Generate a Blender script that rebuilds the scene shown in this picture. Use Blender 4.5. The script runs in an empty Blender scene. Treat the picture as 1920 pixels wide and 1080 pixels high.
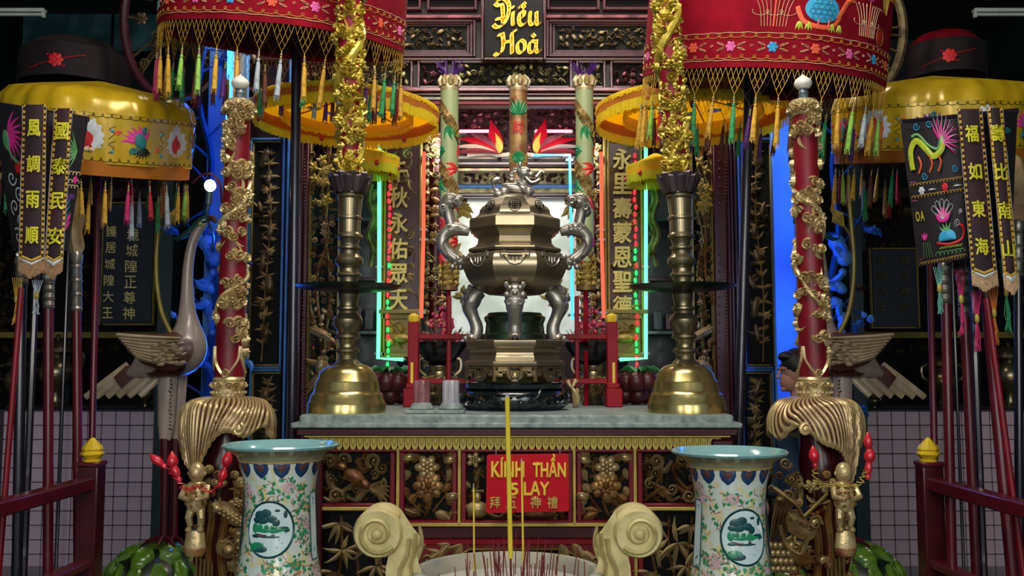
import bpy, math, random
from mathutils import Vector, Matrix, noise
pi = math.pi
sin, cos = math.sin, math.cos

# ------------------------------------------------------------------ camera
FPX = 1800.0                       # focal length in pixels of the 1920x1080 frame
TILT = math.atan(150.0 / 1800.0)   # camera looks slightly up
EYE = 1.45
scene = bpy.context.scene
COL = scene.collection
cam_d = bpy.data.cameras.new('camera')
cam_d.sensor_width = 36.0
cam_d.lens = 36.0 * FPX / 1920.0
cam_d.clip_start = 0.05
cam = bpy.data.objects.new('camera', cam_d)
cam.location = (0, 0, EYE)
cam.rotation_euler = (pi / 2 + TILT, 0, 0)
COL.objects.link(cam)
scene.camera = cam
scene.view_settings.view_transform = 'Standard'
scene.view_settings.look = 'None'
scene.view_settings.gamma = 1.0
scene.view_settings.use_curve_mapping = False
scene.view_settings.exposure = 0.0

# ------------------------------------------------------------------ world: dim cool courtyard daylight behind the camera
world = bpy.data.worlds.new('world')
scene.world = world
world.use_nodes = True
bg = world.node_tree.nodes['Background']
bg.inputs[0].default_value = (0.50, 0.66, 0.72, 1)
bg.inputs[1].default_value = 0.34

def area(name, loc, target, sx, sy, power, col):
    d = bpy.data.lights.new(name, 'AREA')
    d.shape = 'RECTANGLE'; d.size = sx; d.size_y = sy; d.energy = power; d.color = col
    o = bpy.data.objects.new(name, d)
    o.location = loc
    o.rotation_euler = (Vector(target) - Vector(loc)).to_track_quat('-Z', 'Y').to_euler()
    COL.objects.link(o)
    return o
# daylight of the three open doorways behind the photographer and the hall's ceiling light
area('doorway_light', (0.0, -2.6, 2.6), (0.0, 4.5, 1.35), 1.6, 2.4, 120, (1.0, 0.95, 0.86))
area('doorway_light', (-2.6, -2.2, 2.5), (-0.8, 4.5, 1.4), 1.0, 2.2, 44, (0.86, 0.95, 1.0))
area('doorway_light', (2.6, -2.2, 2.5), (0.8, 4.5, 1.4), 1.0, 2.2, 44, (0.86, 0.95, 1.0))
area('hall_ceiling_light', (0.0, 2.9, 4.3), (0.0, 4.4, 1.3), 2.2, 0.5, 95, (1.0, 0.95, 0.85))
area('shrine_fill_light', (0.0, 5.85, 4.6), (0.0, 6.2, 1.3), 3.0, 0.4, 95, (1.0, 0.93, 0.8))  # added fill to brighten the yellow parasols and facade, no lamp modelled
area('niche_fill_light', (0.0, 6.75, 3.05), (0.0, 7.6, 2.75), 1.2, 0.2, 22, (1.0, 0.92, 0.85))  # added unseen fill that brightens the frieze and lotus petals

# ------------------------------------------------------------------ pixel <-> place
_ct, _st = cos(TILT), sin(TILT)
def P(px, py, Y):
    dx = (px - 960.0) / FPX; dy = (540.0 - py) / FPX
    d = Vector((dx, _ct - dy * _st, _st + dy * _ct))
    return Vector((0, 0, EYE)) + d * (Y / d.y)
def S(Y): return Y / FPX          # metres per photo pixel at depth Y

# ------------------------------------------------------------------ materials
def hx(h):
    h = h.lstrip('#'); r = []
    for i in (0, 2, 4):
        c = int(h[i:i+2], 16) / 255.0
        r.append(c / 12.92 if c <= .04045 else ((c + .055) / 1.055) ** 2.4)
    return tuple(r)
MATS = {}
def mat(name, col, rough=.5, metal=0.0, var=.2, scale=9.0, bump=0.0, bscale=60.0, emit=0.0, col2=None, coat=0.0, alpha=None, trans=0.0, detail=3.0, ecol=None, contrast=(.3, .7), thru=0.0, ridge=None, spec=.5):
    m = bpy.data.materials.new(name); m.use_nodes = True
    nt = m.node_tree; N = nt.nodes; L = nt.links
    b = N['Principled BSDF']
    c = hx(col) if isinstance(col, str) else col
    if col2 is None:
        a_ = tuple(max(0, x * (1 - var)) for x in c); b_ = tuple(min(1, x * (1 + var)) for x in c)
    else:
        a_ = c; b_ = hx(col2) if isinstance(col2, str) else col2
    tc = N.new('ShaderNodeTexCoord')
    if var > 0 or col2 is not None:
        no = N.new('ShaderNodeTexNoise'); no.inputs['Scale'].default_value = scale; no.inputs['Detail'].default_value = detail
        L.new(tc.outputs['Object'], no.inputs['Vector'])
        r = N.new('ShaderNodeValToRGB')
        r.color_ramp.elements[0].position = contrast[0]; r.color_ramp.elements[1].position = contrast[1]
        r.color_ramp.elements[0].color = (*a_, 1); r.color_ramp.elements[1].color = (*b_, 1)
        L.new(no.outputs['Fac'], r.inputs['Fac']); L.new(r.outputs['Color'], b.inputs['Base Color'])
    else:
        b.inputs['Base Color'].default_value = (*c, 1)
    b.inputs['Roughness'].default_value = rough; b.inputs['Metallic'].default_value = metal
    b.inputs['Specular IOR Level'].default_value = spec
    if coat: b.inputs['Coat Weight'].default_value = coat; b.inputs['Coat Roughness'].default_value = .12
    if trans: b.inputs['Transmission Weight'].default_value = trans
    if bump:
        n2 = N.new('ShaderNodeTexNoise'); n2.inputs['Scale'].default_value = bscale; n2.inputs['Detail'].default_value = 4
        L.new(tc.outputs['Object'], n2.inputs['Vector'])
        bp = N.new('ShaderNodeBump'); bp.inputs['Strength'].default_value = bump; bp.inputs['Distance'].default_value = .01
        L.new(n2.outputs['Fac'], bp.inputs['Height']); L.new(bp.outputs['Normal'], b.inputs['Normal'])
    if emit:
        e = hx(ecol) if ecol else c
        b.inputs['Emission Color'].default_value = (*e, 1); b.inputs['Emission Strength'].default_value = emit
    if ridge:      # gilded ridges: the hollows keep the ground colour
        ge = N.new('ShaderNodeNewGeometry'); rr = N.new('ShaderNodeValToRGB'); mxc = N.new('ShaderNodeMixRGB')
        rr.color_ramp.elements[0].position = .47; rr.color_ramp.elements[1].position = .53
        L.new(ge.outputs['Pointiness'], rr.inputs['Fac']); L.new(rr.outputs['Color'], mxc.inputs['Fac'])
        mxc.inputs[1].default_value = (*hx(ridge), 1)
        L.new(b.inputs['Base Color'].links[0].from_socket, mxc.inputs[2]); L.new(mxc.outputs[0], b.inputs['Base Color'])
    if thru:
        t = N.new('ShaderNodeBsdfTranslucent'); mx = N.new('ShaderNodeMixShader'); mx.inputs[0].default_value = thru
        t.inputs['Color'].default_value = (*c, 1)
        out = N['Material Output']; L.new(b.outputs[0], mx.inputs[1]); L.new(t.outputs[0], mx.inputs[2]); L.new(mx.outputs[0], out.inputs[0])
    MATS[name] = m
    return m
mat('gilt', '#bda676', .33, .45, scale=14, col2='#8c6840', bump=.2, bscale=45, contrast=(.5, .85))
mat('gilt_old', '#b8a26e', .42, .4, scale=12, col2='#6b4428', bump=.25, bscale=50, contrast=(.4, .75))
mat('gilt_red', '#a8844e', .4, .35, scale=16, col2='#6a3024', bump=.25, bscale=60, contrast=(.38, .7), ridge='#4a1a16')
mat('gilt_candle', '#b8a23c', .32, .5, scale=14, col2='#7c5c22', bump=.2, bscale=45, contrast=(.45, .8))
mat('gold_paint', '#ac9642', .5, .2, .2, scale=20)
mat('yellow_paint', '#d9b41e', .45, 0, .12, scale=12)
mat('letter_yellow', '#f0b428', .5, 0, .06, emit=.28, ecol='#f0a818')
mat('brass', '#b3a066', .24, .9, .12, scale=5, bump=.02, bscale=12)
mat('brass_dark', '#968662', .28, .85, scale=5, col2='#6a6250', bump=.03, bscale=15)
mat('bronze', '#a08f70', .3, .85, scale=4, col2='#7c7262', bump=.04, bscale=18)
mat('silver_bronze', '#aaa398', .34, .75, scale=8, col2='#7a736a', bump=.12, bscale=50)
mat('bronze_green', '#4c5a48', .3, .9, scale=6, col2='#2a3a34')
mat('lacquer_red', '#6a0c1a', .38, 0, .25, scale=6, spec=.3)
mat('lacquer_bright', '#86081a', .45, 0, .2, scale=6, spec=.2)
mat('lacquer_dark', '#3c0c14', .32, 0, .25, scale=7, coat=.1, spec=.35)
mat('wood_dark', '#220a10', .36, 0, .3, scale=9, spec=.35)
mat('wood_black', '#0a0608', .5, 0, .3, scale=9, spec=.15)
mat('wood_purple', '#38141f', .3, 0, .25, scale=9, coat=.2)
mat('pit_black', '#020304', .95, 0, .2)
mat('navy', '#121426', .4, 0, .3, scale=5, coat=.2)
mat('teal_dark', '#0c2226', .35, 0, .4, scale=3, coat=.3)
mat('grey_stone', '#8c9690', .55, 0, scale=28, col2='#5c6864', bump=.15, bscale=90, detail=8)
mat('marble', '#b4aa92', .4, 0, scale=7, col2='#7e8484', bump=.1, bscale=60, detail=8)
mat('cream_stone', '#cdbd84', .55, 0, scale=22, col2='#a8965e', bump=.25, bscale=55, detail=8)
mat('black_stone', '#0a1216', .22, 0, .5, scale=10, coat=.6, bump=.2, bscale=40)
mat('ash', '#a8a498', .95, 0, .2, scale=60, bump=.6, bscale=150)
mat('tile_pink', '#c8afb8', .16, 0, .08, scale=3, coat=.4)
mat('grout', '#3c3640', .9, 0, .2, scale=30)
mat('floor', '#1c3432', .18, 0, .35, scale=2, coat=.3)
mat('ceiling', '#0a1416', .7, 0, .3, scale=2)
mat('wall_dark', '#0a1a1e', .6, 0, .4, scale=1.5)
mat('cloth_red', '#7c0a1c', .9, 0, .22, scale=10, bump=.1, bscale=140, spec=.1)
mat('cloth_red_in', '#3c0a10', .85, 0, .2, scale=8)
mat('cloth_black', '#170d14', .8, 0, .35, scale=7, bump=.15, bscale=150)
mat('satin_yellow', '#c09c1a', .26, .12, .16, scale=8, bump=.1, bscale=20)
mat('cloth_yellow', '#ffda28', .6, 0, .1, scale=9, thru=.5)
mat('bronze_plum', '#57474a', .35, .5, scale=9, col2='#3a3038')
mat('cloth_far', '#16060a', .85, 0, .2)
mat('plaque_gold', '#e6cf84', .5, .1, .15, scale=20)
mat('strip_red', '#ff3040', .3, 0, 0, emit=14.0, ecol='#ff4058')
mat('fringe_yellow', '#fadc1e', .6, 0, .18, scale=70, thru=.4)
mat('fringe_lime', '#e2e62c', .6, 0, .15, scale=70, thru=.4)
mat('cloth_orange', '#d07e20', .65, 0, .2, scale=9, thru=.4)
for n_, c_ in dict(gold='#c8962e', pink='#b8205e', green='#2f8a52', lime='#86b848', silver='#a0aab0', red='#a8141e', orange='#c06a26', brown='#5a2c14', beige='#b08c68', purple='#4a1c62', teal='#5c9c8c').items():
    mat('thread_' + n_, c_, .7, 0, .3, scale=90)
for n_, c_ in dict(cream='#d8b88a', gold='#c89a34', pink='#d860a0', blue='#2f9ac8', orange='#dc5a34', green='#5c9c60', white='#c8ccd0', yellow='#c8be1c', magenta='#d82e8c', purple='#5c2a7c', black='#1a1410', red='#cc1a24', teal='#1c7474', lime='#a8b428').items():
    mat('silk_' + n_, c_, .55, 0, .15, scale=60)
mat('porcelain', '#ccd4cc', .16, 0, scale=26, col2='#d2c890', coat=.4, contrast=(.5, .62))
mat('couplet_gold', '#cfc468', .5, .1, .15, scale=20)
mat('porcelain_olive', '#8a8668', .2, 0, .2, scale=16, coat=.4)
mat('lappet_brown', '#5c3a38', .25, 0, .2, coat=.4)
mat('porcelain_teal', '#76a0a2', .14, 0, .12, coat=.5)
mat('porcelain_blue', '#1e3c66', .2, 0, .2, coat=.5)
mat('ink_teal', '#14484c', .3, 0, .3, scale=40)
mat('print_green', '#1f8a5c', .25, 0, .25, scale=30)
mat('print_red', '#a8503c', .25, 0, .25, scale=30)
mat('print_pink', '#c6a6aa', .25, 0, .2, scale=30)
mat('print_ochre', '#b08c50', .25, 0, .2, scale=30)
mat('sky_white', '#cfe2e2', .2, 0, .06, coat=.4)
mat('crane_white', '#96867c', .32, 0, .1, scale=4, coat=.3)
mat('crane_feather', '#a39176', .36, 0, .15, scale=14, coat=.2)
mat('crane_brown', '#46231e', .4, 0, .2, scale=10, coat=.2)
mat('crane_teal', '#123e3e', .3, 0, .3, scale=10, coat=.3)
mat('turtle_green', '#5c8424', .25, 0, scale=14, col2='#3c5a18', coat=.5)
mat('turtle_dark', '#101c10', .4, 0, .3, coat=.2)
mat('pole_red', '#52101c', .3, 0, .2, scale=6, coat=.15, spec=.4)
mat('pole_dark', '#1c1622', .25, 0, .2, scale=6, coat=.4)
mat('sign_red', '#b4041a', .5, 0, .08, scale=5, spec=.15)
mat('bulb_white', '#d6d2c4', .3, 0, .1, scale=6, coat=.3)
mat('bulb_grey', '#4c5a60', .35, .2, .2, scale=8)
mat('lamp_white', '#b8c0bc', .5, 0, .08)
mat('plastic_red', '#c01c2c', .3, 0, .15, coat=.3)
mat('skin', '#b07c66', .5, 0, .08, scale=12)
mat('hair', '#0c0a0c', .5, 0, .2)
mat('shirt_navy', '#0f2a44', .8, 0, .2, scale=12)
mat('incense_yellow', '#d8be2a', .6, 0, .1)
mat('incense_red', '#6c1020', .7, 0, .2)
mat('leaf_green', '#2c6e38', .45, 0, .3, scale=20)
mat('fruit_red', '#481418', .4, 0, .3, scale=20)
mat('dragon_cream', '#98a070', .4, 0, .12, scale=10)
mat('dragon_gold', '#74552c', .45, .4, .25, scale=30)
mat('flame_red', '#c82a22', .45, 0, .2, scale=20)
mat('green_paint', '#1f7a44', .4, 0, .2, scale=20)
mat('purple_tuft', '#4a1670', .6, 0, .3, scale=40)
mat('olive_frame', '#7c6c2c', .4, .3, .2, scale=14)
mat('pale_carving', '#a8a470', .45, .3, scale=12, col2='#54462c', contrast=(.35, .7))
mat('dim_carving', '#80704c', .45, .45, scale=12, col2='#3a2420', contrast=(.35, .7))
mat('rose_carving', '#7c4450', .35, .25, scale=12, col2='#3c1824', contrast=(.35, .7), coat=.3)
mat('neon_blue_tint', '#2c62a0', .4, 0, .3, scale=9)  # blue neon light painted into the colour of mouldings and branches
mat('blue_glow_tint', '#5a9ae8', .5, 0, .1, scale=4)  # glow of the blue tubes painted in as base colour
mat('picture_teal', '#12343a', .4, 0, scale=3, col2='#3c6a72', contrast=(.45, .8), coat=.3)
mat('neon_green', '#30ff70', .3, 0, 0, emit=3.4, ecol='#50ff90')
mat('neon_red', '#ff4020', .3, 0, 0, emit=1.8, ecol='#ff5238')
mat('neon_blue', '#1060ff', .3, 0, 0, emit=26.0, ecol='#1468ff')
mat('neon_cyan', '#2090ff', .3, 0, 0, emit=4.0, ecol='#2a9cff')
mat('neon_cyan_soft', '#1060e0', .15, 0, 0, emit=.5, ecol='#0c5aff', coat=.5)
mat('led_red', '#ff2020', .3, 0, 0, emit=2.5, ecol='#ff2030')
mat('led_green', '#20ff50', .3, 0, 0, emit=2.0, ecol='#20ff60')
mat('lamp_warm', '#ffe0b0', .3, 0, 0, emit=9.0, ecol='#ffd8a0')
mat('lit_glass', '#7c8a6c', .25, 0, scale=2.6, col2='#cdd8d2', emit=.42, ecol='#dfe8e4', contrast=(.4, .6))
mat('neon_holder', '#8a8f90', .4, .2, .1)

# ------------------------------------------------------------------ mesh builder
class MB:
    def __init__(s): s.v = []; s.f = []; s.m = []; s.mi = 0
    def add(s, vs, fs, M=None):
        b = len(s.v)
        if M is None: s.v.extend(Vector(v) for v in vs)
        else: s.v.extend(M @ Vector(v) for v in vs)
        s.f.extend(tuple(i + b for i in f) for f in fs); s.m.extend([s.mi] * len(fs))
    def merge(s, o, M=None):
        b = len(s.v)
        s.v.extend((M @ v if M is not None else v.copy()) for v in o.v)
        s.f.extend(tuple(i + b for i in f) for f in o.f); s.m.extend(o.m)
        return s
    def deform(s, fn, flip=False):
        s.v = [Vector(fn(v)) for v in s.v]
        if flip: s.f = [f[::-1] for f in s.f]
        return s
    def px(s, Y):                   # flat art drawn in photo pixels (x, depth offset, y) -> plane at depth Y
        if callable(Y): return s.deform(lambda v: P(v.x, v.z, Y(v.x, v.z) + v.y), True)
        return s.deform(lambda v: P(v.x, v.z, Y + v.y), True)
    def wrap(s, Rf, z0=0.0):        # flat art (x, depth, z) around a vertical cylinder, x = 0 faces the camera
        def fn(v):
            r = Rf(v.z) if callable(Rf) else Rf
            a = v.x / (Rf(0) if callable(Rf) else Rf) - pi / 2
            rr = r - v.y
            return (rr * cos(a), rr * sin(a), v.z + z0)
        return s.deform(fn)
    # ---- solids
    def box(s, c, d, b=0.0, M=None):
        x, y, z = d[0] / 2, d[1] / 2, d[2] / 2
        b = min(b, x * .45, y * .45, z * .45)
        T = Matrix.Translation(Vector(c))
        if M is not None: T = T @ M
        if b <= 0:
            vs = [(i * x, j * y, k * z) for k in (-1, 1) for j in (-1, 1) for i in (-1, 1)]
            s.add(vs, [(0, 2, 3, 1), (4, 5, 7, 6), (0, 1, 5, 4), (2, 6, 7, 3), (0, 4, 6, 2), (1, 3, 7, 5)], T); return
        vs = []; idx = {}
        for i in (-1, 1):
            for j in (-1, 1):
                for k in (-1, 1):
                    for ax in range(3):
                        p = [i * (x - b), j * (y - b), k * (z - b)]; p[ax] = (i, j, k)[ax] * (x, y, z)[ax]
                        idx[(i, j, k, ax)] = len(vs); vs.append(p)
        fs = []
        def q(a, nrm):
            p = [Vector(vs[t]) for t in a]
            n = (p[1] - p[0]).cross(p[2] - p[0])
            fs.append(tuple(a) if n.dot(Vector(nrm)) > 0 else tuple(reversed(a)))
        for ax in range(3):
            o1, o2 = (ax + 1) % 3, (ax + 2) % 3
            for sg in (-1, 1):
                r = []
                for a, bb in ((-1, -1), (1, -1), (1, 1), (-1, 1)):
                    k = [0, 0, 0]; k[ax] = sg; k[o1] = a; k[o2] = bb; r.append(idx[(*k, ax)])
                n = [0, 0, 0]; n[ax] = sg; q(r, n)
            for a in (-1, 1):
                for bb in (-1, 1):
                    r = []
                    k1 = [0, 0, 0]; k1[o1] = a; k1[o2] = bb
                    for sg in (-1, 1):
                        k1[ax] = sg; r.append((idx[(*k1, o1)], idx[(*k1, o2)]))
                    n = [0, 0, 0]; n[o1] = a; n[o2] = bb
                    q([r[0][0], r[1][0], r[1][1], r[0][1]], n)
        for i in (-1, 1):
            for j in (-1, 1):
                for k in (-1, 1): q([idx[(i, j, k, t)] for t in range(3)], (i, j, k))
        s.add(vs, fs, T)
    def pbox(s, x0, y0, x1, y1, Y, depth, b=.004):   # box whose front covers a photo rectangle at depth Y
        a = P(x0, (y0 + y1) / 2, Y); c = P(x1, (y0 + y1) / 2, Y); t = P((x0 + x1) / 2, y0, Y); u = P((x0 + x1) / 2, y1, Y)
        s.box(((a.x + c.x) / 2, Y + depth / 2, (t.z + u.z) / 2), (abs(c.x - a.x), depth, abs(t.z - u.z)), b)
    def lathe(s, prof, n=24, c=(0, 0, 0), a0=0.0, M=None, flute=None, caps=True, sy=1.0):
        T = Matrix.Translation(Vector(c))
        if M is not None: T = T @ M
        vs = []; fs = []
        for j, (r, z) in enumerate(prof):
            for i in range(n):
                a = a0 + 2 * pi * i / n
                rr = r * (flute(a, j / max(1, len(prof) - 1)) if flute else 1.0)
                vs.append((rr * cos(a), rr * sin(a) * sy, z))
        up = prof[-1][1] >= prof[0][1]
        for j in range(len(prof) - 1):
            for i in range(n):
                q = (j * n + i, j * n + (i + 1) % n, (j + 1) * n + (i + 1) % n, (j + 1) * n + i)
                fs.append(q if up else q[::-1])
        if caps:
            e = (len(prof) - 1) * n
            lo = tuple(range(n))[::-1]; hi = tuple(range(e, e + n))
            if prof[0][0] > 1e-5: fs.append(lo if up else lo[::-1])
            if prof[-1][0] > 1e-5: fs.append(hi if up else hi[::-1])
        s.add(vs, fs, T)
    def tube(s, pts, r, n=6, caps=True, closed=False, flat=1.0):
        pts = [Vector(p) for p in pts]; k = len(pts)
        rs = [r] * k if not hasattr(r, '__len__') else list(r)
        vs = []; fs = []
        up = None
        for i, p in enumerate(pts):
            a = pts[i - 1] if (i > 0 or closed) else p
            b = pts[(i + 1) % k] if (i < k - 1 or closed) else p
            t = (b - a)
            if t.length < 1e-9: t = Vector((0, 0, 1))
            t.normalize()
            if up is None:
                up = Vector((0, -1, 0)) if abs(t.y) < .9 else Vector((1, 0, 0))
            up = (up - t * up.dot(t))
            if up.length < 1e-6: up = t.orthogonal()
            up.normalize()
            sd = t.cross(up)
            for j in range(n):
                an = 2 * pi * j / n
                vs.append(p + sd * (cos(an) * rs[i]) + up * (sin(an) * rs[i] * flat))
        for i in range(k if closed else k - 1):
            i2 = (i + 1) % k
            for j in range(n):
                fs.append((i * n + j, i * n + (j + 1) % n, i2 * n + (j + 1) % n, i2 * n + j))
        if caps and not closed:
            fs.append(tuple(range(n))[::-1]); fs.append(tuple(range((k - 1) * n, k * n)))
        s.add(vs, fs)
    def ell(s, c, r, n=10, m=6, M=None):
        if not hasattr(r, '__len__'): r = (r, r, r)
        T = Matrix.Translation(Vector(c))
        if M is not None: T = T @ M
        vs = [(0, 0, -r[2])]; fs = []
        for j in range(1, m):
            f = -pi / 2 + pi * j / m
            for i in range(n):
                a = 2 * pi * i / n
                vs.append((r[0] * cos(f) * cos(a), r[1] * cos(f) * sin(a), r[2] * sin(f)))
        vs.append((0, 0, r[2])); t = len(vs) - 1
        for i in range(n):
            fs.append((0, 1 + (i + 1) % n, 1 + i))
            for j in range(m - 2):
                a = 1 + j * n + i; b = 1 + j * n + (i + 1) % n
                fs.append((a, b, b + n, a + n))
            fs.append((t, t - n + i, t - n + (i + 1) % n))
        s.add(vs, fs, T)
    # ---- flat relief pieces in the x/z plane, front towards -y
    def rib(s, pts, w, t, y0=0.0):  # ridge ribbon along 2-D points
        k = len(pts); vs = []; fs = []
        for i, (x, z) in enumerate(pts):
            x0, z0 = pts[max(0, i - 1)]; x1, z1 = pts[min(k - 1, i + 1)]
            dx, dz = x1 - x0, z1 - z0; l = math.hypot(dx, dz) or 1
            nx, nz = -dz / l, dx / l
            u = i / (k - 1) if k > 1 else 0
            ww = w(u) if callable(w) else w; tt = t(u) if callable(t) else t
            vs += [(x + nx * ww, y0, z + nz * ww), (x, y0 - tt, z), (x - nx * ww, y0, z - nz * ww), (x, y0 + tt * .35, z)]
        for i in range(k - 1):
            for j in range(4):
                a, b = i * 4 + j, i * 4 + (j + 1) % 4
                fs.append((a, b, b + 4, a + 4))
        fs.append((3, 2, 1, 0)); e = (k - 1) * 4; fs.append((e, e + 1, e + 2, e + 3))
        s.add(vs, fs)
    def blob(s, cx, cz, rx, rz, t, y0=0.0, ang=0.0, n=10):
        vs = []; fs = []; ca, sa = cos(ang), sin(ang)
        for k, (q, h) in enumerate(((1, 0), (.82, .55), (.45, .9))):
            for i in range(n):
                a = 2 * pi * i / n; x = rx * q * cos(a); z = rz * q * sin(a)
                vs.append((cx + x * ca - z * sa, y0 - t * h, cz + x * sa + z * ca))
        vs.append((cx, y0 - t, cz)); e = 3 * n
        for i in range(n):
            j = (i + 1) % n
            fs += [(i, j, n + j, n + i), (n + i, n + j, 2 * n + j, 2 * n + i), (2 * n + i, 2 * n + j, e)]
        fs.append(tuple(range(n))[::-1])
        s.add(vs, fs)
    def prism(s, poly, y0, y1):     # outline (x, z) extruded from y0 (front) to y1 (back)
        n = len(poly)
        vs = [(x, y0, z) for x, z in poly] + [(x, y1, z) for x, z in poly]
        fs = [tuple(range(n)), tuple(range(n, 2 * n))[::-1]] + [((i + 1) % n, i, i + n, (i + 1) % n + n) for i in range(n)]
        s.add(vs, fs)
    def fan(s, poly, t, y0=0.0):    # star-shaped outline domed to the front, closed behind
        n = len(poly); cx = sum(p[0] for p in poly) / n; cz = sum(p[1] for p in poly) / n
        vs = [(x, y0, z) for x, z in poly] + [(cx + (x - cx) * .6, y0 - t * .8, cz + (z - cz) * .6) for x, z in poly] + [(cx, y0 - t, cz)]
        fs = []
        for i in range(n):
            j = (i + 1) % n
            fs += [(i, j, n + j, n + i), (n + i, n + j, 2 * n)]
        fs.append(tuple(range(n))[::-1])
        s.add(vs, fs)
    def build(s, name, mats, parent=None, local=False, smooth=True, ang=40, kind=None):
        me = bpy.data.meshes.new(name)
        off = WL.get(parent, Vector()) if (parent is not None and not local) else Vector()
        me.from_pydata([tuple(v - off) for v in s.v], [], s.f)
        if isinstance(mats, str): mats = [mats]
        for m in mats: me.materials.append(MATS[m])
        if len(mats) > 1: me.polygons.foreach_set('material_index', s.m)
        if smooth:
            me.polygons.foreach_set('use_smooth', [True] * len(me.polygons))
            me.set_sharp_from_angle(angle=math.radians(ang))
        me.update()
        o = bpy.data.objects.new(name, me); COL.objects.link(o)
        if parent is not None: o.parent = parent; WL[o] = WL.get(parent, Vector())
        else: WL[o] = Vector()
        if kind or name in STUFF: o['kind'] = kind or 'stuff'
        return o
WL = {}
STUFF = {'leaf_carving', 'shell_inlay', 'gilt_branch', 'lattice_inlay', 'foliage', 'carving', 'carving_row', 'panel_carving', 'carved_strip', 'apron_carving', 'lower_carving', 'bright_leaves', 'painted_leaves', 'painted_flowers', 'diamond_studs', 'bead_row', 'relief', 'seed_row', 'mane', 'cloud_knots', 'fret_apron', 'flower_spray', 'shell_cells', 'brush_marks', 'squiggle', 'lotus_stalk', 'flame_scroll', 'jewel_dot', 'reeds', 'water_spout', 'leaf_sprig', 'scroll_sprig'}
def tag(o, label=None, cat=None, group=None, kind=None):
    if label: o['label'] = label
    if cat: o['category'] = cat
    if group: o['group'] = group
    if kind: o['kind'] = kind
    return o
def thing(name, label, cat, loc, group=None):
    o = bpy.data.objects.new(name, None); COL.objects.link(o)
    o.empty_display_size = .05
    o.location = loc; WL[o] = Vector(loc)
    return tag(o, label, cat, group)
def struct(o): o['kind'] = 'structure'; return o
def inst(src, name, loc, parent=None, rot=None, scale=None, mesh=None):
    o = bpy.data.objects.new(name, mesh or src.data); COL.objects.link(o)
    o.location = loc
    if rot: o.rotation_euler = rot
    if scale: o.scale = scale
    if parent is not None: o.parent = parent
    return o
def copy_tree(o, parent=None):
    c = o.copy(); COL.objects.link(c); c.parent = parent
    for ch in list(o.children): copy_tree(ch, c)
    return c
def meshof(mb, name, mats, ang=40):
    o = mb.build(name, mats, ang=ang); me = o.data
    bpy.data.objects.remove(o); return me
def cat_rom(pts, k=6):
    out = []; n = len(pts)
    for i in range(n - 1):
        p0 = pts[max(0, i - 1)]; p1 = pts[i]; p2 = pts[i + 1]; p3 = pts[min(n - 1, i + 2)]
        for j in range(k):
            t = j / k
            out.append(tuple(.5 * ((2 * b) + (c - a) * t + (2 * a - 5 * b + 4 * c - d) * t * t + (3 * b - a - 3 * c + d) * t ** 3) for a, b, c, d in zip(p0, p1, p2, p3)))
    out.append(tuple(pts[-1])); return out
def spiral(cx, cz, r, turns=1.4, a0=0.0, d=1, k=18, r1=.12):
    return [(cx + r * (1 - (1 - r1) * i / k) * cos(a0 + d * 2 * pi * turns * i / k), cz + r * (1 - (1 - r1) * i / k) * sin(a0 + d * 2 * pi * turns * i / k)) for i in range(k + 1)]
def tap(w, p=.75): return lambda u: w * max(.06, sin(pi * min(1, max(0, u)) ** p))
def end(w, a=1.0, b=.15): return lambda u: w * (a + (b - a) * u)
def scroll(mb, cx, cz, r, t, a0=0.0, d=1, y0=0.0, turns=1.35):
    sp = spiral(cx, cz, r * .78, turns, a0, d)
    mb.rib(sp, end(r * .26, 1, .5), end(t, .8, 1), y0)
    mb.blob(sp[-1][0], sp[-1][1], r * .2, r * .2, t * 1.25, y0, n=8)
def leafr(mb, x, z, L, W, a, t, bend=0.0, y0=0.0, k=5):
    pts = []
    for i in range(k + 1):
        u = i / k; an = a + bend * u
        pts.append((x + L * u * cos(an), z + L * u * sin(an)))
    mb.rib(pts, tap(W, .7), tap(t, .6), y0)
def flower(mb, cx, cz, r, t, pet=6, y0=0.0, rings=2, a0=0.0):
    for k in range(rings):
        q = 1 - k * .42
        for i in range(pet):
            a = a0 + 2 * pi * (i + .5 * k) / pet
            mb.blob(cx + r * .58 * q * cos(a), cz + r * .58 * q * sin(a), r * .46 * q, r * .36 * q, t * (.6 + .35 * k), y0 - t * .3 * k, a, n=8)
    mb.blob(cx, cz, r * .2, r * .2, t * 1.25, y0, n=8)
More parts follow.
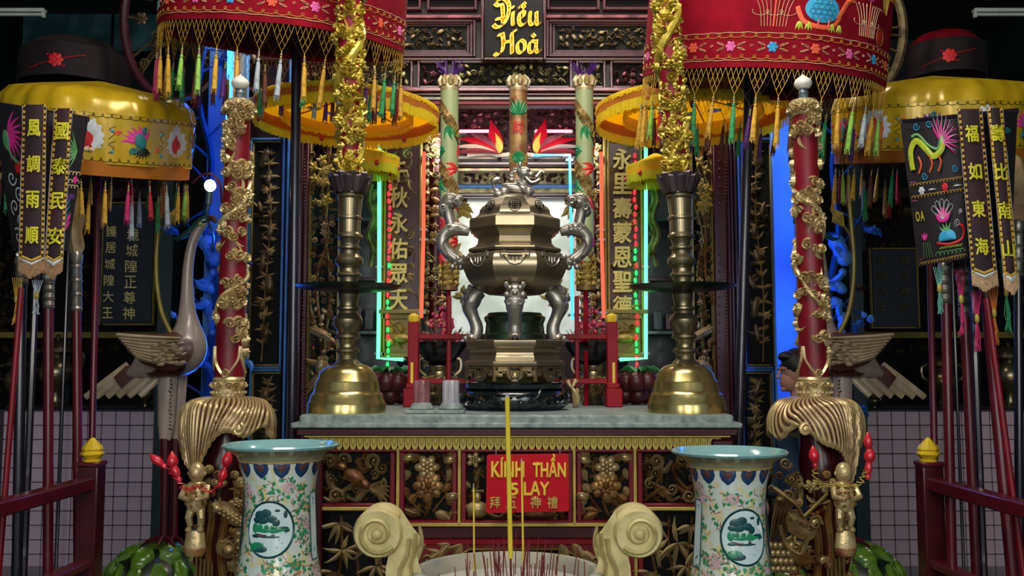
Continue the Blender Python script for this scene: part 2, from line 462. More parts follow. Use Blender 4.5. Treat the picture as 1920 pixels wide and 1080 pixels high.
def carve(mb, x0, z0, w, h, seed, c, t=None, y0=0.0, kinds='sllfv', fill=.95):
    g = random.Random(seed); t = t or c * .3
    nx = max(1, round(w / c)); nz = max(1, round(h / c)); cw, ch = w / nx, h / nz
    for i in range(nx):
        for j in range(nz):
            if g.random() > fill: continue
            x = x0 + (i + .5 + g.uniform(-.22, .22)) * cw; z = z0 + (j + .5 + g.uniform(-.22, .22)) * ch
            k = g.choice(kinds); r = min(cw, ch) * g.uniform(.42, .58); yy = y0 - g.uniform(0, t * .5)
            a = g.uniform(0, 2 * pi)
            if k == 's': scroll(mb, x, z, r, t, a, g.choice((-1, 1)), yy)
            elif k == 'f': flower(mb, x, z, r, t, g.choice((5, 6)), yy, 2, a)
            elif k == 'b': mb.blob(x, z, r, r * .6, t, yy, a)
            elif k == 'l':
                for q in range(g.choice((2, 3, 4))):
                    aa = a + q * .75 + g.uniform(-.2, .2)
                    leafr(mb, x - r * .5 * cos(a), z - r * .5 * sin(a), r * g.uniform(1.1, 1.7), r * .3, aa, t, g.uniform(-.6, .6), yy)
            x2 = x + g.choice((-1, 0, 1)) * cw; z2 = z + g.choice((-1, 1)) * ch
            x2 = min(max(x2, x0), x0 + w); z2 = min(max(z2, z0), z0 + h)
            mx = (x + x2) / 2 + g.uniform(-.3, .3) * cw; mz = (z + z2) / 2 + g.uniform(-.3, .3) * ch
            mb.rib(cat_rom([(x, z), (mx, mz), (x2, z2)], 3), r * .11, t * .5, y0)
    return mb
def relief_skin(mb, r, h, amp, freq, seed, na=72, nz=260, cut=.02):   # lumpy carved skin; hollows sink below the shaft
    vs = []; fs = []; o = Vector((seed * 7.3, seed * 3.1, seed * 1.7))
    for j in range(nz + 1):
        z = h * j / nz
        for i in range(na):
            a = 2 * pi * i / na; p = Vector((cos(a) * r, sin(a) * r, z))
            q = (p + o) * freq
            wv = noise.noise_vector(q * .6) * 1.3
            n1 = noise.noise(q + wv); n2 = noise.noise((q + wv) * 2.3); n3 = 1 - abs(noise.noise(q * 1.1 + wv * 1.5)) * 3
            s_ = min(1, max(0, (n1 + .35 * n2 + .25 * max(0, n3) - cut) * 5))
            d = -.006 + amp * s_ * (.75 + .5 * n2 + .35 * sin((n1 + n2) * 22))
            vs.append(((r + d) * cos(a), (r + d) * sin(a), z))
    for j in range(nz):
        for i in range(na):
            i2 = (i + 1) % na; fs.append((j * na + i, j * na + i2, (j + 1) * na + i2, (j + 1) * na + i))
    mb.add(vs, fs)
def curly(x0, x1, z, amp, n, zf=None):   # looping border line
    pts = []; L = (x1 - x0) / n
    for i in range(n * 10 + 1):
        u = i / 10.0
        x = x0 + L * (u - .32 * sin(2 * pi * u)); zz = z + amp * cos(2 * pi * u)
        pts.append((x, zz + (zf(x) if zf else 0)))
    return pts

# ------------------------------------------------------------------ lettering (Blender's built-in font)
def text_mb(s, size=1.0, bold=0.0, depth=.02, res=3, shear=0.0):
    cu = bpy.data.curves.new('t', 'FONT'); cu.body = s; cu.size = size; cu.align_x = 'CENTER'; cu.align_y = 'CENTER'
    cu.extrude = depth; cu.offset = bold; cu.resolution_u = res; cu.shear = shear
    o = bpy.data.objects.new('t', cu); COL.objects.link(o)
    bpy.context.view_layer.update()
    me = bpy.data.meshes.new_from_object(o.evaluated_get(bpy.context.evaluated_depsgraph_get()))
    mb = MB(); mb.add([v.co[:] for v in me.vertices], [tuple(p.vertices) for p in me.polygons])
    bpy.data.objects.remove(o); bpy.data.curves.remove(cu); bpy.data.meshes.remove(me)
    xs = [v.x for v in mb.v]; ys = [v.y for v in mb.v]
    cx, cy = (min(xs) + max(xs)) / 2, (min(ys) + max(ys)) / 2
    mb.v = [Vector((v.x - cx, -v.z, v.y - cy)) for v in mb.v]   # now flat in x/z, front towards -y
    return mb
def put_text(mb, s, cx, cz, w, h, bold=.02, depth=.004, down=False, y0=0.0, lean=0.0):
    # fit one string into a box of w x h centred at cx, cz (down: z grows downwards, as in photo pixels)
    t = text_mb(s, 1.0, 0.0, .02)
    if bold > 0:
        t0 = t; t = MB()
        for i_, (ox, oz) in enumerate(((1, 0), (-1, 0), (0, 1), (0, -1), (.7, .7), (-.7, -.7))): t.merge(t0, Matrix.Translation((ox * bold * .55, -i_ * .002, oz * bold * .55)))
    xs = [v.x for v in t.v]; zs = [v.z for v in t.v]
    sx = w / (max(xs) - min(xs)); sz = h / (max(zs) - min(zs)) * (-1 if down else 1)
    dm = max(abs(v.y) for v in t.v) or 1
    t.v = [Vector((cx + v.x * sx + lean * v.z * abs(sz), y0 + v.y / dm * depth, cz + v.z * sz)) for v in t.v]
    if down: t.f = [f[::-1] for f in t.f]
    mb.merge(t)
# ================================================================== THE SETTING
def slab(name, c, d, m):
    b = MB(); b.box(c, d); return struct(b.build(name, m, smooth=False))
slab('floor', (0, 4, -.05), (11, 14, .1), 'floor')
slab('ceiling', (0, 5.4, 5.05), (11, 9.6, .1), 'ceiling')
slab('wall_left', (-5.2, 5.4, 2.5), (.1, 9.6, 5), 'wall_dark')
slab('wall_right', (5.2, 5.4, 2.5), (.1, 9.6, 5), 'wall_dark')
slab('wall_back', (0, 10.2, 2.5), (10.4, .1, 5), 'wall_dark')

# tiled fronts of the two side altars: every tile a piece of its own
TY = 7.2; TS = .1045
tm = MB(); tm.box((0, 0, 0), (TS - .006, .02, TS - .006), .004)
TILE = meshof(tm, 'tile', 'tile_pink', 30)
def tiled(name, px_in, px_out, side):
    xi = P(px_in, 900, TY).x; xo = P(px_out, 900, TY).x
    x0, x1 = min(xi, xo), max(xi, xo)
    ztop = P(px_in, 768, TY).z
    b = MB(); b.box(((x0 + x1) / 2, TY + .06, ztop / 2), (x1 - x0, .1, ztop))
    b.box(((x0 + x1) / 2, TY + .5, ztop - .03), (x1 - x0, 1.0, .06))
    w = struct(b.build(name, 'grout', smooth=False))
    w['label'] = 'pink tiled front of the dark side altar at the ' + side
    n = int((x1 - x0) / TS); m = int(ztop / TS)
    for i in range(n):
        x = (x1 - TS * (i + .5)) if side == 'left' else (x0 + TS * (i + .5))
        for j in range(m + 1):
            z = ztop - .012 - TS * (j + .5)
            if z < .03: continue
            inst(None, 'tile', (x, TY + .004, z), w, (random.Random(i * 31 + j).uniform(-.012, .012), 0, random.Random(i * 17 + j * 3).uniform(-.012, .012)), mesh=TILE)
    # dark post beside the tiles
    t = MB(); s = 1 if side == 'left' else -1
    t.pbox(min(px_in, px_in + 26 * s), 200, max(px_in, px_in + 26 * s), 1052, TY - .05, .15)
    struct(t.build('trim_' + ('1' if s > 0 else '2'), 'teal_dark'))
tiled('wall_front_left', 293, -20, 'left')
tiled('wall_front_right', 1622, 1940, 'right')

# ------------------------------------------------------------------ side altars above the tiles: cabinet, plaques, dim gilding
def side_cabinet(x0, x1, lab, seed):
    e = thing('side_shrine', lab, 'shrine', P((x0 + x1) / 2, 770, 8.0))
    b = MB(); b.pbox(x0, 180, x1, 770, 8.3, .1); b.build('back_board', 'wood_black', e)
    b = MB()
    for px in (x0 + 6, (x0 + x1) / 2, x1 - 6): b.pbox(px - 5, 200, px + 5, 770, 8.05, .1)
    b.build('post', 'teal_dark', e)
    b = MB(); b.pbox(x0, 622, x1, 634, 7.9, .4); b.build('shelf', 'olive_frame', e)
    b = MB(); b.pbox(x0, 352, x1, 372, 8.0, .12); b.build('lintel', 'wood_dark', e)
    for q in range(4):
        c = MB(); w = (x1 - x0) / 4
        carve(c, x0 + w * q + 4, 374 + (q % 2) * 8, w - 8, 30 if q % 2 else 250, seed + q, 22 if q % 2 else 15, .03, kinds='llsv', fill=.8)
        c.px(8.02); c.build('carving', 'dim_carving', e)
    for px in (x0 + 26, x1 - 26):
        c = MB(); carve(c, px - 9, 375, 18, 390, seed + int(px), 14, .025, kinds='slv'); c.px(8.0); c.build('carved_strip', 'dim_carving', e)
    c = MB(); carve(c, x0 + 5, 634, x1 - x0 - 10, 30, seed + 9, 20, .03, kinds='slv', fill=.7); c.px(7.98); c.build('apron_carving', 'dim_carving', e)
    return e
side_cabinet(-30, 300, 'dark side shrine above the pink tiles at the left', 11)
side_cabinet(1615, 1950, 'dark side shrine above the pink tiles at the right', 31)

def plaque(x0, y0, x1, y1, Y, cols, lab, matc, tilt=0):
    e = thing('plaque', lab, 'plaque', P((x0 + x1) / 2, y1, Y))
    b = MB(); b.pbox(x0, y0, x1, y1, Y, .03); b.build('board', 'navy', e)
    b = MB()
    for a in ((x0 - 4, y0 - 4, x0, y1 + 4), (x1, y0 - 4, x1 + 4, y1 + 4), (x0, y0 - 4, x1, y0), (x0, y1, x1, y1 + 4)): b.pbox(*a, Y - .01, .04)
    b.build('frame', 'olive_frame', e)
    for px in (x0 + 6, x1 - 6): b = MB(); p = P(px, y0, Y); b.tube([(p.x, Y + .02, p.z - .02), (p.x, 8.02, P(px, 362, 8.0).z)], .006, 6); b.build('hanger', 'wood_dark', e)
    for cx, ya, st, s, w in cols:
        for i, ch in enumerate(s):
            t = MB(); put_text(t, ch, cx - i * tilt, ya + st * i, w, w * 1.02, .02, .006, True, -.006)
            t.px(Y); t.build('character', matc, e)
    return e
plaque(192, 382, 287, 606, 7.55, ((209, 434, 30.5, '護居城隍大王', 20), (249, 440, 29.5, '境城隍正尊神', 23)), 'black plaque with two columns of gold characters above the left tiles', 'plaque_gold', 1.5)
mat('gold_dim', '#4a431c', .55, .2, .3, scale=20)
plaque(1636, 468, 1720, 612, 7.55, ((1654, 490, 28, '護城大王', 17), (1697, 490, 28, '境正尊神', 17)), 'black plaque with dim gold characters beside the right crane', 'gold_dim')

# dim gilded vessels standing on the side altars
def vessel(px, py0, py1, Y, hw, lab, m='brass_dark'):
    e = thing('altar_vessel', lab, 'vessel', P(px, py1, Y))
    h = P(px, py0, Y).z - P(px, py1, Y).z; w = hw * S(Y)
    b = MB(); b.lathe([(w * .75, 0), (w * .8, h * .05), (w * .4, h * .1), (w * .3, h * .2), (w * .45, h * .28), (w * .95, h * .42), (w, h * .52), (w * .8, h * .62), (w * .5, h * .68), (w * .55, h * .72), (w * .95, h * .76), (w * .9, h * .8)], 16)
    b.build('bowl', m, e, True)
    b = MB(); b.lathe([(w * .85, h * .8), (w * .7, h * .86), (w * .3, h * .92), (w * .1, h * .94), (w * .16, h * .97), (0, h)], 16); b.build('lid', m, e, True)
    for s in (-1, 1):
        b = MB(); b.tube(cat_rom([(s * w * .9, 0, h * .5), (s * w * 1.4, 0, h * .55), (s * w * 1.5, 0, h * .72), (s * w * 1.05, 0, h * .78)], 4), w * .1, 5); b.build('handle', m, e, True)
    return e
vessel(104, 626, 768, 7.5, 32, 'dim gilded lidded censer behind the left fence')
vessel(28, 660, 768, 7.5, 22, 'small dim censer at the far left of the side altar')
vessel(272, 712, 768, 7.5, 12, 'tiny brass vessel under the left crane tail')
vessel(1770, 660, 768, 7.5, 26, 'dim lidded censer behind the right fence')
vessel(1895, 640, 768, 7.5, 26, 'dim vessel at the far right of the side altar')
vessel(1640, 735, 768, 7.5, 8, 'tiny brass cup under the right crane tail')

# landscape picture hung in the dark at the upper left
e = thing('wall_picture', 'dim teal landscape painting hung high at the left', 'picture', P(160, 96, 9.4))
b = MB(); b.pbox(40, 22, 300, 96, 9.4, .03); b.build('canvas', 'picture_teal', e)
b = MB()
for a in ((34, 16, 306, 22), (34, 96, 306, 102), (34, 22, 40, 96), (300, 22, 306, 96), (208, 22, 211, 96)): b.pbox(*a, 9.37, .05)
b.build('frame', 'wood_black', e)

# fluorescent lamp housings
def tube_lamp(x0, x1, y, Y, lab):
    e = thing('tube_lamp', lab, 'lamp', P((x0 + x1) / 2, y, Y))
    b = MB(); b.pbox(x0, y - 8, x1, y - 1, Y, .06, .008); b.build('housing', 'lamp_white', e)
    b = MB(); a, c = P(x0 + 3, y + 5, Y), P(x1 - 3, y + 5, Y); b.tube([a, c], .013, 8); b.build('tube', 'lamp_white', e)
    b = MB()
    for px in (x0 + 2, x1 - 2): b.pbox(px - 3, y - 1, px + 3, y + 10, Y, .03)
    b.build('socket', 'lamp_white', e)
tube_lamp(-90, 82, 22, 7.0, 'unlit white tube lamp high at the left edge')
tube_lamp(1828, 2010, 22, 7.0, 'unlit white tube lamp high at the right edge')

# ================================================================== INNER SHRINE FACADE
FY = 6.4
def frame4(mb, x0, y0, x1, y1, w, Y, d, b=.004):
    mb.pbox(x0, y0, x0 + w, y1, Y, d, b); mb.pbox(x1 - w, y0, x1, y1, Y, d, b)
    mb.pbox(x0 + w, y0, x1 - w, y0 + w, Y, d, b); mb.pbox(x0 + w, y1 - w, x1 - w, y1, Y, d, b)

def wing(cx, s, side):
    # s = +1: left wing (post towards the middle is on the right)
    e = thing('door_leaf', 'tall carved door leaf with gilt inlaid panels %s' % side, 'door', P(cx, 1150, FY))
    X = lambda d: cx + s * d
    def pb(mb, d0, y0, d1, y1, Y, dep, b=.004): mb.pbox(min(X(d0), X(d1)), y0, max(X(d0), X(d1)), y1, Y, dep, b)
    b = MB(); pb(b, -42, 150, 28, 1160, FY + .04, .05); b.build('leaf_board', 'wood_dark', e)
    for (y0, y1, c, nm) in ((268, 682, 13, 1), (702, 1010, 13, 2)):
        b = MB(); frame4(b, cx - 37 + (8 if s < 0 else 0), y0 - 10, cx + 35 - (4 if s > 0 else 0), y1 + 10, 5, FY - .01, .05); b.build('moulding', 'neon_blue_tint', e)  # blue moulding colour stands in for the neon's reflection
        b = MB(); frame4(b, cx - 31, y0 - 4, cx + 29, y1 + 4, 3, FY, .04); b.build('gold_bead', 'olive_frame', e)
        b = MB(); pb(b, -27, y0, 27, y1, FY + .02, .03); b.build('panel_ground', 'pit_black', e)
        # inlay: bamboo, branch and bird on the panel
        g = random.Random(int(cx) + nm)
        c1 = MB()
        stem = cat_rom([(X(-10), y1 - 4), (X(g.uniform(-14, 4)), y0 + (y1 - y0) * .66), (X(g.uniform(-4, 14)), y0 + (y1 - y0) * .33), (X(2), y0 + 8)], 6)
        c1.rib(stem, 1.7, .012)
        for i, (x, y) in enumerate(stem[2:-1]):
            for k in range(5):
                a = -pi / 2 + g.choice((-1, 1)) * g.uniform(.3, 1.7)
                leafr(c1, x, y, g.uniform(10, 22), 2.6, a, .014, g.uniform(-.4, .4))
            if i % 5 == 2: flower(c1, x + g.uniform(-10, 10), y, 8, .018, 6)
        c1.px(FY + .02); c1.build('gilt_branch', 'gilt_old', e)
        c2 = MB()
        for i in range(int((y1 - y0) / 48)):
            y = y0 + 30 + i * 46 + g.uniform(-8, 8); x = cx + g.uniform(-13, 13)
            c2.blob(x, y, g.uniform(5, 9), g.uniform(10, 20), .02, 0, g.uniform(-.5, .5))
            leafr(c2, x, y, 20, 3.5, g.uniform(0, 6.28), .015, .5); leafr(c2, x, y, 18, 3, g.uniform(0, 6.28), .015, -.5)
            scroll(c2, x + g.uniform(-8, 8), y + 16, 7, .016, g.uniform(0, 6))
        c2.px(FY + .02); c2.build('shell_inlay', 'dim_carving', e)
        if nm == 1:
            c3 = MB(); y = y0 + 120
            for i in range(5): c3.rib([(cx - 14, y + i * 9), (cx + 18, y + i * 9)], 1.0, .008)
            for i in range(5): c3.rib([(cx - 14 + i * 8, y - 3), (cx - 14 + i * 8, y + 39)], 1.0, .008)
            c3.px(FY + .02); c3.build('lattice_inlay', 'dim_carving', e)
    return e
wing(500, 1, 'left of the altar'); wing(1421, -1, 'right of the altar')

# posts with raised mouldings at both sides of the opening
def post(x0, x1, lab, side):
    e = thing('shrine_post', lab, 'post', P((x0 + x1) / 2, 1150, FY))
    b = MB(); b.pbox(x0, -120, x1, 1160, FY - .02, .14, .006); b.build('shaft', 'wood_black', e)
    for i, q in enumerate((.12, .34, .62, .88)):
        b = MB(); x = x0 + (x1 - x0) * q; b.pbox(x - 2.2, -120, x + 2.2, 1160, FY - .045, .04, .006)
        b.build('moulding', ('neon_blue_tint', 'wood_purple', 'wood_purple', 'lacquer_dark')[i] if side > 0 else ('lacquer_dark', 'wood_purple', 'wood_purple', 'neon_blue_tint')[i], e)  # edge nearest the blue tubes carries their reflection as colour
post(532, 566, 'dark moulded post between left door leaf and gilt screen', 1)
post(1366, 1392, 'dark moulded post between right door leaf and gilt screen', -1)

# red border strip with carved dots, right and left of the openings
def dotted(x0, x1, lab):
    e = thing('border_strip', lab, 'trim', P((x0 + x1) / 2, 790, FY))
    b = MB(); b.pbox(x0, 120, x1, 1000, FY, .08); b.build('strip', 'lacquer_dark', e)
    c = MB(); 
    for i in range(34): c.blob((x0 + x1) / 2 - 5, 285 + i * 16, 3, 3, .01, 0, pi / 4, 4)
    c.px(FY); c.build('diamond_studs', 'rose_carving', e)
    c = MB()
    for i in range(80): c.blob(x1 - 4, 285 + i * 6.6, 2.4, 2.4, .01, 0, 0, 6)
    c.px(FY); c.build('bead_row', 'rose_carving', e)
dotted(1342, 1365, 'dark red border strip with studs by the right gilt screen')
dotted(567, 574, 'narrow red border strip by the left gilt screen')

# pierced gilt screens (fruit vines above, birds and fish below)
def screen(x0, x1, lab, seed):
    e = thing('gilt_screen', lab, 'carved screen', P((x0 + x1) / 2, 780, FY + .08))
    g = random.Random(seed)
    b = MB(); frame4(b, x0 - 3, 150, x1 + 3, 1000, 4, FY + .06, .06); b.build('frame', 'olive_frame', e)
    for i in range(3):
        v = MB()
        xx = x0 + (x1 - x0) * (.2 + .3 * i)
        pts = [(xx + g.uniform(-14, 14), 1000 - k * 70) for k in range(13)]
        v.rib(cat_rom(pts, 5), 3.0, .022, g.uniform(-.02, .02)); v.px(FY + .09); v.build('vine', 'gilt_red', e)
    for k in range(9):
        y = 285 + k * 58
        c = MB(); carve(c, x0 + 2, y, x1 - x0 - 4, 56, seed + k, 15, .035, kinds='lllsf' if k < 5 else 'lsbl', fill=1)
        c.px(FY + .09); c.build('foliage', ('gilt_red', 'gilt_old', 'gilt')[k % 3], e)
    c = MB()
    for k in range(16):
        x, y = g.uniform(x0 + 8, x1 - 8), g.uniform(285, 395)
        for q in range(4): leafr(c, x, y, 12, 4, q * 1.5 + g.random(), .02, 0, -.03)
    c.px(FY + .08); c.build('bright_leaves', 'gold_paint', e)
    fish = MB(); y = 625
    fa = .45 if x0 < 960 else -.5; fx = (x0 + x1) / 2 - 4
    fish.blob(fx, y, 24, 9, .03, -.02, fa)
    for i in range(7):
        for j in (-1, 0, 1): fish.blob(fx + (i - 3) * 5.5 * cos(fa) - j * 5 * sin(fa), y + (i - 3) * 5.5 * sin(fa) + j * 5 * cos(fa), 3.6, 3, .012, -.042 + abs(j) * .01, fa, 6)
    leafr(fish, (x0 + x1) / 2 + 10, y + 10, 20, 6, .3, .03, .4, -.02); leafr(fish, (x0 + x1) / 2 + 10, y + 10, 20, 6, 1.2, .03, .4, -.02)
    fish.px(FY + .07); fish.build('fish', 'gilt_old', e)
    bird = MB(); y = 690
    bx = (x0 + x1) / 2; bird.blob(bx - 4, y - 6, 10, 20, .04, -.02, .2); bird.blob(bx + 2, y - 30, 6, 6, .035, -.02); leafr(bird, bx + 4, y - 31, 12, 2, -.3, .02, 0, -.03)
    for i in range(14): leafr(bird, bx - 8 + (i % 4) * 5, y - 22 + (i // 4) * 9, 10, 3, 1.5 + (i % 3 - 1) * .2, .014, 0, -.05)
    for q in range(4): leafr(bird, bx - 4, y - 12, 34, 5, .4 + q * .3 if q < 2 else 2.3 + q * .2, .03, .5, -.03)
    for q in range(5): leafr(bird, (x0 + x1) / 2 - 6, y + 10, 52, 5, 1.2 + .25 * q, .03, .2, -.02)
    bird.px(FY + .07); bird.build('bird', 'gilt_old', e)
    return e
screen(578, 632, 'pierced gilt screen of vines and birds beside left candlestick', 71)
screen(1302, 1338, 'pierced gilt screen of vines and birds beside right candlestick', 91)

# carved architrave across the top of the shrine
def panelbox(e, x0, y0, x1, y1, Y, seed, cm, c=16, ground='pit_black', fr='wood_purple', kinds='sllfb'):
    b = MB(); frame4(b, x0, y0, x1, y1, 5, Y - .02, .05); b.build('panel_frame', fr, e)
    b = MB(); b.pbox(x0 + 4, y0 + 4, x1 - 4, y1 - 4, Y + .01, .03); b.build('panel_ground', ground, e)
    k = MB(); carve(k, x0 + 8, y0 + 7, x1 - x0 - 16, y1 - y0 - 14, seed, c, .03, kinds=kinds); k.px(Y + .01); k.build('panel_carving', cm, e)
e = thing('architrave', 'dark red panelled beam with carved insets above the altar', 'beam', P(960, 165, FY))
b = MB(); b.pbox(440, -160, 1480, 170, FY + .03, .2); b.build('beam_board', 'wood_dark', e)
for (y0, y1, m) in ((-12, -4, 'wood_purple'), (27, 34, 'rose_carving'), (108, 113, 'wood_purple'), (163, 171, 'rose_carving'), (174, 179, 'lacquer_dark'), (181, 187, 'marble'), (189, 197, 'lacquer_red')):
    b = MB(); b.pbox(440, y0, 1480, y1, FY - .03 + (.02 if y0 > 170 else 0), .1, .008); b.build('moulding', m, e)
def bevel_panel(x0, y0, x1, y1, seed):
    b = MB()
    for k in range(3):
        frame4(b, x0 + 6 * k, y0 + 4 * k, x1 - 6 * k, y1 - 4 * k, 5, FY - .02 + .014 * k, .03)
    b.build('sunk_frame', 'wood_purple', e)
    b = MB(); b.pbox(x0 + 16, y0 + 12, x1 - 16, y1 - 12, FY + .015, .02); b.build('panel_ground', 'pit_black', e)
    c = MB(); carve(c, x0 + 20, y0 + 16, x1 - x0 - 40, y1 - y0 - 32, seed, 13, .025, kinds='sllb'); c.px(FY + .015); c.build('panel_carving', 'dim_carving', e)
bevel_panel(600, 36, 892, 106, 5); bevel_panel(1024, 36, 1320, 106, 6)
for i, (a, c_) in enumerate(((640, 790), (800, 895), (1025, 1125), (1130, 1260))):
    b = MB(); frame4(b, a, -40, c_, 18, 6, FY - .02, .05); b.build('sunk_frame', 'wood_purple', e)
    b = MB(); b.pbox(a + 6, -34, c_ - 6, 12, FY + .012, .02); b.build('panel_ground', 'wood_black', e)
for i, (a, c_) in enumerate(((560, 650), (660, 774), (782, 838), (846, 1073), (1080, 1136), (1144, 1260), (1270, 1360))):
    panelbox(e, a, 113, c_, 165, FY, 40 + i, ('dim_carving', 'pale_carving', 'rose_carving')[i % 3] if i != 3 else 'pale_carving', 15)

# the hanging sign board with the yellow lettering
e = thing('name_board', 'dark hanging board lettered in yellow at top centre', 'sign', P(970, 108, FY - .1))
b = MB(); b.pbox(906, -60, 1020, 108, FY - .1, .04, .008); b.build('board', 'wood_black', e)
b = MB(); frame4(b, 902, -64, 1024, 112, 5, FY - .11, .06); b.build('frame', 'wood_purple', e)
def nib(mb, pts, w=5.2, ang=-.7, y0=-.012, k=6):   # broad-nib pen stroke
    c = cat_rom(pts, k); dx, dy = w * cos(ang), w * sin(ang)
    for i in range(len(c) - 1):
        (x0, z0), (x1, z1) = c[i], c[i + 1]
        ln = math.hypot(x1 - x0, z1 - z0) or 1
        for (ox, oz) in ((dx, dy),):
            n = (-(z1 - z0) / ln * 1.1, (x1 - x0) / ln * 1.1)
            A = [(x0 - ox + n[0], z0 - oz + n[1]), (x0 + ox + n[0], z0 + oz + n[1]), (x1 + ox + n[0], z1 + oz + n[1]), (x1 - ox + n[0], z1 - oz + n[1])]
            A2 = [(x - 2 * n[0], z - 2 * n[1]) for x, z in A]
            vs = [(x, y0, z) for x, z in A] + [(x, y0, z) for x, z in A2] + [(x, 0, z) for x, z in A] + [(x, 0, z) for x, z in A2]
            mb.add(vs, [(0, 1, 2, 3), (4, 5, 6, 7), (0, 1, 9, 8), (3, 2, 10, 11), (1, 2, 10, 9), (0, 3, 11, 8), (4, 5, 13, 12), (7, 6, 14, 15), (5, 6, 14, 13), (4, 7, 15, 12)])
LET = {
 'capital_d': [[(942, 10), (943, 24), (943, 42)], [(932, 2), (944, -3), (954, 8), (952, 30), (944, 46), (932, 51), (925, 46)], [(930, 36), (940, 34), (950, 33)], [(928, 6), (934, 10), (943, 8)]],
 'letter_i': [[(962, 22), (961, 34), (962, 46), (966, 44)], [(960, 13), (963, 14)]],
 'letter_e_circumflex_grave': [[(974, 36), (981, 31), (983, 23), (977, 22), (973, 31), (974, 43), (979, 47), (987, 42)], [(973, 15), (978, 10), (984, 15)], [(981, 5), (985, 9)]],
 'letter_u': [[(992, 23), (994, 24), (993, 38), (996, 46), (1003, 43), (1006, 34)], [(1006, 22), (1006, 36), (1008, 46), (1015, 41)]],
 'capital_h': [[(942, 62), (944, 80), (941, 96), (932, 103), (927, 100)], [(934, 66), (942, 64)], [(942, 80), (952, 78), (960, 76)], [(968, 57), (960, 62), (960, 80), (960, 100)]],
 'letter_o': [[(975, 76), (970, 84), (972, 97), (979, 98), (984, 90), (983, 79), (976, 75)]],
 'letter_a_grave': [[(1004, 78), (996, 77), (992, 86), (993, 97), (1000, 97), (1005, 88)], [(1006, 75), (1005, 90), (1008, 98), (1016, 92)], [(998, 64), (1003, 69)]],
}
for nm, strokes in LET.items():
    t = MB()
    for st in strokes: nib(t, st, 3.1 if nm[0] == 'l' else 3.6)
    t.px(FY - .1); t.build(nm, 'letter_yellow', e, smooth=False)

# ------------------------------------------------------------------ inner bay: couplet boards, neon, carved columns, lit glass
IY = 6.8
def neon(pts, Y, m, lab, r=3.6, group=None, box=True):
    e = thing('neon_tube', lab, 'neon light', P(*pts[-1], Y), group)
    b = MB(); b.tube([P(x, y, Y) for x, y in pts], r * S(Y), 8); b.build('glass_tube', m, e)
    for (x0, y0), (x1, y1) in zip(pts[:-1], pts[1:]):
        for q in (.06, .94):
            h = MB(); p = P(x0 + (x1 - x0) * q, y0 + (y1 - y0) * q, Y); h.box((p.x, Y + .04 + (.03 if Y > 7 else 0), p.z), (.055, .09 + (.06 if Y > 7 else 0), .018), .003); h.build('clip', 'neon_holder', e)
    return e
neon([(711, 200), (711, 520), (709, 672), (756, 674)], IY - .06, 'neon_green', 'green neon tube framing the left couplet board')
neon([(1211, 200), (1211, 520), (1211, 672), (1162, 674)], IY - .06, 'neon_green', 'green neon tube framing the right couplet board')
neon([(795, 285), (794, 440), (790, 596)], IY - .1, 'neon_red', 'red neon tube left of the large bronze censer', 3.4)
neon([(1127, 285), (1128, 440), (1132, 596)], IY - .1, 'neon_red', 'red neon tube right of the large bronze censer', 3.4)
neon([(1000, 291), (1068, 291), (1071, 430), (1073, 600)], IY + .1, 'neon_cyan', 'blue rope light behind the right side of the censer', 2.6)

def couplet(x0, x1, xs, st, y0, s, lab, seed):
    e = thing('couplet_board', lab, 'couplet board', P((x0 + x1) / 2, 668, IY))
    b = MB(); b.pbox(x0, 250, x1, 590, IY, .03); b.build('board', 'wood_purple', e)
    b = MB(); b.pbox(x0, 596, x1, 662, IY, .03); b.build('lower_panel', 'olive_frame', e)
    b = MB()
    for px in (x0 - 9, x0 - 3, x1 - 1): b.pbox(px, 200, px + 5, 668, IY - .025, .06)
    for py in (588, 660): b.pbox(x0 - 9, py, x1 + 4, py + 10, IY - .025, .06)
    b.build('frame', 'olive_frame', e)
    b = MB(); b.pbox(x0 - 12, 580, x1 + 14, 588, IY - .08, .1); b.build('ledge', 'olive_frame', e)
    for i, ch in enumerate(s):
        t = MB(); put_text(t, ch, xs, y0 + st * i, 36, 40, .05, .012, True, -.03); t.px(IY); t.build('character', 'couplet_gold', e)
    c = MB(); carve(c, x0 + 1, 255, x1 - x0 - 2, 330, seed, 26, .02, kinds='lls', fill=.75); c.px(IY); c.build('leaf_carving', 'pale_carving', e)
    c = MB(); carve(c, x0 + 3, 604, x1 - x0 - 6, 50, seed + 4, 20, .03, kinds='blsl'); c.blob((x0 + x1) / 2, 634, 18, 9, .05, -.02); c.px(IY); c.build('lower_carving', 'gold_paint', e)
    return e
CB1 = couplet(722, 786, 747, 48, 322, '千秋永佑眾天', 'couplet board with gold characters behind the left candlestick tray', 3)
CB2 = couplet(1142, 1202, 1167, 46, 298, '永里壽蒙恩聖德', 'couplet board with gold characters behind the right candlestick tray', 4)

# jigsaw-cut brackets by the green neon
def bracket(px, s, par):
    e = MB(); g = cat_rom([(px, 345), (px - 6 * s, 375), (px + 3 * s, 405), (px - 7 * s, 440), (px + 2 * s, 470), (px - 4 * s, 500)], 5)
    e.rib(g, 4.5, .02); e.rib([(x + 9 * s, y) for x, y in g][2:-3], 4, .015)
    for k in range(4): scroll(e, px + 4 * s, 360 + 38 * k, 8, .02, k)
    e.px(IY + .02); e.build('scroll_bracket', 'pale_carving', par)
bracket(697, 1, CB1); bracket(1228, -1, CB2)

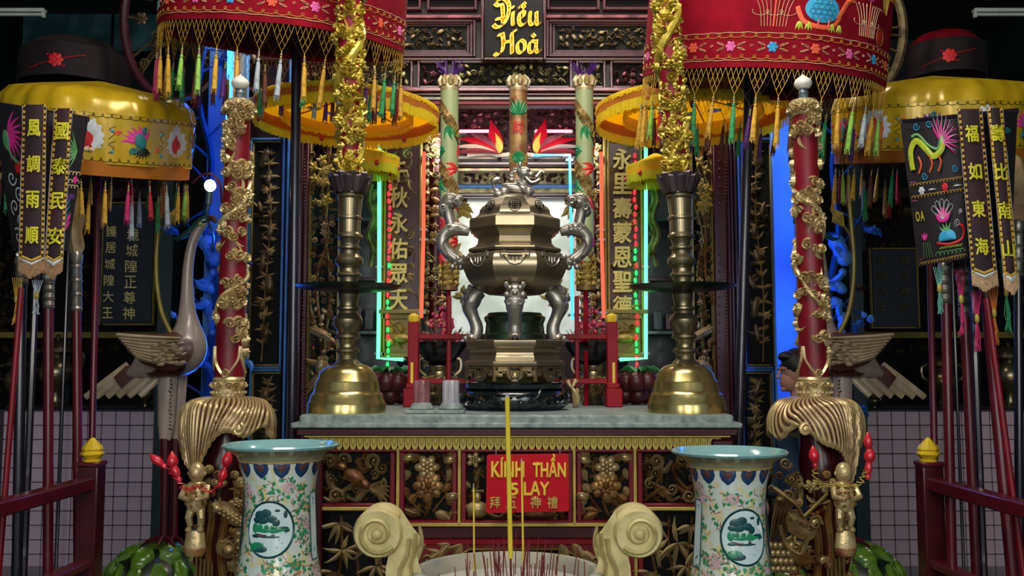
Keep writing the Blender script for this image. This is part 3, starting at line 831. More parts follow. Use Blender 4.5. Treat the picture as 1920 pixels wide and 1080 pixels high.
# carved gilt columns flanking the inner niche
def gcol(px, seed, lab, hw=17):
    e = thing('gilt_column', lab, 'column', P(px, 770, IY + .15))
    Y = IY + .15; r = hw * S(Y); zb = P(px, 770, Y).z; h = P(px, 250, Y).z - zb
    b = MB(); b.lathe([(r * 1.3, 0), (r * 1.3, .04), (r * .8, .07), (r * .8, h)], 14); b.build('shaft', 'lacquer_dark', e, True)
    for k in range(5):
        c = MB(); carve(c, -pi * r * .8, .08 + k * (h - .1) / 5, 2 * pi * r * .8, (h - .1) / 5, seed + k, .07, .03, kinds='flsb'); c.wrap(r * .8); c.build('carving', ('pale_carving', 'gilt_old')[k % 2], e, True)
gcol(815, 201, 'gilt carved column between red neon and left incense pillar'); gcol(1108, 251, 'gilt carved column between red neon and right incense pillar')

# inner niche: frieze, red lotus leaves, glass
e = thing('inner_frieze', 'rose coloured carved frieze behind the three incense pillars', 'frieze', P(965, 300, 7.4))
b = MB(); b.pbox(560, 120, 1370, 300, 7.4, .08); b.build('ground', 'wood_dark', e)
for i in range(4):
    c = MB(); carve(c, 850, 196 + i * 24, 236, 24, 300 + i, 15, .04, kinds='sbfl'); c.px(7.4); c.build('carving_row', 'rose_carving', e)
for x0, x1, sd in ((560, 850, 310), (1086, 1370, 311)):
    c = MB(); carve(c, x0, 200, x1 - x0, 92, sd, 30, .04, kinds='sbfl'); c.px(7.4); c.build('carving_row', 'rose_carving', e)
for y, m in ((292, 'marble'), (303, 'wood_purple'), (315, 'dim_carving')):
    b = MB(); b.pbox(790, y, 1130, y + 6, 7.33, .08); b.build('moulding', m, e)
neon([(862, 246), (925, 246)], 7.28, 'strip_red', 'short red light strip left of the middle incense pillar', 3)
neon([(1004, 246), (1072, 246)], 7.28, 'strip_red', 'short red light strip right of the middle incense pillar', 3)
def lotus(px, s, lab):
    e = thing('lotus_spray', lab, 'ornament', P(px, 290, 7.2))
    for i, (a, L, W, m) in enumerate(((-1.57 - .25 * s, 66, 13, 'lacquer_bright'), (-1.57 - .62 * s, 66, 9, 'rose_carving'), (-1.57 - .88 * s, 84, 8, 'lacquer_bright'), (-1.57 - 1.12 * s, 96, 5, 'marble'), (-1.57 + .15 * s, 40, 7, 'gold_paint'), (-1.57 - 1.28 * s, 100, 5, 'lacquer_red'))):
        b = MB(); leafr(b, px, 288, L, W, a, .05, -.35 * s * (i > 0), -.01 * i, 9); b.px(7.2); b.build('petal', m, e)
    b = MB(); b.rib(cat_rom([(px - 60 * s, 291), (px - 20 * s, 288), (px, 291), (px + 40 * s, 286)], 4), 3.5, .02); b.px(7.22); b.build('rim', 'marble', e)
    b = MB(); p = P(px, 289, 7.2); b.box((p.x, 7.31, p.z), (.03, .2, .03), .003); b.build('bracket', 'wood_purple', e)
lotus(936, 1, 'red lotus petals spreading left of the middle incense pillar'); lotus(1006, -1, 'red lotus petals spreading right of the middle incense pillar')
e = thing('niche_glass', 'bright backlit glass picture behind the bronze censer', 'glass picture', P(965, 600, 8.0))
b = MB(); b.pbox(845, 372, 1090, 640, 8.0, .03); b.build('lit_pane', 'lit_glass', e)
b = MB(); frame4(b, 836, 364, 1098, 648, 9, 7.96, .06); b.build('frame', 'wood_purple', e)
b = MB(); b.pbox(836, 648, 1098, 1016, 7.97, .1); b.build('plinth', 'wood_dark', e)
g = random.Random(5)
for q in range(10):
    c = MB(); x, y = g.choice(((860, 470), (1078, 470), (880, 560), (1050, 560), (862, 400), (1075, 395))); x += g.uniform(-12, 12); y += g.uniform(-25, 25)
    for k in range(7): leafr(c, x, y, g.uniform(14, 30), 6, g.uniform(0, 6.28), .012, .4)
    c.px(7.99); c.build('painted_leaves', 'olive_frame', e)
e = thing('painted_transom', 'horizontal painted panels above the lit glass', 'panel', P(965, 365, 7.9))
for (y0, y1, m) in ((310, 318, 'wood_purple'), (322, 346, 'pale_carving'), (346, 353, 'blue_glow_tint'), (353, 362, 'pale_carving'), (362, 370, 'wood_purple')):
    b = MB(); b.pbox(800, y0, 1130, y1, 7.9, .05); b.build('rail', m, e)
b = MB(); b.pbox(800, 366, 1130, 372, 7.9, .12); b.build('sill_rail', 'wood_purple', e)
c = MB(); carve(c, 870, 322, 190, 22, 7, 12, .02, kinds='lfb'); c.px(7.9); c.build('painted_flowers', 'rose_carving', e)

# teal glass fronts between the gilt screens and the couplet boards, shelves inside
for k, (x0, x1, sd) in enumerate(((630, 706, 'left'), (1216, 1306, 'right'))):
    e = thing('glass_cabinet', 'dim teal glass cabinet behind the %s candlestick' % sd, 'cabinet', P((x0 + x1) / 2, 770, 7.3))
    b = MB(); b.pbox(x0 - 40, 200, x1 + 40, 1032, 7.6, .03); b.build('back', 'teal_dark', e)
    for py in (408, 520, 620): 
        b = MB(); b.pbox(x0 - 30, py, x1 + 30, py + 7, 7.25, .3); b.build('shelf', 'lacquer_dark' if py == 520 else 'picture_teal', e)
    g = random.Random(k + 3)
    for q in range(3):
        b = MB(); x = x0 + 18 + q * 22; h = g.uniform(30, 60); b.pbox(x - 8, 620 - h, x + 8, 618, 7.4, .05); b.build('box_inside', ('picture_teal', 'wood_purple', 'teal_dark')[q], e)
slab('wall_niche', (0, 8.6, 2.4), (4.0, .1, 4.8), 'teal_dark')
# ================================================================== ALTAR TABLE
TF = 3.9; TB = 5.15                     # front and back depth of the table
ZT = P(967, 778, TF).z                   # top of the slab at its front edge
e = thing('altar_table', 'long carved red altar table with grey stone top', 'altar table', (0.012, (TF + TB) / 2, 0))
TABLE = e
xl, xr = P(546, 780, TF).x, P(1391, 780, TF).x
b = MB(); w = xr - xl; cx = (xl + xr) / 2
prof = [(0, 0), (.012, -.006), (.014, -.03), (.006, -.045), (-.02, -.055)]
# stone slab: stacked moulded layers
b.box((cx, (TF + TB) / 2 + .01, ZT - .022), (w - .06, TB - TF, .044), .008)
b.box((cx, (TF + TB) / 2, ZT - .042), (w, TB - TF + .02, .022), .006)
b.build('stone_top', 'grey_stone', e)
def tb(name, x0, y0, x1, y1, m, Y=TF + .03, d=.05, par=e, bev=.004, **k):
    q = MB(); q.pbox(x0, y0, x1, y1, Y, d, bev); return q.build(name, m, par, **k)
tb('gold_moulding', 551, 797, 1388, 803, 'gold_paint', TF + .012, .06)
tb('cornice', 556, 803, 1383, 817, 'lacquer_dark', TF + .03, .08)
tb('cornice_bead', 556, 808, 1383, 811, 'lacquer_red', TF + .022, .05)
tb('gold_fillet', 570, 817, 1370, 820, 'gold_paint', TF + .025, .05)
FYT = TF + .06                           # plane of the carved front
z_bot = 0.0
b = MB(); b.pbox(588, 838, 1350, 1400, FYT + .05, TB - TF - .2); b.build('carcass', 'pit_black', e)
b = MB()
for px in (556, 1383):
    for Y in (TF + .08, TB - .1):
        p = P(px, 900, TF); b.box((p.x + (.05 if px < 960 else -.05), Y, (ZT - .1) / 2), (.09, .09, ZT - .1), .008)
b.build('leg', 'lacquer_dark', e)
# scalloped gilt valance, each tab a piece
sc = MB(); sw = 12.9 * S(FYT)
poly = [(-sw * .45, .036), (sw * .45, .036), (sw * .45, -.01)] + [(sw * .45 * cos(a), -.01 - .022 * sin(a)) for a in (pi * .12, pi * .3, pi * .5, pi * .7, pi * .88)] + [(-sw * .45, -.01)]
sc.prism(poly, 0, .014)
sc.blob(0, .004, sw * .3, .022, .006, 0, 0, 8)
SCM = meshof(sc, 'scallop_tab', 'gold_paint', 30)
n = 60
for i in range(n):
    p = P(578 + 12.9 * (i + .5), 829, FYT - .01)
    inst(None, 'scallop_tab', p - WL[e], e, mesh=SCM)
# frame of the front: rails, stiles, gilt strips
RED = 'lacquer_red'
for a in ((590, 840, 1325, 848), (590, 944, 738, 951), (1196, 944, 1325, 951), (744, 976, 1196, 981), (744, 988, 1196, 1010)): tb('rail', *a, RED if a[1] != 988 else 'lacquer_dark', FYT, .06)
for a in ((590, 951, 744, 958), (1192, 951, 1325, 958), (744, 981, 1196, 988)): tb('gilt_rail', *a, 'gold_paint', FYT - .008, .06)
for px in (744, 861, 1077, 1193): tb('gilt_stile', px - 3, 840, px + 3, 985 if px in (861, 1077) else 1300, 'gold_paint', FYT - .008, .06)
for px in (594, 734, 753, 852, 869, 1069, 1086, 1184, 1202, 1318): tb('stile', px - 5, 848, px + 5, 980 if 745 < px < 1195 else 1300, RED, FYT + .002, .05)
def piece(name, m, fn, Y=FYT + .03, par=e):
    q = MB(); fn(q); q.px(Y); return q.build(name, m, par)
# left outer panel: bat and clouds; right outer panel: clouds and scrolls
def backing(x0, y0, x1, y1, seed):     # small filler foliage between the large carvings
    q = MB(); carve(q, x0, y0, x1 - x0, y1 - y0, seed, 19, .02, kinds='sllv', fill=.85); q.px(FYT + .045); q.build('foliage', 'gilt_red', e)
for i, a in enumerate(((602, 850, 731, 943), (756, 850, 849, 974), (872, 850, 1066, 974), (1089, 850, 1182, 974), (1204, 850, 1315, 943))): backing(*a, 60 + i)
def clouds(x0, y0, x1, y1, seed, mirror):
    g = random.Random(seed)
    def X(u): return x1 - (x1 - x0) * u if mirror else x0 + (x1 - x0) * u
    def Yy(v): return y0 + (y1 - y0) * v
    for (u, v, r, a, d) in ((.12, .16, 15, 3, 1), (.32, .1, 13, .5, -1), (.78, .14, 15, 2, 1), (.9, .28, 13, 4, -1), (.14, .5, 11, 1, 1), (.78, .4, 10, 2, -1), (.5, .72, 12, 3, 1), (.2, .86, 14, 0, -1), (.88, .62, 11, 5, 1)):
        piece('cloud_scroll', g.choice(('gilt', 'gilt_old', 'gilt')), lambda q: scroll(q, X(u), Yy(v), r * 1.25, .035, a, d if not mirror else -d, -.01 * g.random()))
    for pts in (((.06, .34), (.1, .6), (.28, .78), (.44, .62)), ((.5, .9), (.66, .7), (.8, .8), (.97, .97)), ((.5, .12), (.62, .34), (.72, .24)), ((.36, .88), (.52, .96), (.6, .82), (.74, .66), (.95, .55)), ((.02, .9), (.14, .97), (.34, .9))):
        piece('cloud_ribbon', g.choice(('gilt', 'gilt_red')), lambda q: q.rib(cat_rom([(X(u), Yy(v)) for u, v in pts], 5), lambda t: 6 * (1 - .5 * abs(2 * t - 1)), .028))
clouds(604, 852, 729, 942, 1, False); clouds(1206, 852, 1314, 942, 2, True)
def bat(q):
    q.blob(664, 893, 22, 14, .05, -.012, .5); q.blob(641, 874, 11, 9, .045, -.012, .3); q.blob(684, 908, 13, 9, .045, -.01, .7)
    for k in range(3): leafr(q, 630, 872, 24, 5, 3.4 + k * .5, .03, .4, -.01)
piece('bat', 'gilt_red', bat)
def tail(q):
    for k in range(5): leafr(q, 700, 915, 40, 4, -.3 + k * .28, .025, .3, -.01)
piece('bat_tail', 'gilt', tail)
def scrollbranch(q):
    q.rib(cat_rom([(1210, 860), (1232, 868), (1240, 890), (1228, 915), (1246, 932)], 5), 3.4, .025)
    q.rib(cat_rom([(1280, 855), (1262, 880), (1276, 905), (1300, 925)], 5), 3.4, .025)
piece('branch', 'gilt_red', scrollbranch)
# peony panels
def peony(cx, seed, mirror):
    g = random.Random(seed); s = -1 if mirror else 1
    piece('peony', 'gilt_red', lambda q: (flower(q, cx, 911, 29, .045, 8, -.01, 3), [q.blob(cx + 8 * cos(a), 911 + 8 * sin(a), 6, 4, .05, -.02, a, 8) for a in (0, 1.05, 2.1, 3.1, 4.2, 5.2)]))
    piece('peony', 'gilt', lambda q: (flower(q, cx - 2 * s, 876, 24, .04, 6, -.01, 2)))
    for (dx, y, L, a) in ((-34, 862, 24, -.6), (-42, 880, 20, 1.2), (36, 858, 22, -1), (42, 878, 24, 1.4), (40, 905, 22, 1.8), (-42, 912, 22, 1.4), (34, 935, 26, .3), (-36, 945, 26, -1.3), (12, 960, 40, .15), (-14, 962, 38, 3.0), (38, 962, 30, -.3), (-4, 945, 24, -1.5)):
        m = g.choice(('gilt', 'gilt_old', 'gilt_red'))
        piece('leaf', m, lambda q: (leafr(q, cx + dx * s, y, L * 1.1, 8.5, a if s > 0 else pi - a, .034, .5 * s), leafr(q, cx + dx * s, y, L * .8, 6.5, (a if s > 0 else pi - a) + .7, .028, -.4)))
    for (dx, y) in ((44, 931), (-38, 858), (40, 862)):
        piece('bud', 'gilt', lambda q: (q.blob(cx + dx * s, y, 13, 9, .04, -.01, -.4 * s), [q.rib([(cx + dx * s - 11, y + k * 4), (cx + dx * s, y + k * 5), (cx + dx * s + 11, y + k * 4)], 1.2, .012, -.045) for k in (-1, 0, 1)]))
    piece('stem', 'gilt_red', lambda q: (q.rib(cat_rom([(cx - 6 * s, 968), (cx + 6 * s, 935), (cx - 3 * s, 905), (cx + 4 * s, 870)], 5), 2.6, .02), q.rib(cat_rom([(cx + 8 * s, 960), (cx + 34 * s, 925), (cx + 46 * s, 890), (cx + 30 * s, 862)], 5), 2.2, .02), q.rib(cat_rom([(cx - 8 * s, 962), (cx - 42 * s, 930), (cx - 44 * s, 890)], 5), 2.2, .02)))
peony(803, 5, False); peony(1136, 6, True)
# middle panel: vase with blossom (mostly behind the sign)
piece('blossom', 'gilt', lambda q: flower(q, 889, 862, 16, .035, 5, -.01, 2))
piece('carved_vase', 'gilt_old', lambda q: (q.blob(895, 955, 22, 17, .05), q.blob(895, 932, 8, 12, .04), q.rib([(884, 921), (908, 921)], 3, .03)))
piece('leaf', 'gilt', lambda q: (leafr(q, 883, 915, 26, 6, -2.4, .03), leafr(q, 878, 945, 24, 6, 2.2, .03), leafr(q, 890, 905, 30, 5, -1.2, .03), leafr(q, 874, 905, 26, 5, 1.9, .03)))
piece('ribbon', 'gilt_red', lambda q: q.rib(cat_rom([(915, 962), (935, 970), (952, 960), (970, 970), (990, 962)], 5), 3.2, .025))
piece('carved_bowl', 'gilt_red', lambda q: q.blob(1010, 962, 34, 9, .05))
piece('branch', 'gilt_old', lambda q: (q.rib(cat_rom([(889, 880), (897, 900), (893, 922)], 4), 2, .02), q.rib(cat_rom([(1040, 860), (1055, 900), (1048, 960)], 4), 2.4, .02), flower(q, 1052, 950, 12, .03, 5)))
# bamboo panels at the lower sides
def bamboo(x0, x1, seed):
    g = random.Random(seed)
    for k in range(3):
        xx = x0 + (x1 - x0) * (.25 + .28 * k)
        pts = cat_rom([(xx + g.uniform(-14, 14), 1110), (xx + g.uniform(-8, 8), 1040), (xx + g.uniform(-8, 8), 968)], 5)
        piece('bamboo_cane', 'gilt_red', lambda q: ([q.rib(pts, 2.6, .018)], [q.blob(x, y, 4, 1.6, .02, 0) for x, y in pts[::3]]))
    for (u, v, r, n_) in ((.22, 980, 44, 5), (.62, 1018, 52, 7), (.28, 1032, 40, 6), (.82, 985, 36, 5), (.75, 1062, 44, 6), (.15, 1072, 40, 5)):
        xx = x0 + (x1 - x0) * u; a0 = g.uniform(-.3, .3)
        m = g.choice(('gilt', 'gilt_old', 'gilt'))
        for i in range(n_):
            a = a0 + .25 + i * (pi - .5) / (n_ - 1) if i % 2 == 0 or n_ < 6 else a0 + i * 2 * pi / n_
            piece('bamboo_leaf', m, lambda q: leafr(q, xx, v, r * g.uniform(.75, 1.05), 4.6, a, .02, g.uniform(-.35, .35), -.008 * i), FYT + .035)
bamboo(604, 738, 21); bamboo(1200, 1314, 22)
# lower middle: arched apron with key pattern and leaves
tb('apron_board', 752, 1010, 1188, 1022, 'lacquer_bright', FYT + .01, .04)
ap = [(752, 1016), (760, 1014), (890, 1014), (905, 1018), (1035, 1018), (1050, 1014), (1180, 1014), (1188, 1016), (1188, 1090), (1150, 1090), (1058, 1032), (882, 1032), (790, 1090), (752, 1090)]
piece('apron', 'lacquer_red', lambda q: q.prism(ap, -.01, .02))
piece('apron_edge', 'gold_paint', lambda q: q.rib([(786, 1092), (880, 1030), (960, 1030), (1060, 1030), (1154, 1092)], 1.8, .012, -.012))
def key(q):
    for i in range(26):
        x = 868 + i * 7.4
        q.rib([(x, 1017), (x + 6, 1028)] if i % 2 else [(x + 6, 1017), (x, 1028)], 1.0, .006, -.012)
    for s in (-1, 1):
        for i in range(9):
            x = 960 + s * (108 + i * 9); y = 1034 + i * 5.6
            q.rib([(x, y - 8), (x + 14 * s, y + 1)], 1, .006, -.012); q.rib([(x + 13 * s, y - 9), (x + 3 * s, y + 4)], 1, .006, -.012)
piece('key_pattern', 'gilt_red', key, FYT + .028).__setitem__('kind', 'stuff')
for s in (-1, 1):
    for (x, y, L, a) in ((846, 1018, 42, 2.5), (868, 1018, 46, 2.2), (828, 1034, 40, 2.7), (806, 1048, 34, 2.0), (800, 1022, 34, 2.9)):
        X = x if s < 0 else 1920 - 2 - x
        piece('acanthus_leaf', 'gilt', lambda q: (leafr(q, X, y, L, 8, a if s < 0 else pi - a, .03, .3 * s, -.012), leafr(q, X, y, L * .8, 5, (a if s < 0 else pi - a) + .35, .025, .3, -.012)))
    X = 800 if s < 0 else 1118
    piece('acanthus_scroll', 'gilt_old', lambda q: scroll(q, X, 1052, 15, .03, 0, s, -.012))
piece('cloud_scroll', 'gilt', lambda q: (scroll(q, 1028, 1046, 12, .03), scroll(q, 1048, 1042, 9, .03, 2, -1), q.blob(905, 1048, 24, 11, .05)))

# red sign hanging in front of the middle panel
SY = TF - .015
e = thing('bow_sign', 'red notice plate with yellow lettering on the altar front', 'sign', P(988, 962, SY))
b = MB(); b.prism([(913, 855), (916, 852), (1063, 850), (1066, 853), (1067, 956), (1064, 959), (915, 962), (911, 959)], 0, .012); b.px(SY); b.build('plate', 'sign_red', e)
def line(nm, s, cx, cy, w, h, bold, m='yellow_paint', lean=0):
    t = MB(); put_text(t, s, cx, cy, w, h, bold, .003, True, -.002, lean); t.px(SY); t.build(nm, m, e, smooth=False)
line('word', 'KÍNH', 952, 876, 62, 38, .05); line('word', 'THẦN', 1030, 873, 62, 44, .05)
line('word', '5', 964, 917, 16, 24, .05); line('word', 'LẠY', 1006, 919, 48, 34, .05)
for ch, x in zip('拜五神禮', (928, 959, 1004, 1036)): line('character', ch, x, 942, 20, 22, .02, 'gold_paint')
b = MB()
for px in (930, 1050): b.tube([P(px, 852, SY), P(px, 838, TF + .02)], .0015, 4)
b.build('wire', 'neon_holder', e)

# ================================================================== ON THE TABLE
def zt(): return ZT + .0005
# ---- brass candlesticks with dragon candles
CS = [(352, 23), (358, 24), (363, 22), (366, 22), (368, 24.5), (373, 25), (376, 22.5), (380, 22.5), (404, 20.5), (408, 20.5), (410, 23), (414, 23), (416, 20.5), (440, 20), (444, 23.5), (449, 24), (452, 19.5), (458, 17), (464, 16.5), (467, 21), (470, 21), (474, 17), (480, 17.5), (484, 21), (488, 25.5), (494, 26.5), (499, 25), (504, 20), (508, 17.5), (514, 17.5), (517, 22), (521, 23), (524, 17), (530, 16), (540, 16), (550, 17), (556, 19.5), (566, 18), (574, 16), (578, 16.5), (580, 21), (584, 21), (587, 16.5), (592, 17.5), (596, 23), (603, 26.5), (610, 26.5), (618, 24), (625, 20), (629, 18.5), (632, 22.5), (637, 23.5), (640, 18), (646, 16), (652, 15), (656, 16), (659, 21), (663, 22), (666, 17), (670, 15.5), (677, 17), (682, 22), (686, 26), (688, 34), (690, 39), (695, 45), (703, 51), (714, 54.5), (717, 57), (720, 58), (733, 60), (738, 62), (742, 66), (751, 68), (756, 70.5), (760, 72), (775, 72)]
def candlestick(cx, side, tx, ttop, seed, lab, clab):
    Y = 4.12; k = S(Y) * 1.005
    base = Vector((P(cx, 775, Y).x, Y, zt()))
    e = thing('candlestick', lab, 'candlestick', base, 'tall brass candlesticks')
    lean = (tx - cx) * .5
    Z = lambda py: (775 - py) * k
    sh = lambda z: (P(tx, 345, Y).x - P(cx, 775, Y).x) * z / Z(345)
    def shear(mb): return mb.deform(lambda v: (v.x + sh(v.z), v.y, v.z))
    b = MB(); b.lathe([(r * k, Z(py)) for py, r in CS if py >= 686][::-1], 40); shear(b).build('bell_foot', 'brass', e, True, ang=25)
    b = MB(); b.lathe([(r * k, Z(py)) for py, r in CS if 550 <= py <= 686][::-1], 32); shear(b).build('lower_stem', 'brass_dark', e, True, ang=25)
    b = MB(); b.lathe([(r * k, Z(py)) for py, r in CS if py <= 540][::-1], 32); shear(b).build('upper_stem', 'brass_dark', e, True, ang=25)
    b = MB(); b.lathe([(18 * k, Z(551)), (60 * k, Z(549)), (92 * k, Z(545)), (98 * k, Z(541)), (99 * k, Z(540)), (97 * k, Z(540.5)), (60 * k, Z(543)), (15 * k, Z(544))], 40); shear(b).build('drip_tray', 'bronze_green', e, True)
    b = MB(); b.lathe([(20 * k, Z(364)), (27 * k, Z(356)), (27 * k, Z(346)), (20 * k, Z(344))], 20)
    fl = lambda z: (24 + 13 * max(0, (z - Z(364)) / (Z(334) - Z(364)))) * k
    for ring, (r0, r1, z0, z1, nn) in enumerate(((24, 37, 361, 336, 10), (22, 33, 356, 328, 10))):
        for i in range(nn):
            a = 2 * pi * (i + .5 * ring) / nn - pi
            pt = MB(); pt.rib([(a * 24 * k, Z(366 - ring * 4 - u * (32 if ring == 0 else 34))) for u in (0, .15, .35, .55, .75, .9, 1)], lambda u: (4 + 7 * sin(pi * min(1, u ** .7)) ** .8) * k * (1 if u < .99 else .1), .008, -.002 - .004 * (1 - ring))
            pt.deform(lambda v: (lambda an, rr: (rr * cos(an), rr * sin(an), v.z))(v.x / (24 * k) - pi / 2, fl(v.z) - v.y)); b.merge(pt)
    shear(b).build('lotus_cup', 'bronze_plum', e, True)
    # candle: a thing of its own standing in the cup
    zc = Z(350); p0 = base + Vector((sh(zc), 0, zc))
    c = thing('dragon_candle', clab, 'candle', p0, 'red and gold dragon candles')
    top = P(ttop, -120, Y); h = top.z - p0.z; dx = (top.x - p0.x)
    r = 21.5 * k
    def lean2(mb): return mb.deform(lambda v: (v.x + dx * v.z / h, v.y, v.z))
    b = MB(); b.lathe([(r, 0), (r * 1.02, h * .3), (r * 1.08, h)], 24); lean2(b).build('wax_shaft', 'lacquer_red', c, True)
    g = random.Random(seed); W = 2 * pi * r
    sk = MB(); relief_skin(sk, r, h, .015, 24, seed, cut=-.16); lean2(sk).build('gilt_crust', 'gilt_candle', c, True, ang=60)
    nb = 9
    for q in range(nb):
        cv = MB(); carve(cv, -W / 2, h * q / nb, W, h / nb, seed + q, .06, .02, kinds='sllsf', fill=.55); cv.wrap(r * 1.03); lean2(cv).build('gilt_relief', 'gilt_candle', c, True, kind='stuff')
    d = MB(); pts = []
    for i in range(90):
        u = i / 89; a = seed + u * 4.2 * pi; pts.append(((r + .004) * cos(a), (r + .004) * sin(a), h * (.03 + .94 * u)))
    d.tube(pts, [.008 + .011 * sin(pi * i / 89) for i in range(90)], 8); lean2(d).build('dragon_body', 'gilt_candle', c, True)
    for q in range(7):
        d = MB(); cz = h * (.06 + q * .135); cx_ = g.uniform(-.5, .5) * r
        if q % 2: flower(d, cx_, cz, .026, .02, 6, -.008, 3)
        else:
            scroll(d, cx_, cz, .026, .022, g.random() * 6, 1, -.008)
            for t in range(5): leafr(d, cx_, cz - .03, .07, .009, .6 + t * .5, .018, .3, -.006)
        d.wrap(r); lean2(d).build('gilt_blossom', 'gilt_candle', c, True)
candlestick(650, 1, 657, 655, 11, 'tall brass candlestick on the table, nearer the stone cups', 'gilded dragon candle in the left candlestick, leaning slightly')
candlestick(1288, -1, 1273, 1238, 47, 'tall brass candlestick on the table, leaning left, without stone cups beside it', 'gilded dragon candle in the right candlestick, leaning left')

# ---- dark carved stand, bronze pedestal and the great censer
CY = 4.42; ck = S(CY)
cxw = P(964, 770, CY).x
e = thing('carved_stand', 'low black carved stand under the bronze censer', 'stand', (cxw, CY, zt()))
SH = 52 * ck * .96
b = MB(); b.lathe([(86 * ck, 0), (96 * ck, .012), (100 * ck, SH * .2), (100 * ck, SH * .55), (96 * ck, SH * .68), (90 * ck, SH * .74)], 16, a0=pi / 16); b.build('body', 'black_stone', e, True)
b = MB(); b.lathe([(90 * ck, SH * .74), (97 * ck, SH * .8), (98 * ck, SH * .94), (92 * ck, SH)], 16, a0=pi / 16); b.build('rim', 'black_stone', e, True)
for q in range(8):
    c = MB(); W = 2 * pi * 100 * ck / 8; x0 = -4 * W + q * W
    c.rib(cat_rom([(x0 + .008, SH * .5), (x0 + W * .3, SH * .6), (x0 + W * .7, SH * .58), (x0 + W - .008, SH * .48)], 4), .007, .01)
    leafr(c, x0 + W * .3, SH * .3, W * .45, .013, .25, .018, .5); leafr(c, x0 + W * .7, SH * .2, W * .4, .012, 2.9, .018, -.5)
    scroll(c, x0 + W * .82, SH * .34, .018, .012, q); c.blob(x0 + W * .15, SH * .3, .014, .01, .014)
    c.wrap(100 * ck); c.build('relief', 'black_stone', e, True)
Z0 = zt() + SH
zc = lambda py: (723 - py) * ck * .985
e = thing('bronze_censer', 'great octagonal bronze censer with lion lid on the altar', 'censer', (cxw + .003, CY, Z0))
A8 = pi / 8
def oct_(name, prof, m, n=8, a0=A8, par=e, ang=24):
    q = MB(); q.lathe([(r * ck / (cos(pi / 8) if n == 8 else 1), zc(py)) for py, r in prof], n, a0=a0); return q.build(name, m, par, True, ang=ang)
oct_('base_foot', [(723, 62), (716, 66), (712, 58), (700, 56)], 'brass', 24)
oct_('pedestal', [(692, 92), (688, 93), (684, 92), (681, 84), (676, 83), (672, 80), (668, 80), (664, 83), (660, 84), (657, 88), (650, 90), (646, 90), (644, 86)], 'bronze')
fr = MB()                                   # pierced key-fret apron
for i in range(8):
    a = -pi / 2 + i * pi / 4; R_ = 88 * ck; hwid = 37 * ck
    def seg(u0, v0, u1, v1, w=3.0):
        T = Matrix.Rotation(a + pi / 2, 4, 'Z')
        p0 = T @ Vector((u0 * ck, -R_, zc(v0))); p1 = T @ Vector((u1 * ck, -R_, zc(v1)))
        fr.tube([p0, p1], w * ck, 4)
    for s in (-1, 1):
        seg(0, 694, s * 36, 694); seg(s * 36, 693, s * 36, 720); seg(s * 30, 700, s * 12, 700); seg(s * 30, 700, s * 30, 709); seg(s * 30, 709, s * 22, 709)
        seg(s * 12, 694, s * 12, 713); seg(s * 12, 713, s * 4, 719); seg(s * 20, 700, s * 20, 706); seg(s * 5, 700, s * 5, 712)
    seg(-5, 712, 5, 712); seg(-6, 719, 6, 719)
fr.build('fret_apron', 'bronze', e, True)
oct_('drum', [(645, 62), (634, 60), (630, 56), (612, 54), (606, 57), (600, 58), (596, 52), (592, 50)], 'bronze_green', 24)
oct_('belly', [(556, 48), (548, 66), (538, 80), (526, 89), (514, 94), (504, 95.5), (494, 94), (486, 89), (481, 83), (478, 76)], 'bronze')
oct_('collar', [(479, 84), (475, 86), (472, 84), (470, 78), (467, 73), (462, 69), (452, 68), (446, 70), (443, 74)], 'bronze')
oct_('lid_rim', [(444, 72), (440, 78), (436, 80), (434, 84), (418, 84), (415, 82), (412, 72)], 'bronze')
lid = oct_('lid', [(413, 74), (408, 68), (404, 66), (398, 65), (392, 61), (386, 54), (380, 48), (376, 45), (372, 40), (369, 34), (367, 30)], 'bronze')
# face frames and relief badges
def face_art(fn, R_, m, name, faces=(-1, 0, 1), tilt=0.0):
    for f in faces:
        q = MB(); fn(q); a = f * pi / 4
        T = Matrix.Rotation(a, 4, 'Z') @ Matrix.Translation((0, -R_, 0))
        q.deform(lambda v: T @ Vector(v)); q.build(name, m, e, True)
k_ = ck
def badge(q):
    zc0 = zc(490)
    for s in (-1, 1):
        q.rib([(s * x * k_, zc(y)) for x, y in ((0, 486), (10, 487), (20, 483), (27, 485), (26, 491), (19, 492), (17, 498), (10, 506), (0, 509))], .0035, .006, .002)
        q.rib([(s * 7 * k_, zc(492)), (s * 7 * k_, zc(500))], .003, .004, .002)
    q.rib([(-13 * k_, zc(491)), (13 * k_, zc(491))], .003, .004, .002)
    q.rib([(0, zc(492)), (0, zc(504))], .003, .004, .002)
face_art(badge, 95.5 * ck, 'silver_bronze', 'belly_badge', (-1, 0, 1, 2, 3, 4, -2, -3))
def roundel(q):
    q.rib([(11.5 * k_ * cos(t * pi / 8), 10 * k_ * sin(t * pi / 8) + zc(392)) for t in range(17)], .0018, .004, 0)
    for pts in (((-8, 392), (8, 392)), ((0, 384), (0, 400)), ((-4, 386), (-4, 390)), ((4, 386), (4, 390)), ((-6, 397), (6, 397)), ((-9, 389), (-9, 395)), ((9, 389), (9, 395))):
        q.rib([(x * k_, zc(y)) for x, y in pts], .0022, .005, 0)
    for v in q.v: v.y += (zc(392) - v.z) * -.42 
def roundel_t(q):
    roundel(q)
face_art(roundel_t, 64.5 * ck, 'pit_black', 'lid_roundel')
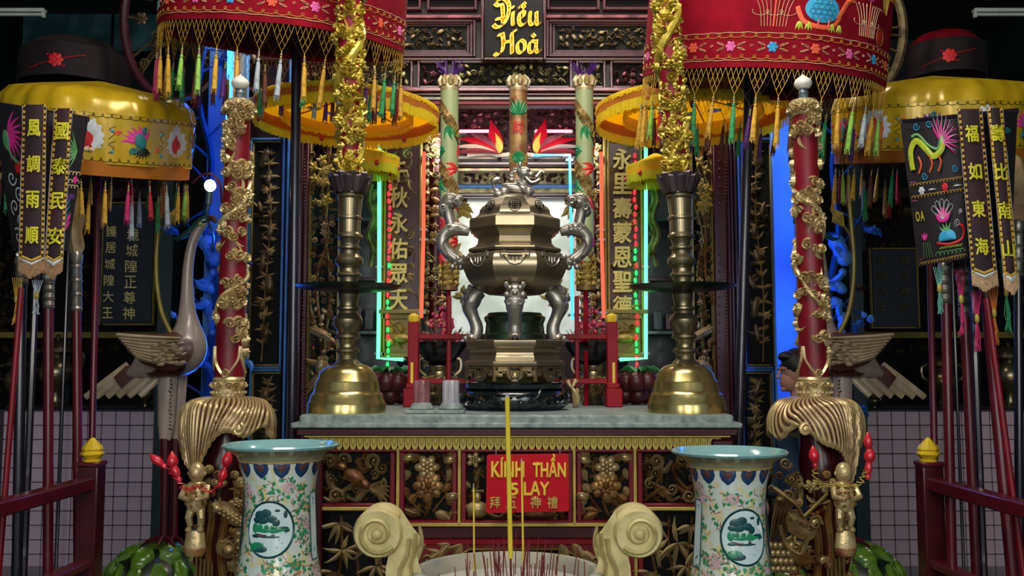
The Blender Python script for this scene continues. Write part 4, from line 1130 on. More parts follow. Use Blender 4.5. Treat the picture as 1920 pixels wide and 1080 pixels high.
# feet: lion masks over curved legs
def leg(a):
    g = thing_leg = MB()
    pts = [(62, 548), (74, 556), (82, 570), (84, 584), (78, 600), (72, 616), (72, 630), (76, 640)]
    rs = [13, 17, 18, 15, 12, 12.5, 13, 12]
    q = MB(); sm = cat_rom([(x, y, r) for (x, y), r in zip(pts, rs)], 3)
    q.tube([(0, -x * ck, zc(y)) for x, y, r in sm], [r * ck for x, y, r in sm], 10)
    T = Matrix.Rotation(a, 4, 'Z')
    q.deform(lambda v: T @ v); o = q.build('leg', 'silver_bronze', e, True)
    q = MB()
    q.ell((0, -86 * ck, zc(556)), (17 * ck, 10 * ck, 13 * ck))
    for s in (-1, 1):
        q.ell((s * 9 * ck, -94 * ck, zc(551)), (6 * ck, 5 * ck, 5 * ck), 8, 5); q.ell((s * 14 * ck, -90 * ck, zc(563)), (7 * ck, 6 * ck, 6 * ck), 8, 5)
        q.ell((s * 15 * ck, -84 * ck, zc(545)), (5 * ck, 5 * ck, 7 * ck), 8, 5)
        sp = spiral(s * 10 * ck, zc(578), 6 * ck, 1.2); q.tube([(x, -96 * ck, z) for x, z in sp], 2 * ck, 5)
    q.ell((0, -97 * ck, zc(561)), (6 * ck, 6 * ck, 5 * ck), 8, 5)
    for i in range(4): q.tube([(-9 * ck, -97 * ck + i * ck, zc(571 + i * 5)), (0, -99 * ck + i * ck * 2, zc(573 + i * 5)), (9 * ck, -97 * ck + i * ck, zc(571 + i * 5))], 1.8 * ck, 5)
    q.deform(lambda v: T @ v); q.build('lion_mask', 'silver_bronze', o, True)
    q = MB(); q.ell((0, -80 * ck, zc(637)), (14 * ck, 14 * ck, 8 * ck))
    for i in (-1, 0, 1): q.ell((i * 8 * ck, -92 * ck, zc(640)), (4.5 * ck, 6 * ck, 5 * ck), 8, 5)
    q.deform(lambda v: T @ v); q.build('paw', 'silver_bronze', o, True)
for a in (0, pi / 2, -pi / 2, pi): leg(a)
# dragon-fish handles
def handle(s):
    q = MB()
    pts = [(88, 500, 8), (104, 492, 10), (124, 478, 11), (136, 460, 11), (134, 442, 12), (118, 430, 14), (100, 432, 11), (86, 436, 8)]
    sm = cat_rom(pts, 4); q.tube([(s * x * ck, 0, zc(y)) for x, y, r in sm], [r * ck for x, y, r in sm], 10)
    o = q.build('handle', 'silver_bronze', e, True)
    q = MB(); pts = [(118, 432, 9), (122, 416, 10), (126, 400, 11), (130, 388, 14), (122, 376, 17), (112, 376, 12), (104, 384, 8)]
    sm = cat_rom(pts, 4); q.tube([(s * x * ck, 0, zc(y)) for x, y, r in sm], [r * ck for x, y, r in sm], 10)
    q.ell((s * 136 * ck, 0, zc(396)), (9 * ck, 9 * ck, 11 * ck)); q.ell((s * 108 * ck, 0, zc(372)), (12 * ck, 12 * ck, 9 * ck))
    q.build('dragon_neck', 'silver_bronze', o, True)
    q = MB()
    for (x, y, r) in ((122, 374, 9), (134, 390, 8), (108, 378, 7), (122, 428, 8), (106, 430, 7)):
        sp = spiral(s * x * ck, zc(y), r * ck, 1.4, 0, s)
        q.tube([(X, -15 * ck, Zz) for X, Zz in sp], 1.8 * ck, 5)
    for i in range(5): q.tube(cat_rom([(s * (128 + i) * ck, -(10 - i) * ck, zc(448)), (s * (134 + i * 2) * ck, -(11 - i) * ck, zc(462)), (s * (122 + i * 2) * ck, -9 * ck, zc(482))], 3), 1.6 * ck, 4)
    q.build('mane', 'silver_bronze', o, True)
    q = MB()
    for i in range(7): q.ell((s * (92 + i * 5) * ck, -(6 if i % 2 else 2) * ck, zc(488 + (i % 3) * 8)), (6 * ck, 6 * ck, 6 * ck), 8, 5)
    q.build('cloud_knots', 'silver_bronze', o, True)
handle(-1); handle(1)
# lion on the lid
q = MB()
def le(x, y, d, rx, ry, rz, rot=0): q.ell((x * ck, d * ck, zc(y)), (rx * ck, ry * ck, rz * ck), 12, 8, Matrix.Rotation(rot, 4, 'Y'))
le(0, 352, 0, 26, 12, 10, .25); le(14, 344, -2, 13, 12, 12); le(-20, 358, 0, 12, 13, 11)
le(-30, 364, -9, 10, 7, 7); le(-22, 364, 9, 10, 7, 7)
for s in (-1, 1): q.tube([(12 * ck, s * 8 * ck, zc(350)), (20 * ck, s * 10 * ck, zc(358)), (26 * ck, s * 9 * ck, zc(366))], [6 * ck, 5 * ck, 5.5 * ck], 8)
q.tube(cat_rom([(-30 * ck, 0, zc(358)), (-38 * ck, 0, zc(352)), (-40 * ck, 0, zc(340)), (-33 * ck, 0, zc(334)), (-28 * ck, 0, zc(340))], 4), [4 * ck] * 8 + [6 * ck] * 6 + [4 * ck] * 3, 8)
o = q.build('lion_finial', 'silver_bronze', lid, True)
q = MB()
le(18, 322, -6, 14, 12, 12); le(30, 326, -9, 8, 8, 6); le(29, 333, -8, 7, 7, 3); le(10, 318, -6, 8, 8, 8)
for s in (-1, 1): le(10, 308, -6 + s * 9, 4, 3, 6); le(25, 318, -9 + s * 6, 3, 3, 3)
for i in range(9):
    a = i * .7; sp = spiral((8 + 14 * cos(a)) * ck, zc(328 - 12 * sin(a)), 5 * ck, 1.2, a)
    q.tube([(x, (-14 if i % 2 else -8) * ck, z) for x, z in sp], 1.7 * ck, 5)
for i in range(5): q.tube(cat_rom([(20 * ck, (-12 + i * 6) * ck, zc(330)), (32 * ck, (-14 + i * 6) * ck, zc(342)), (46 * ck, (-12 + i * 5) * ck, zc(336))], 3), 2.2 * ck, 5)
q.tube([(40 * ck, -6 * ck, zc(330)), (50 * ck, -4 * ck, zc(318)), (56 * ck, -4 * ck, zc(322))], 2.5 * ck, 5)
q.build('lion_head', 'silver_bronze', lid, True)
q = MB(); q.ell((26 * ck, -8 * ck, zc(358)), (11 * ck, 11 * ck, 11 * ck), 14, 9)
for i in range(4):
    sp = spiral((26 + 6 * cos(i * 1.6)) * ck, zc(358 + 6 * sin(i * 1.6)), 4.5 * ck, 1.2, i); q.tube([(x, -17.5 * ck, z) for x, z in sp], 1.2 * ck, 4)
q.build('brocade_ball', 'silver_bronze', lid, True)

# ---- two fluted stone cups on shared plinth
e = thing('fluted_cup_holder', 'pair of small fluted marble column cups on one plinth', 'holder', (P(817, 772, 4.05).x, 4.05, zt()))
k_ = S(4.05)
b = MB(); b.box((0, 0, .007), (108 * k_, .12, .014), .003); b.build('plinth', 'grey_stone', e, True)
for i, (dx, m) in enumerate(((-26, 'cup_rose'), (28, 'cup_pale'))):
    if m not in MATS: mat(m, '#8a5a5e' if i == 0 else '#8f8a90', .4, 0, scale=16, col2='#5c2c34' if i == 0 else '#a09aa0', bump=.1)
    b = MB(); b.lathe([(22 * k_, .014), (23 * k_, .02), (20 * k_, .03), (19 * k_, .036), (16 * k_, .044)], 20, c=(dx * k_, 0, 0)); b.build('foot', 'grey_stone', e, True)
    b = MB(); b.lathe([(15 * k_, .042), (15 * k_, .135), (13 * k_, .137), (12.5 * k_, .11), (0, .105)], 40, c=(dx * k_, 0, 0), flute=lambda a, u: 1 + .06 * (1 if math.sin(a * 10) > 0 else -1) * (u < .5)); b.build('cup', m, e, True, ang=60)

# ---- red rack behind the censer
RY = 4.72
e = thing('red_rack', 'bright red wooden rack with yellow finials behind the censer', 'rack', Vector((P(962, 757, RY).x, RY, zt())))
k_ = S(RY); zr = lambda py: (752 - py) * k_
def rb(nm, x, y0, y1, hw, m, dy=0, d=None, bev=.004):
    q = MB(); q.box(((x - 962) * k_, dy, (zr(y0) + zr(y1)) / 2), (2 * hw * k_, d or 2 * hw * k_, abs(zr(y0) - zr(y1))), bev); return q.build(nm, m, e, True)
for x, px in ((776, -1), (1147, 1)):
    rb('post', x, 594, 752, 10, 'lacquer_bright'); q = rb('foot_block', x - px * -1.5, 718, 752, 14.5, 'lacquer_bright', 0, .14)
    rb('foot_step', x, 708, 718, 12, 'lacquer_bright', 0, .11)
    q = MB(); q.lathe([(.0, 0), (11 * k_, .004), (12.5 * k_, .022), (11 * k_, .036), (5 * k_, .046), (0, .048)], 8, c=((x - 962) * k_, 0, zr(596))); q.build('finial', 'yellow_paint', e, True)
    rb('yellow_stripe', x + px * 2, 670, 714, 2.6, 'yellow_paint', -.024, .008, .001)
    for rx in ((842,) if px < 0 else (1082,)): rb('upright', rx, 545, 716, 4.2, 'lacquer_bright', .01)
for py in (622, 705): 
    q = MB(); q.box((0, .005, zr(py)), (372 * k_, .035, 10 * k_), .004); q.build('crossbar', 'lacquer_bright', e, True)
# ---- three long painted incense pillars held by the rack
def incense_pillar(px, y0, y1, lab, kind, seed):
    Y = RY + .16; k = S(Y); r = 17 * k
    zb = P(px, y1, Y).z; h = P(px, y0 + 28, Y).z - zb
    base = Vector((P(px, y1, Y).x, Y, zb))
    e = thing('incense_pillar', lab, 'incense pillar', base, 'painted incense pillars')
    b = MB(); b.lathe([(r, 0), (r, h)], 24); b.build('shaft', 'dragon_cream' if kind == 'd' else 'gilt_red', e, True)
    b = MB(); b.lathe([(r * 1.02, h - .01), (r * 1.08, h + .004), (r * 1.02, h + .014), (r * .98, h + .03), (r * 1.06, h + .05), (r * .9, h + .068), (r * .5, h + .072)], 24)
    for i in range(9):
        a = 2 * pi * i / 9; b.tube([(r * 1.0 * cos(a), r * 1.0 * sin(a), h + .016), (r * 1.14 * cos(a), r * 1.14 * sin(a), h + .04), (r * .95 * cos(a), r * .95 * sin(a), h + .07)], [.012, .016, .006], 6)
    b.build('lotus_cap', 'gilt', e, True)
    if kind == 'd':
        W = 2 * pi * r
        d = MB(); pts = []
        for i in range(70):
            u = i / 69; pts.append((-W * 1.3 + W * 2.6 * (1 - u) + .012 * sin(u * 14), h * (.1 + .84 * u)))
        d.rib(pts, lambda u: .034 * (.6 + .5 * sin(pi * u)), .007); d.wrap(r); d.build('dragon_body', 'dragon_gold', e, True)
        d = MB(); g = random.Random(seed)
        for i in range(3, 66, 2):
            for s in (-1.2, 0, 1.2):
                x, z = pts[i]; d.rib([(x + .007 * cos(t * pi / 3) + s * .006, z + .007 * sin(t * pi / 3) + s * .009) for t in range(7)], .0018, .003, -.005)
        d.wrap(r); d.build('scales', 'gold_paint', e, True, kind='stuff')
        for q in range(16):
            d = MB(); z = h * (.14 + .045 * q); x = ((q * .37) % 1 - .5) * W
            for t in range(3): leafr(d, x, z, .09, .012, 2.2 + t * .5 + (1.5 if q % 2 else 0), .006, .6)
            d.wrap(r); d.build('flame', 'flame_red' if q % 3 else 'green_paint', e, True)
        b = MB(); b.lathe([(r * 1.05, 0), (r * 1.05, .016), (r * 1.03, .02), (r * 1.03, h * .13), (r * 1.06, h * .14)], 24); b.build('sleeve', 'dragon_gold', e, True)
        c = MB(); carve(c, -W / 2, .02, W, h * .11, seed, .03, .007, kinds='sfl'); c.wrap(r * 1.03); c.build('sleeve_relief', 'gold_paint', e, True, kind='stuff')
        t = MB(); g = random.Random(seed)
        for i in range(42):
            a = g.uniform(0, 6.28); q = g.uniform(.4, 1); L = g.uniform(.05, .09)
            t.tube([(r * .5 * cos(a), r * .5 * sin(a), h + .06), (r * (.6 + q * .4) * cos(a), r * (.6 + q * .4) * sin(a), h + .06 + L * .6), (r * (.7 + q * 1.1) * cos(a), r * (.7 + q * 1.1) * sin(a), h + .06 + L)], .0022, 3)
        t.build('purple_tuft', 'purple_tuft', e, True, kind='stuff')
    else:
        W = 2 * pi * r; Z = lambda py: (y1 - py) * k
        for (yc, up, cnt, nm) in ((212, 1, 9, 1), (282, -1, 7, 2), (305, 1, 7, 3)):
            d = MB()
            for i in range(cnt):
                a = pi / 2 * up + (i - cnt // 2) * .33
                leafr(d, 0, Z(yc), .085 if nm == 1 else .06, .009, a, .006, .25 * (i - cnt // 2) * -.4)
            d.wrap(r); d.build('pineapple_leaf', 'green_paint', e, True)
        d = MB(); put_text(d, '財', 0, Z(236), .056, .07, .03, .004); d.wrap(r); d.build('character', 'flame_red', e, True)
        d = MB()
        for j in range(4):
            for i in range(8):
                cx_, cz = -W / 2 + (i + .5 * (j % 2)) * W / 8, Z(300 - j * 4.0)
                d.rib([(cx_ + .009 * cos(t * pi / 3), cz + .009 * sin(t * pi / 3)) for t in range(7)], .0016, .003)
        d.wrap(r); d.build('net_pattern', 'gold_paint', e, True)
    st = MB(); st.tube([(0, 0, -(zb - zt())), (0, 0, .02)], .012, 8); st.build('red_rod', 'lacquer_bright', e, True)
incense_pillar(841, 140, 545, 'dragon painted incense pillar left of the bronze censer', 'd', 3)
incense_pillar(1098, 140, 545, 'dragon painted incense pillar right of the bronze censer', 'd', 8)
incense_pillar(972, 140, 560, 'pineapple painted incense pillar standing behind the censer lid', 'p', 5)

# ---- small altar things on the rear of the table
def pot(px, lab, Y=4.98):
    k = S(Y); e = thing('brass_pot', lab, 'pot', Vector((P(px, 740, Y).x, Y, zt())))
    b = MB(); b.lathe([(20 * k, 0), (24 * k, .01), (18 * k, .03), (26 * k, .06), (30 * k, .12), (26 * k, .16), (24 * k, .17), (28 * k, .19), (28 * k, .2), (24 * k, .195), (22 * k, .17)], 20); b.build('bowl', 'brass_dark', e, True)
    c = MB(); carve(c, -pi * 29 * k, .05, 2 * pi * 29 * k, .1, int(px), .03, .012, kinds='slfb'); c.wrap(28 * k); c.build('relief', 'gilt', e, True, kind='stuff')
    for s in (-1, 1):
        b = MB(); b.tube(cat_rom([(s * 26 * k, 0, .15), (s * 38 * k, 0, .18), (s * 38 * k, 0, .23), (s * 30 * k, 0, .24)], 4), 4 * k, 6); b.build('handle', 'brass_dark', e, True)
    return e
pot(825, 'brass pot seen through the left half of the red rack'); pot(1112, 'brass pot seen through the right half of the red rack')
def bowl_flowers(px, lab, seed):
    Y = 4.98; k = S(Y); z0 = zt() + .2005
    e = thing('flower_bowl', lab, 'flower arrangement', Vector((P(px, 655, Y).x, Y, z0)))
    b = MB(); b.lathe([(14 * k, 0), (30 * k, .03), (46 * k, .09), (50 * k, .12), (48 * k, .12), (30 * k, .05)], 18); b.build('bowl', 'black_stone', e, True)
    g = random.Random(seed); b = MB()
    for i in range(70):
        a = g.uniform(0, 6.28); q = g.uniform(0, .9); h = g.uniform(.1, .26) * (1.1 - .6 * q)
        b.ell((48 * k * q * cos(a), 48 * k * q * sin(a), .03 + h), g.uniform(.008, .014), 6, 4)
    b.build('red_blossoms', 'plastic_red', e, True, kind='stuff')
    b = MB()
    for i in range(60):
        a = g.uniform(0, 6.28); q = g.uniform(.2, 1); h = g.uniform(.08, .22) * (1.1 - .5 * q)
        b.tube([(0, 0, .06), (40 * k * q * cos(a), 40 * k * q * sin(a), .06 + h * .6), (54 * k * q * cos(a), 54 * k * q * sin(a), .05 + h)], [.002, .005, .001], 4, flat=.4)
    b.build('silver_leaves', 'silver_bronze', e, True, kind='stuff')
bowl_flowers(826, 'black bowl of red blossoms left of the censer', 4); bowl_flowers(1108, 'black bowl of red blossoms right of the censer', 6)
def offering(px, lab, seed):   # dark red dragon-fruit like fruit heap with green leaf crown
    Y = 4.98; k = S(Y)
    e = thing('fruit_offering', lab, 'fruit', Vector((P(px, 745, Y).x, Y, zt())))
    g = random.Random(seed)
    for i in range(7):
        a = i * .9; b = MB(); c = (25 * k * cos(a) * (i > 0), 25 * k * sin(a) * (i > 0), .05 + (.07 if i > 3 else 0))
        b.ell(c, (.05, .05, .05), 12, 8)
        for t in range(5): b.tube([(c[0] + .04 * cos(t * 1.26), c[1] + .04 * sin(t * 1.26), c[2] + .02), (c[0] + .055 * cos(t * 1.26), c[1] + .055 * sin(t * 1.26), c[2] + .05)], [.01, .001], 5, flat=.4)
        b.build('fruit', 'fruit_red', e, True)
    for i in range(16):
        b = MB(); a = g.uniform(0, 6.28); L = g.uniform(.08, .16)
        b.tube([(0, 0, .15), (L * .6 * cos(a), L * .6 * sin(a), .19), (L * cos(a), L * sin(a), .17)], [.006, .014, .001], 6, flat=.3); b.build('leaf', 'leaf_green', e, True)
offering(733, 'heap of dark red fruit with green leaves right of the left candlestick', 3); offering(1196, 'heap of dark red fruit with green leaves left of the right candlestick', 4)
# little brass fish ornament and blue cups by the stand
e = thing('brass_fish', 'small upright brass fish beside the black stand', 'ornament', Vector((P(1076, 755, 4.6).x, 4.6, zt())))
b = MB(); b.tube(cat_rom([(0, 0, .0, .006), (.012, 0, .03, .018), (.005, 0, .07, .02), (-.012, 0, .1, .006)], 4) and [(v[0], v[1], v[2]) for v in cat_rom([(0, 0, .0), (.012, 0, .03), (.005, 0, .07), (-.012, 0, .1)], 4)], [.004, .01, .015, .018, .02, .02, .02, .019, .016, .012, .008, .005, .004], 8); b.build('body', 'gilt', e, True)
b = MB(); b.tube([(-.01, 0, .09), (-.03, 0, .13)], [.004, .012], 6, flat=.3); b.tube([(-.01, 0, .09), (.012, 0, .135)], [.004, .012], 6, flat=.3); b.build('tail_fin', 'gilt', e, True)

# string lights down the couplet boards: each bulb a part
def led_string(pts, lab, seed):
    Y = IY - .045; g = random.Random(seed)
    e = thing('light_string', lab, 'string lights', P(*pts[-1], Y))
    b = MB(); b.tube([P(x, y, Y + .01) for x, y in pts], .003, 4); b.build('cord', 'leaf_green', e)
    lm = {}
    for m in ('led_red', 'led_green'):
        q = MB(); q.ell((0, 0, 0), (.011, .011, .02), 8, 5); lm[m] = meshof(q, 'bulb', m)
    for (x0, y0), (x1, y1) in zip(pts[:-1], pts[1:]):
        n_ = max(1, int(math.hypot(x1 - x0, y1 - y0) / 13))
        for i in range(n_):
            u = (i + .5) / n_; y = y0 + (y1 - y0) * u
            inst(None, 'bulb', P(x0 + (x1 - x0) * u + g.uniform(-1.5, 1.5), y, Y) - WL[e], e, mesh=lm['led_red' if (y < 460 or g.random() < .55) else 'led_green'])
led_string([(730, 330), (730, 450), (727, 560), (727, 690)], 'red and green bulb string along the left couplet board', 2)
led_string([(1191, 285), (1191, 450), (1193, 560), (1195, 730)], 'red and green bulb string along the right couplet board', 3)

# ================================================================== RED DRAGON COLUMNS ON LEAF STANDS
def dragon_column(xt, xb, s, lab, slab_, seed, hwt=23, hwb=29):
    Y = 3.92; k = S(Y)
    pb, pt = P(xb, 742, Y), P(xt, 192, Y)
    e = thing('dragon_column', lab, 'column', pb, 'red and gold dragon columns')
    h = pt.z - pb.z; dx = pt.x - pb.x
    R = lambda z: (hwb + (hwt - hwb) * z / h) * k * .94
    lean = lambda mb: mb.deform(lambda v: (v.x + dx * v.z / h, v.y, v.z))
    b = MB(); b.lathe([(R(0), 0), (R(h * .5), h * .5), (R(h), h)], 32); lean(b).build('shaft', 'lacquer_red', e, True)
    # base collar with beads and carved leaves
    b = MB(); b.lathe([(R(0) * 1.12, 0), (R(0) * 1.12, .012), (R(0) * 1.04, .016), (R(0) * 1.04, .06), (R(0) * 1.1, .066), (R(0) * 1.0, .076)], 32)
    for i in range(22):
        a = 2 * pi * i / 22; b.ell((R(0) * 1.12 * cos(a), R(0) * 1.12 * sin(a), .014), .0075, 6, 4)
    lean(b).build('base_collar', 'gilt', e, True)
    W = 2 * pi * R(0)
    c = MB()
    for i in range(6):
        x = -W / 2 + (i + .5) * W / 6; scroll(c, x - W / 28, .04, .02, .014, 0, 1); scroll(c, x + W / 28, .042, .018, .014, pi, -1)
    c.wrap(R(0) * 1.04); lean(c).build('collar_relief', 'gilt', e, True)
    for i in range(3):      # pointed ogee fields above the collar
        c = MB(); x = -W / 2 + (i + .5) * W / 3
        for q in (-1, 1):
            c.rib(cat_rom([(x + q * .002, .075), (x + q * .03, .11), (x + q * W / 7, .15), (x + q * W / 6.2, .2)], 5), .006, .009)
        scroll(c, x, .095, .016, .012); c.wrap(R); lean(c).build('ogee_band', 'gilt', e, True)
    # winding dragon / cloud relief
    d = MB(); n_ = 150; pts = []; rs = []
    for i in range(n_):
        u = i / (n_ - 1); a = seed + s * u * 5.2 * pi + .35 * sin(u * 23); z = h * (.16 + .76 * u); r = R(z) + .004
        pts.append((r * cos(a), r * sin(a), z)); rs.append(.007 + .005 * sin(pi * u) + .002 * sin(u * 60))
    d.tube(pts, rs, 8, flat=.8); lean(d).build('dragon_body', 'gilt', e, True)
    g = random.Random(seed)
    for q in range(38):
        u = q / 37; z = h * (.15 + .79 * u); a = (seed + s * u * 5.2 * pi + g.choice((-.5, .5, .9, -.9))) if q % 2 else g.uniform(0, 2 * pi)
        c = MB(); x = (((a + pi / 2 + pi) % (2 * pi)) - pi) * R(0); sz = g.uniform(.026, .038)
        for t in range(g.choice((2, 3, 3))):
            scroll(c, x + (t - 1) * sz * 1.05, z + g.uniform(-.4, .9) * sz, sz * g.uniform(.75, 1.05), .018, g.random() * 6, g.choice((-1, 1)), -.002, 1.5)
        leafr(c, x, z, .07, .01, g.uniform(0, 6.28), .014, 1.2)
        c.wrap(R); lean(c).build('cloud_scroll', 'gilt', e, True)
    # top collar, neck and onion bulb
    T = lambda mb: mb.deform(lambda v: (v.x + dx * (h + v.z) / h, v.y, v.z + h))
    rt = R(h)
    b = MB(); b.lathe([(rt * 1.02, -.06), (rt * 1.12, -.05), (rt * 1.16, -.03), (rt * 1.1, -.012), (rt * 1.16, -.004), (rt * 1.12, .006), (rt * .4, .012)], 32)
    for i in range(16):
        a = 2 * pi * i / 16; b.ell((rt * 1.15 * cos(a), rt * 1.15 * sin(a), -.008), .008, 6, 4)
    T(b).build('top_collar', 'gilt', e, True)
    c = MB(); Wt = 2 * pi * rt
    for i in range(5):
        x = -Wt / 2 + (i + .5) * Wt / 5; scroll(c, x - Wt / 22, -.036, .024, .016, 0, 1, -.006); scroll(c, x + Wt / 22, -.036, .024, .016, pi, -1, -.006)
    c.wrap(rt * 1.1); T(c).build('top_relief', 'gilt', e, True)
    b = MB(); b.lathe([(10 * k, .008), (10 * k, .014), (9 * k, .016), (9 * k, .034), (10 * k, .036), (10 * k, .04), (8.5 * k, .044), (8.5 * k, .06)], 20); T(b).build('lamp_neck', 'bulb_grey', e, True)
    b = MB(); b.lathe([(8 * k, .056), (13 * k, .062), (16.5 * k, .074), (17 * k, .085), (14 * k, .097), (8 * k, .107), (3 * k, .114), (0, .122)], 20); T(b).build('onion_bulb', 'bulb_white', e, True)

    # ---- leaf stand carried by gilded carvings
    f = thing('leaf_stand', slab_, 'carved stand', (pb.x, Y, 0), 'carved leaf stands')
    z1 = pb.z - .0005
    b = MB(); na, nt_ = 300, 26; vs = []; fs = []
    aL = -pi / 2 - .62 * s          # angle of the long drooping lobe
    zz_ = {}
    for j in range(nt_ + 1):
        t = j / nt_
        for i in range(na):
            a = 2 * pi * i / na
            d1 = math.atan2(sin(a - aL), cos(a - aL)); lob = math.exp(-(d1 / .6) ** 2)
            d2 = math.atan2(sin(a - aL - pi * .75), cos(a - aL - pi * .75)); d3 = math.atan2(sin(a - aL + pi * .7), cos(a - aL + pi * .7))
            lob2 = math.exp(-(d2 / .5) ** 2) + math.exp(-(d3 / .5) ** 2)
            r = (28 + 60 * sin(min(1, t * 1.15) * pi / 2)) * k
            drop = .02 * t + (.105 + .02 * cos(7 * a)) * t ** 2.2 + lob * .19 * max(0, t - .42) ** 1.3 * 2.0 + lob2 * .06 * max(0, t - .4)
            aa = a
            if t > .5: aa = a - d1 * lob * (t - .5) * 1.25; r -= lob * (t - .5) * 26 * k
            ph = a + .55 * t * sin(a - aL) + .12 * sin(3 * a + 4 * t); fl = (.0036 + .0014 * sin(ph * 9)) * sin(ph * 46) * min(1, t * 3)
            vs.append(((r + fl) * cos(aa), (r + fl) * sin(aa), z1 - drop + fl * .5))
    for j in range(nt_):
        for i in range(na): fs.append((j * na + i, (j + 1) * na + i, (j + 1) * na + (i + 1) % na, j * na + (i + 1) % na))
    nv = len(vs)
    vs += [(x * .94, y * .94, z - .012) for x, y, z in vs]
    fs += [(f_[3] + nv, f_[2] + nv, f_[1] + nv, f_[0] + nv) for f_ in fs]
    e0 = nt_ * na
    fs += [(e0 + i, nv + e0 + i, nv + e0 + (i + 1) % na, e0 + (i + 1) % na) for i in range(na)]
    b.add(vs, fs); b.lathe([(28 * k, z1 - .004), (28 * k, z1)], 24)
    b.build('drooping_leaf', 'leaf_gilt', f, True, ang=70)
    # seed pod row and scroll at the rim
    c = MB()
    for i in range(9):
        a = -pi / 2 + s * (.25 + i * .05); r = (40 + i * 5) * k; c.ell((r * cos(a), r * sin(a) * 1.0, z1 - .012 - i * .006), .008, 6, 4)
    c.build('seed_row', 'gilt', f, True)
    c = MB(); sp = spiral(s * 42 * k, z1 - .125, .024, 1.4, 1.2, -s); c.tube([(x, -76 * k, z) for x, z in sp], .008, 7); c.ell((s * 42 * k, -76 * k, z1 - .125), .012, 8, 6); c.build('rim_scroll', 'gilt', f, True)
    # stem
    b = MB(); pts = cat_rom([(0, 0, 0), (.02 * s, 0, .3), (-.03 * s, -.02, .7), (.0, 0, z1 - .12), (0, 0, z1 - .01)], 6)
    b.tube(pts, [.075 + .012 * sin(i * 1.7) for i in range(len(pts))], 12); b.build('stem', 'lacquer_dark', f, True)
    for q_ in range(6):
        c = MB(); carve(c, -pi * .09, .3 + q_ * .12, 2 * pi * .09, .12, int(seed * 10) + q_, .05, .03, kinds='slblf'); c.wrap(.088); c.build('carving', ('gilt_red', 'gilt_old')[q_ % 2], f, True)
    q = MB(); q.box((0, 0, .1), (.36, .36, .2), .02); q.build('plinth', 'lacquer_dark', f, True)
    return f, z1
mat('leaf_gilt', '#c0a672', .36, .4, scale=7, col2='#7c5438', bump=.1, bscale=60, contrast=(.45, .8), ridge='#451a16')
def boy(f, px, s, Y=3.72):          # gilded child figure under the leaf tip
    o = WL[f]; c = P(px, 900, Y) - o; k = S(Y)
    Z = lambda py: P(px, py, Y).z; X = c.x; D = c.y
    b = MB(); b.ell((X, D, Z(886)), (.032, .032, .04), 14, 9); b.ell((X, D - .03, Z(890)), (.006, .008, .006), 6, 4)
    for q in (-1, 1): b.ell((X + q * .031, D, Z(888)), (.006, .006, .01), 6, 4)
    b.build('boy_head', 'gilt', f, True)
    b = MB(); b.lathe([(.028, Z(958)), (.042, Z(945)), (.038, Z(930)), (.042, Z(916)), (.036, Z(906)), (.012, Z(899))], 14, c=(X, D, 0), sy=.75)
    for q in (-1, 1): b.tube([(X + q * .04, D, Z(912)), (X + q * .048, D - .03, Z(930)), (X + q * .012, D - .05, Z(934))], [.014, .012, .009], 7)
    b.build('boy_jacket', 'gilt', f, True)
    c2 = MB(); carve(c2, -.04, Z(950), .08, .09, 3, .022, .006, kinds='sl'); c2.deform(lambda v: (X + v.x, D - .03 + abs(v.x) * .3 + v.y, v.z)); c2.build('jacket_folds', 'gilt_red', f, True)
    for q in (-1, 1):
        b = MB(); b.tube([(X + q * .018, D, Z(955)), (X + q * .024, D - .012, Z(970)), (X + q * .02, D, Z(985))], [.017, .014, .012], 8); b.ell((X + q * .022, D - .012, Z(992)), (.014, .02, .012), 8, 5); b.build('boy_leg', 'gilt', f, True)
    b = MB(); b.lathe([(.042, Z(1026)), (.036, Z(1000)), (.03, Z(994))], 24, c=(X, D, 0), flute=lambda a, u: 1 + .08 * sin(a * 12), sy=.6); b.build('tassel', 'gilt', f, True)
    b = MB(); b.lathe([(.034, Z(1042)), (.044, Z(1030)), (.042, Z(1026))], 18, c=(X, D, 0), sy=.6); b.build('tassel_cap', 'gilt_red', f, True)
f1, z1 = dragon_column(449, 428, 1, 'red and gold dragon column near the visible crane neck', 'gilded drooping leaf stand with boy and carp, at the left', 1.0)
f2, z2 = dragon_column(1507, 1528, -1, 'red and gold dragon column near the person at right', 'gilded drooping leaf stand with boy and dragon, at the right', 2.2)
boy(f1, 369, 1); boy(f2, 1582, -1)
def fpiece(f, nm, m, fn, Y=3.76):
    q = MB(); fn(q); q.px(Y); q.build(nm, m, f)
def drape(f, x0, s):
    for i in range(7):
        xx = x0 + s * i * 7
        fpiece(f, 'robe_fold', ('gilt_red', 'lacquer_dark', 'gilt_red')[i % 3], lambda q: q.rib(cat_rom([(xx, 930 + i * 6), (xx + s * 3, 975), (xx - s * 4, 1030), (xx + s * 2, 1110)], 5), 6.5, .035, .01 * (i % 2)))
    for i in range(5):
        fpiece(f, 'gilt_fringe', 'gilt', lambda q: q.rib([(x0 - s * 8 + s * i * 7, 1040 + i * 4), (x0 - s * 12 + s * i * 8, 1110)], 3.2, .03, -.02))
drape(f1, 378, 1); drape(f2, 1572, -1)
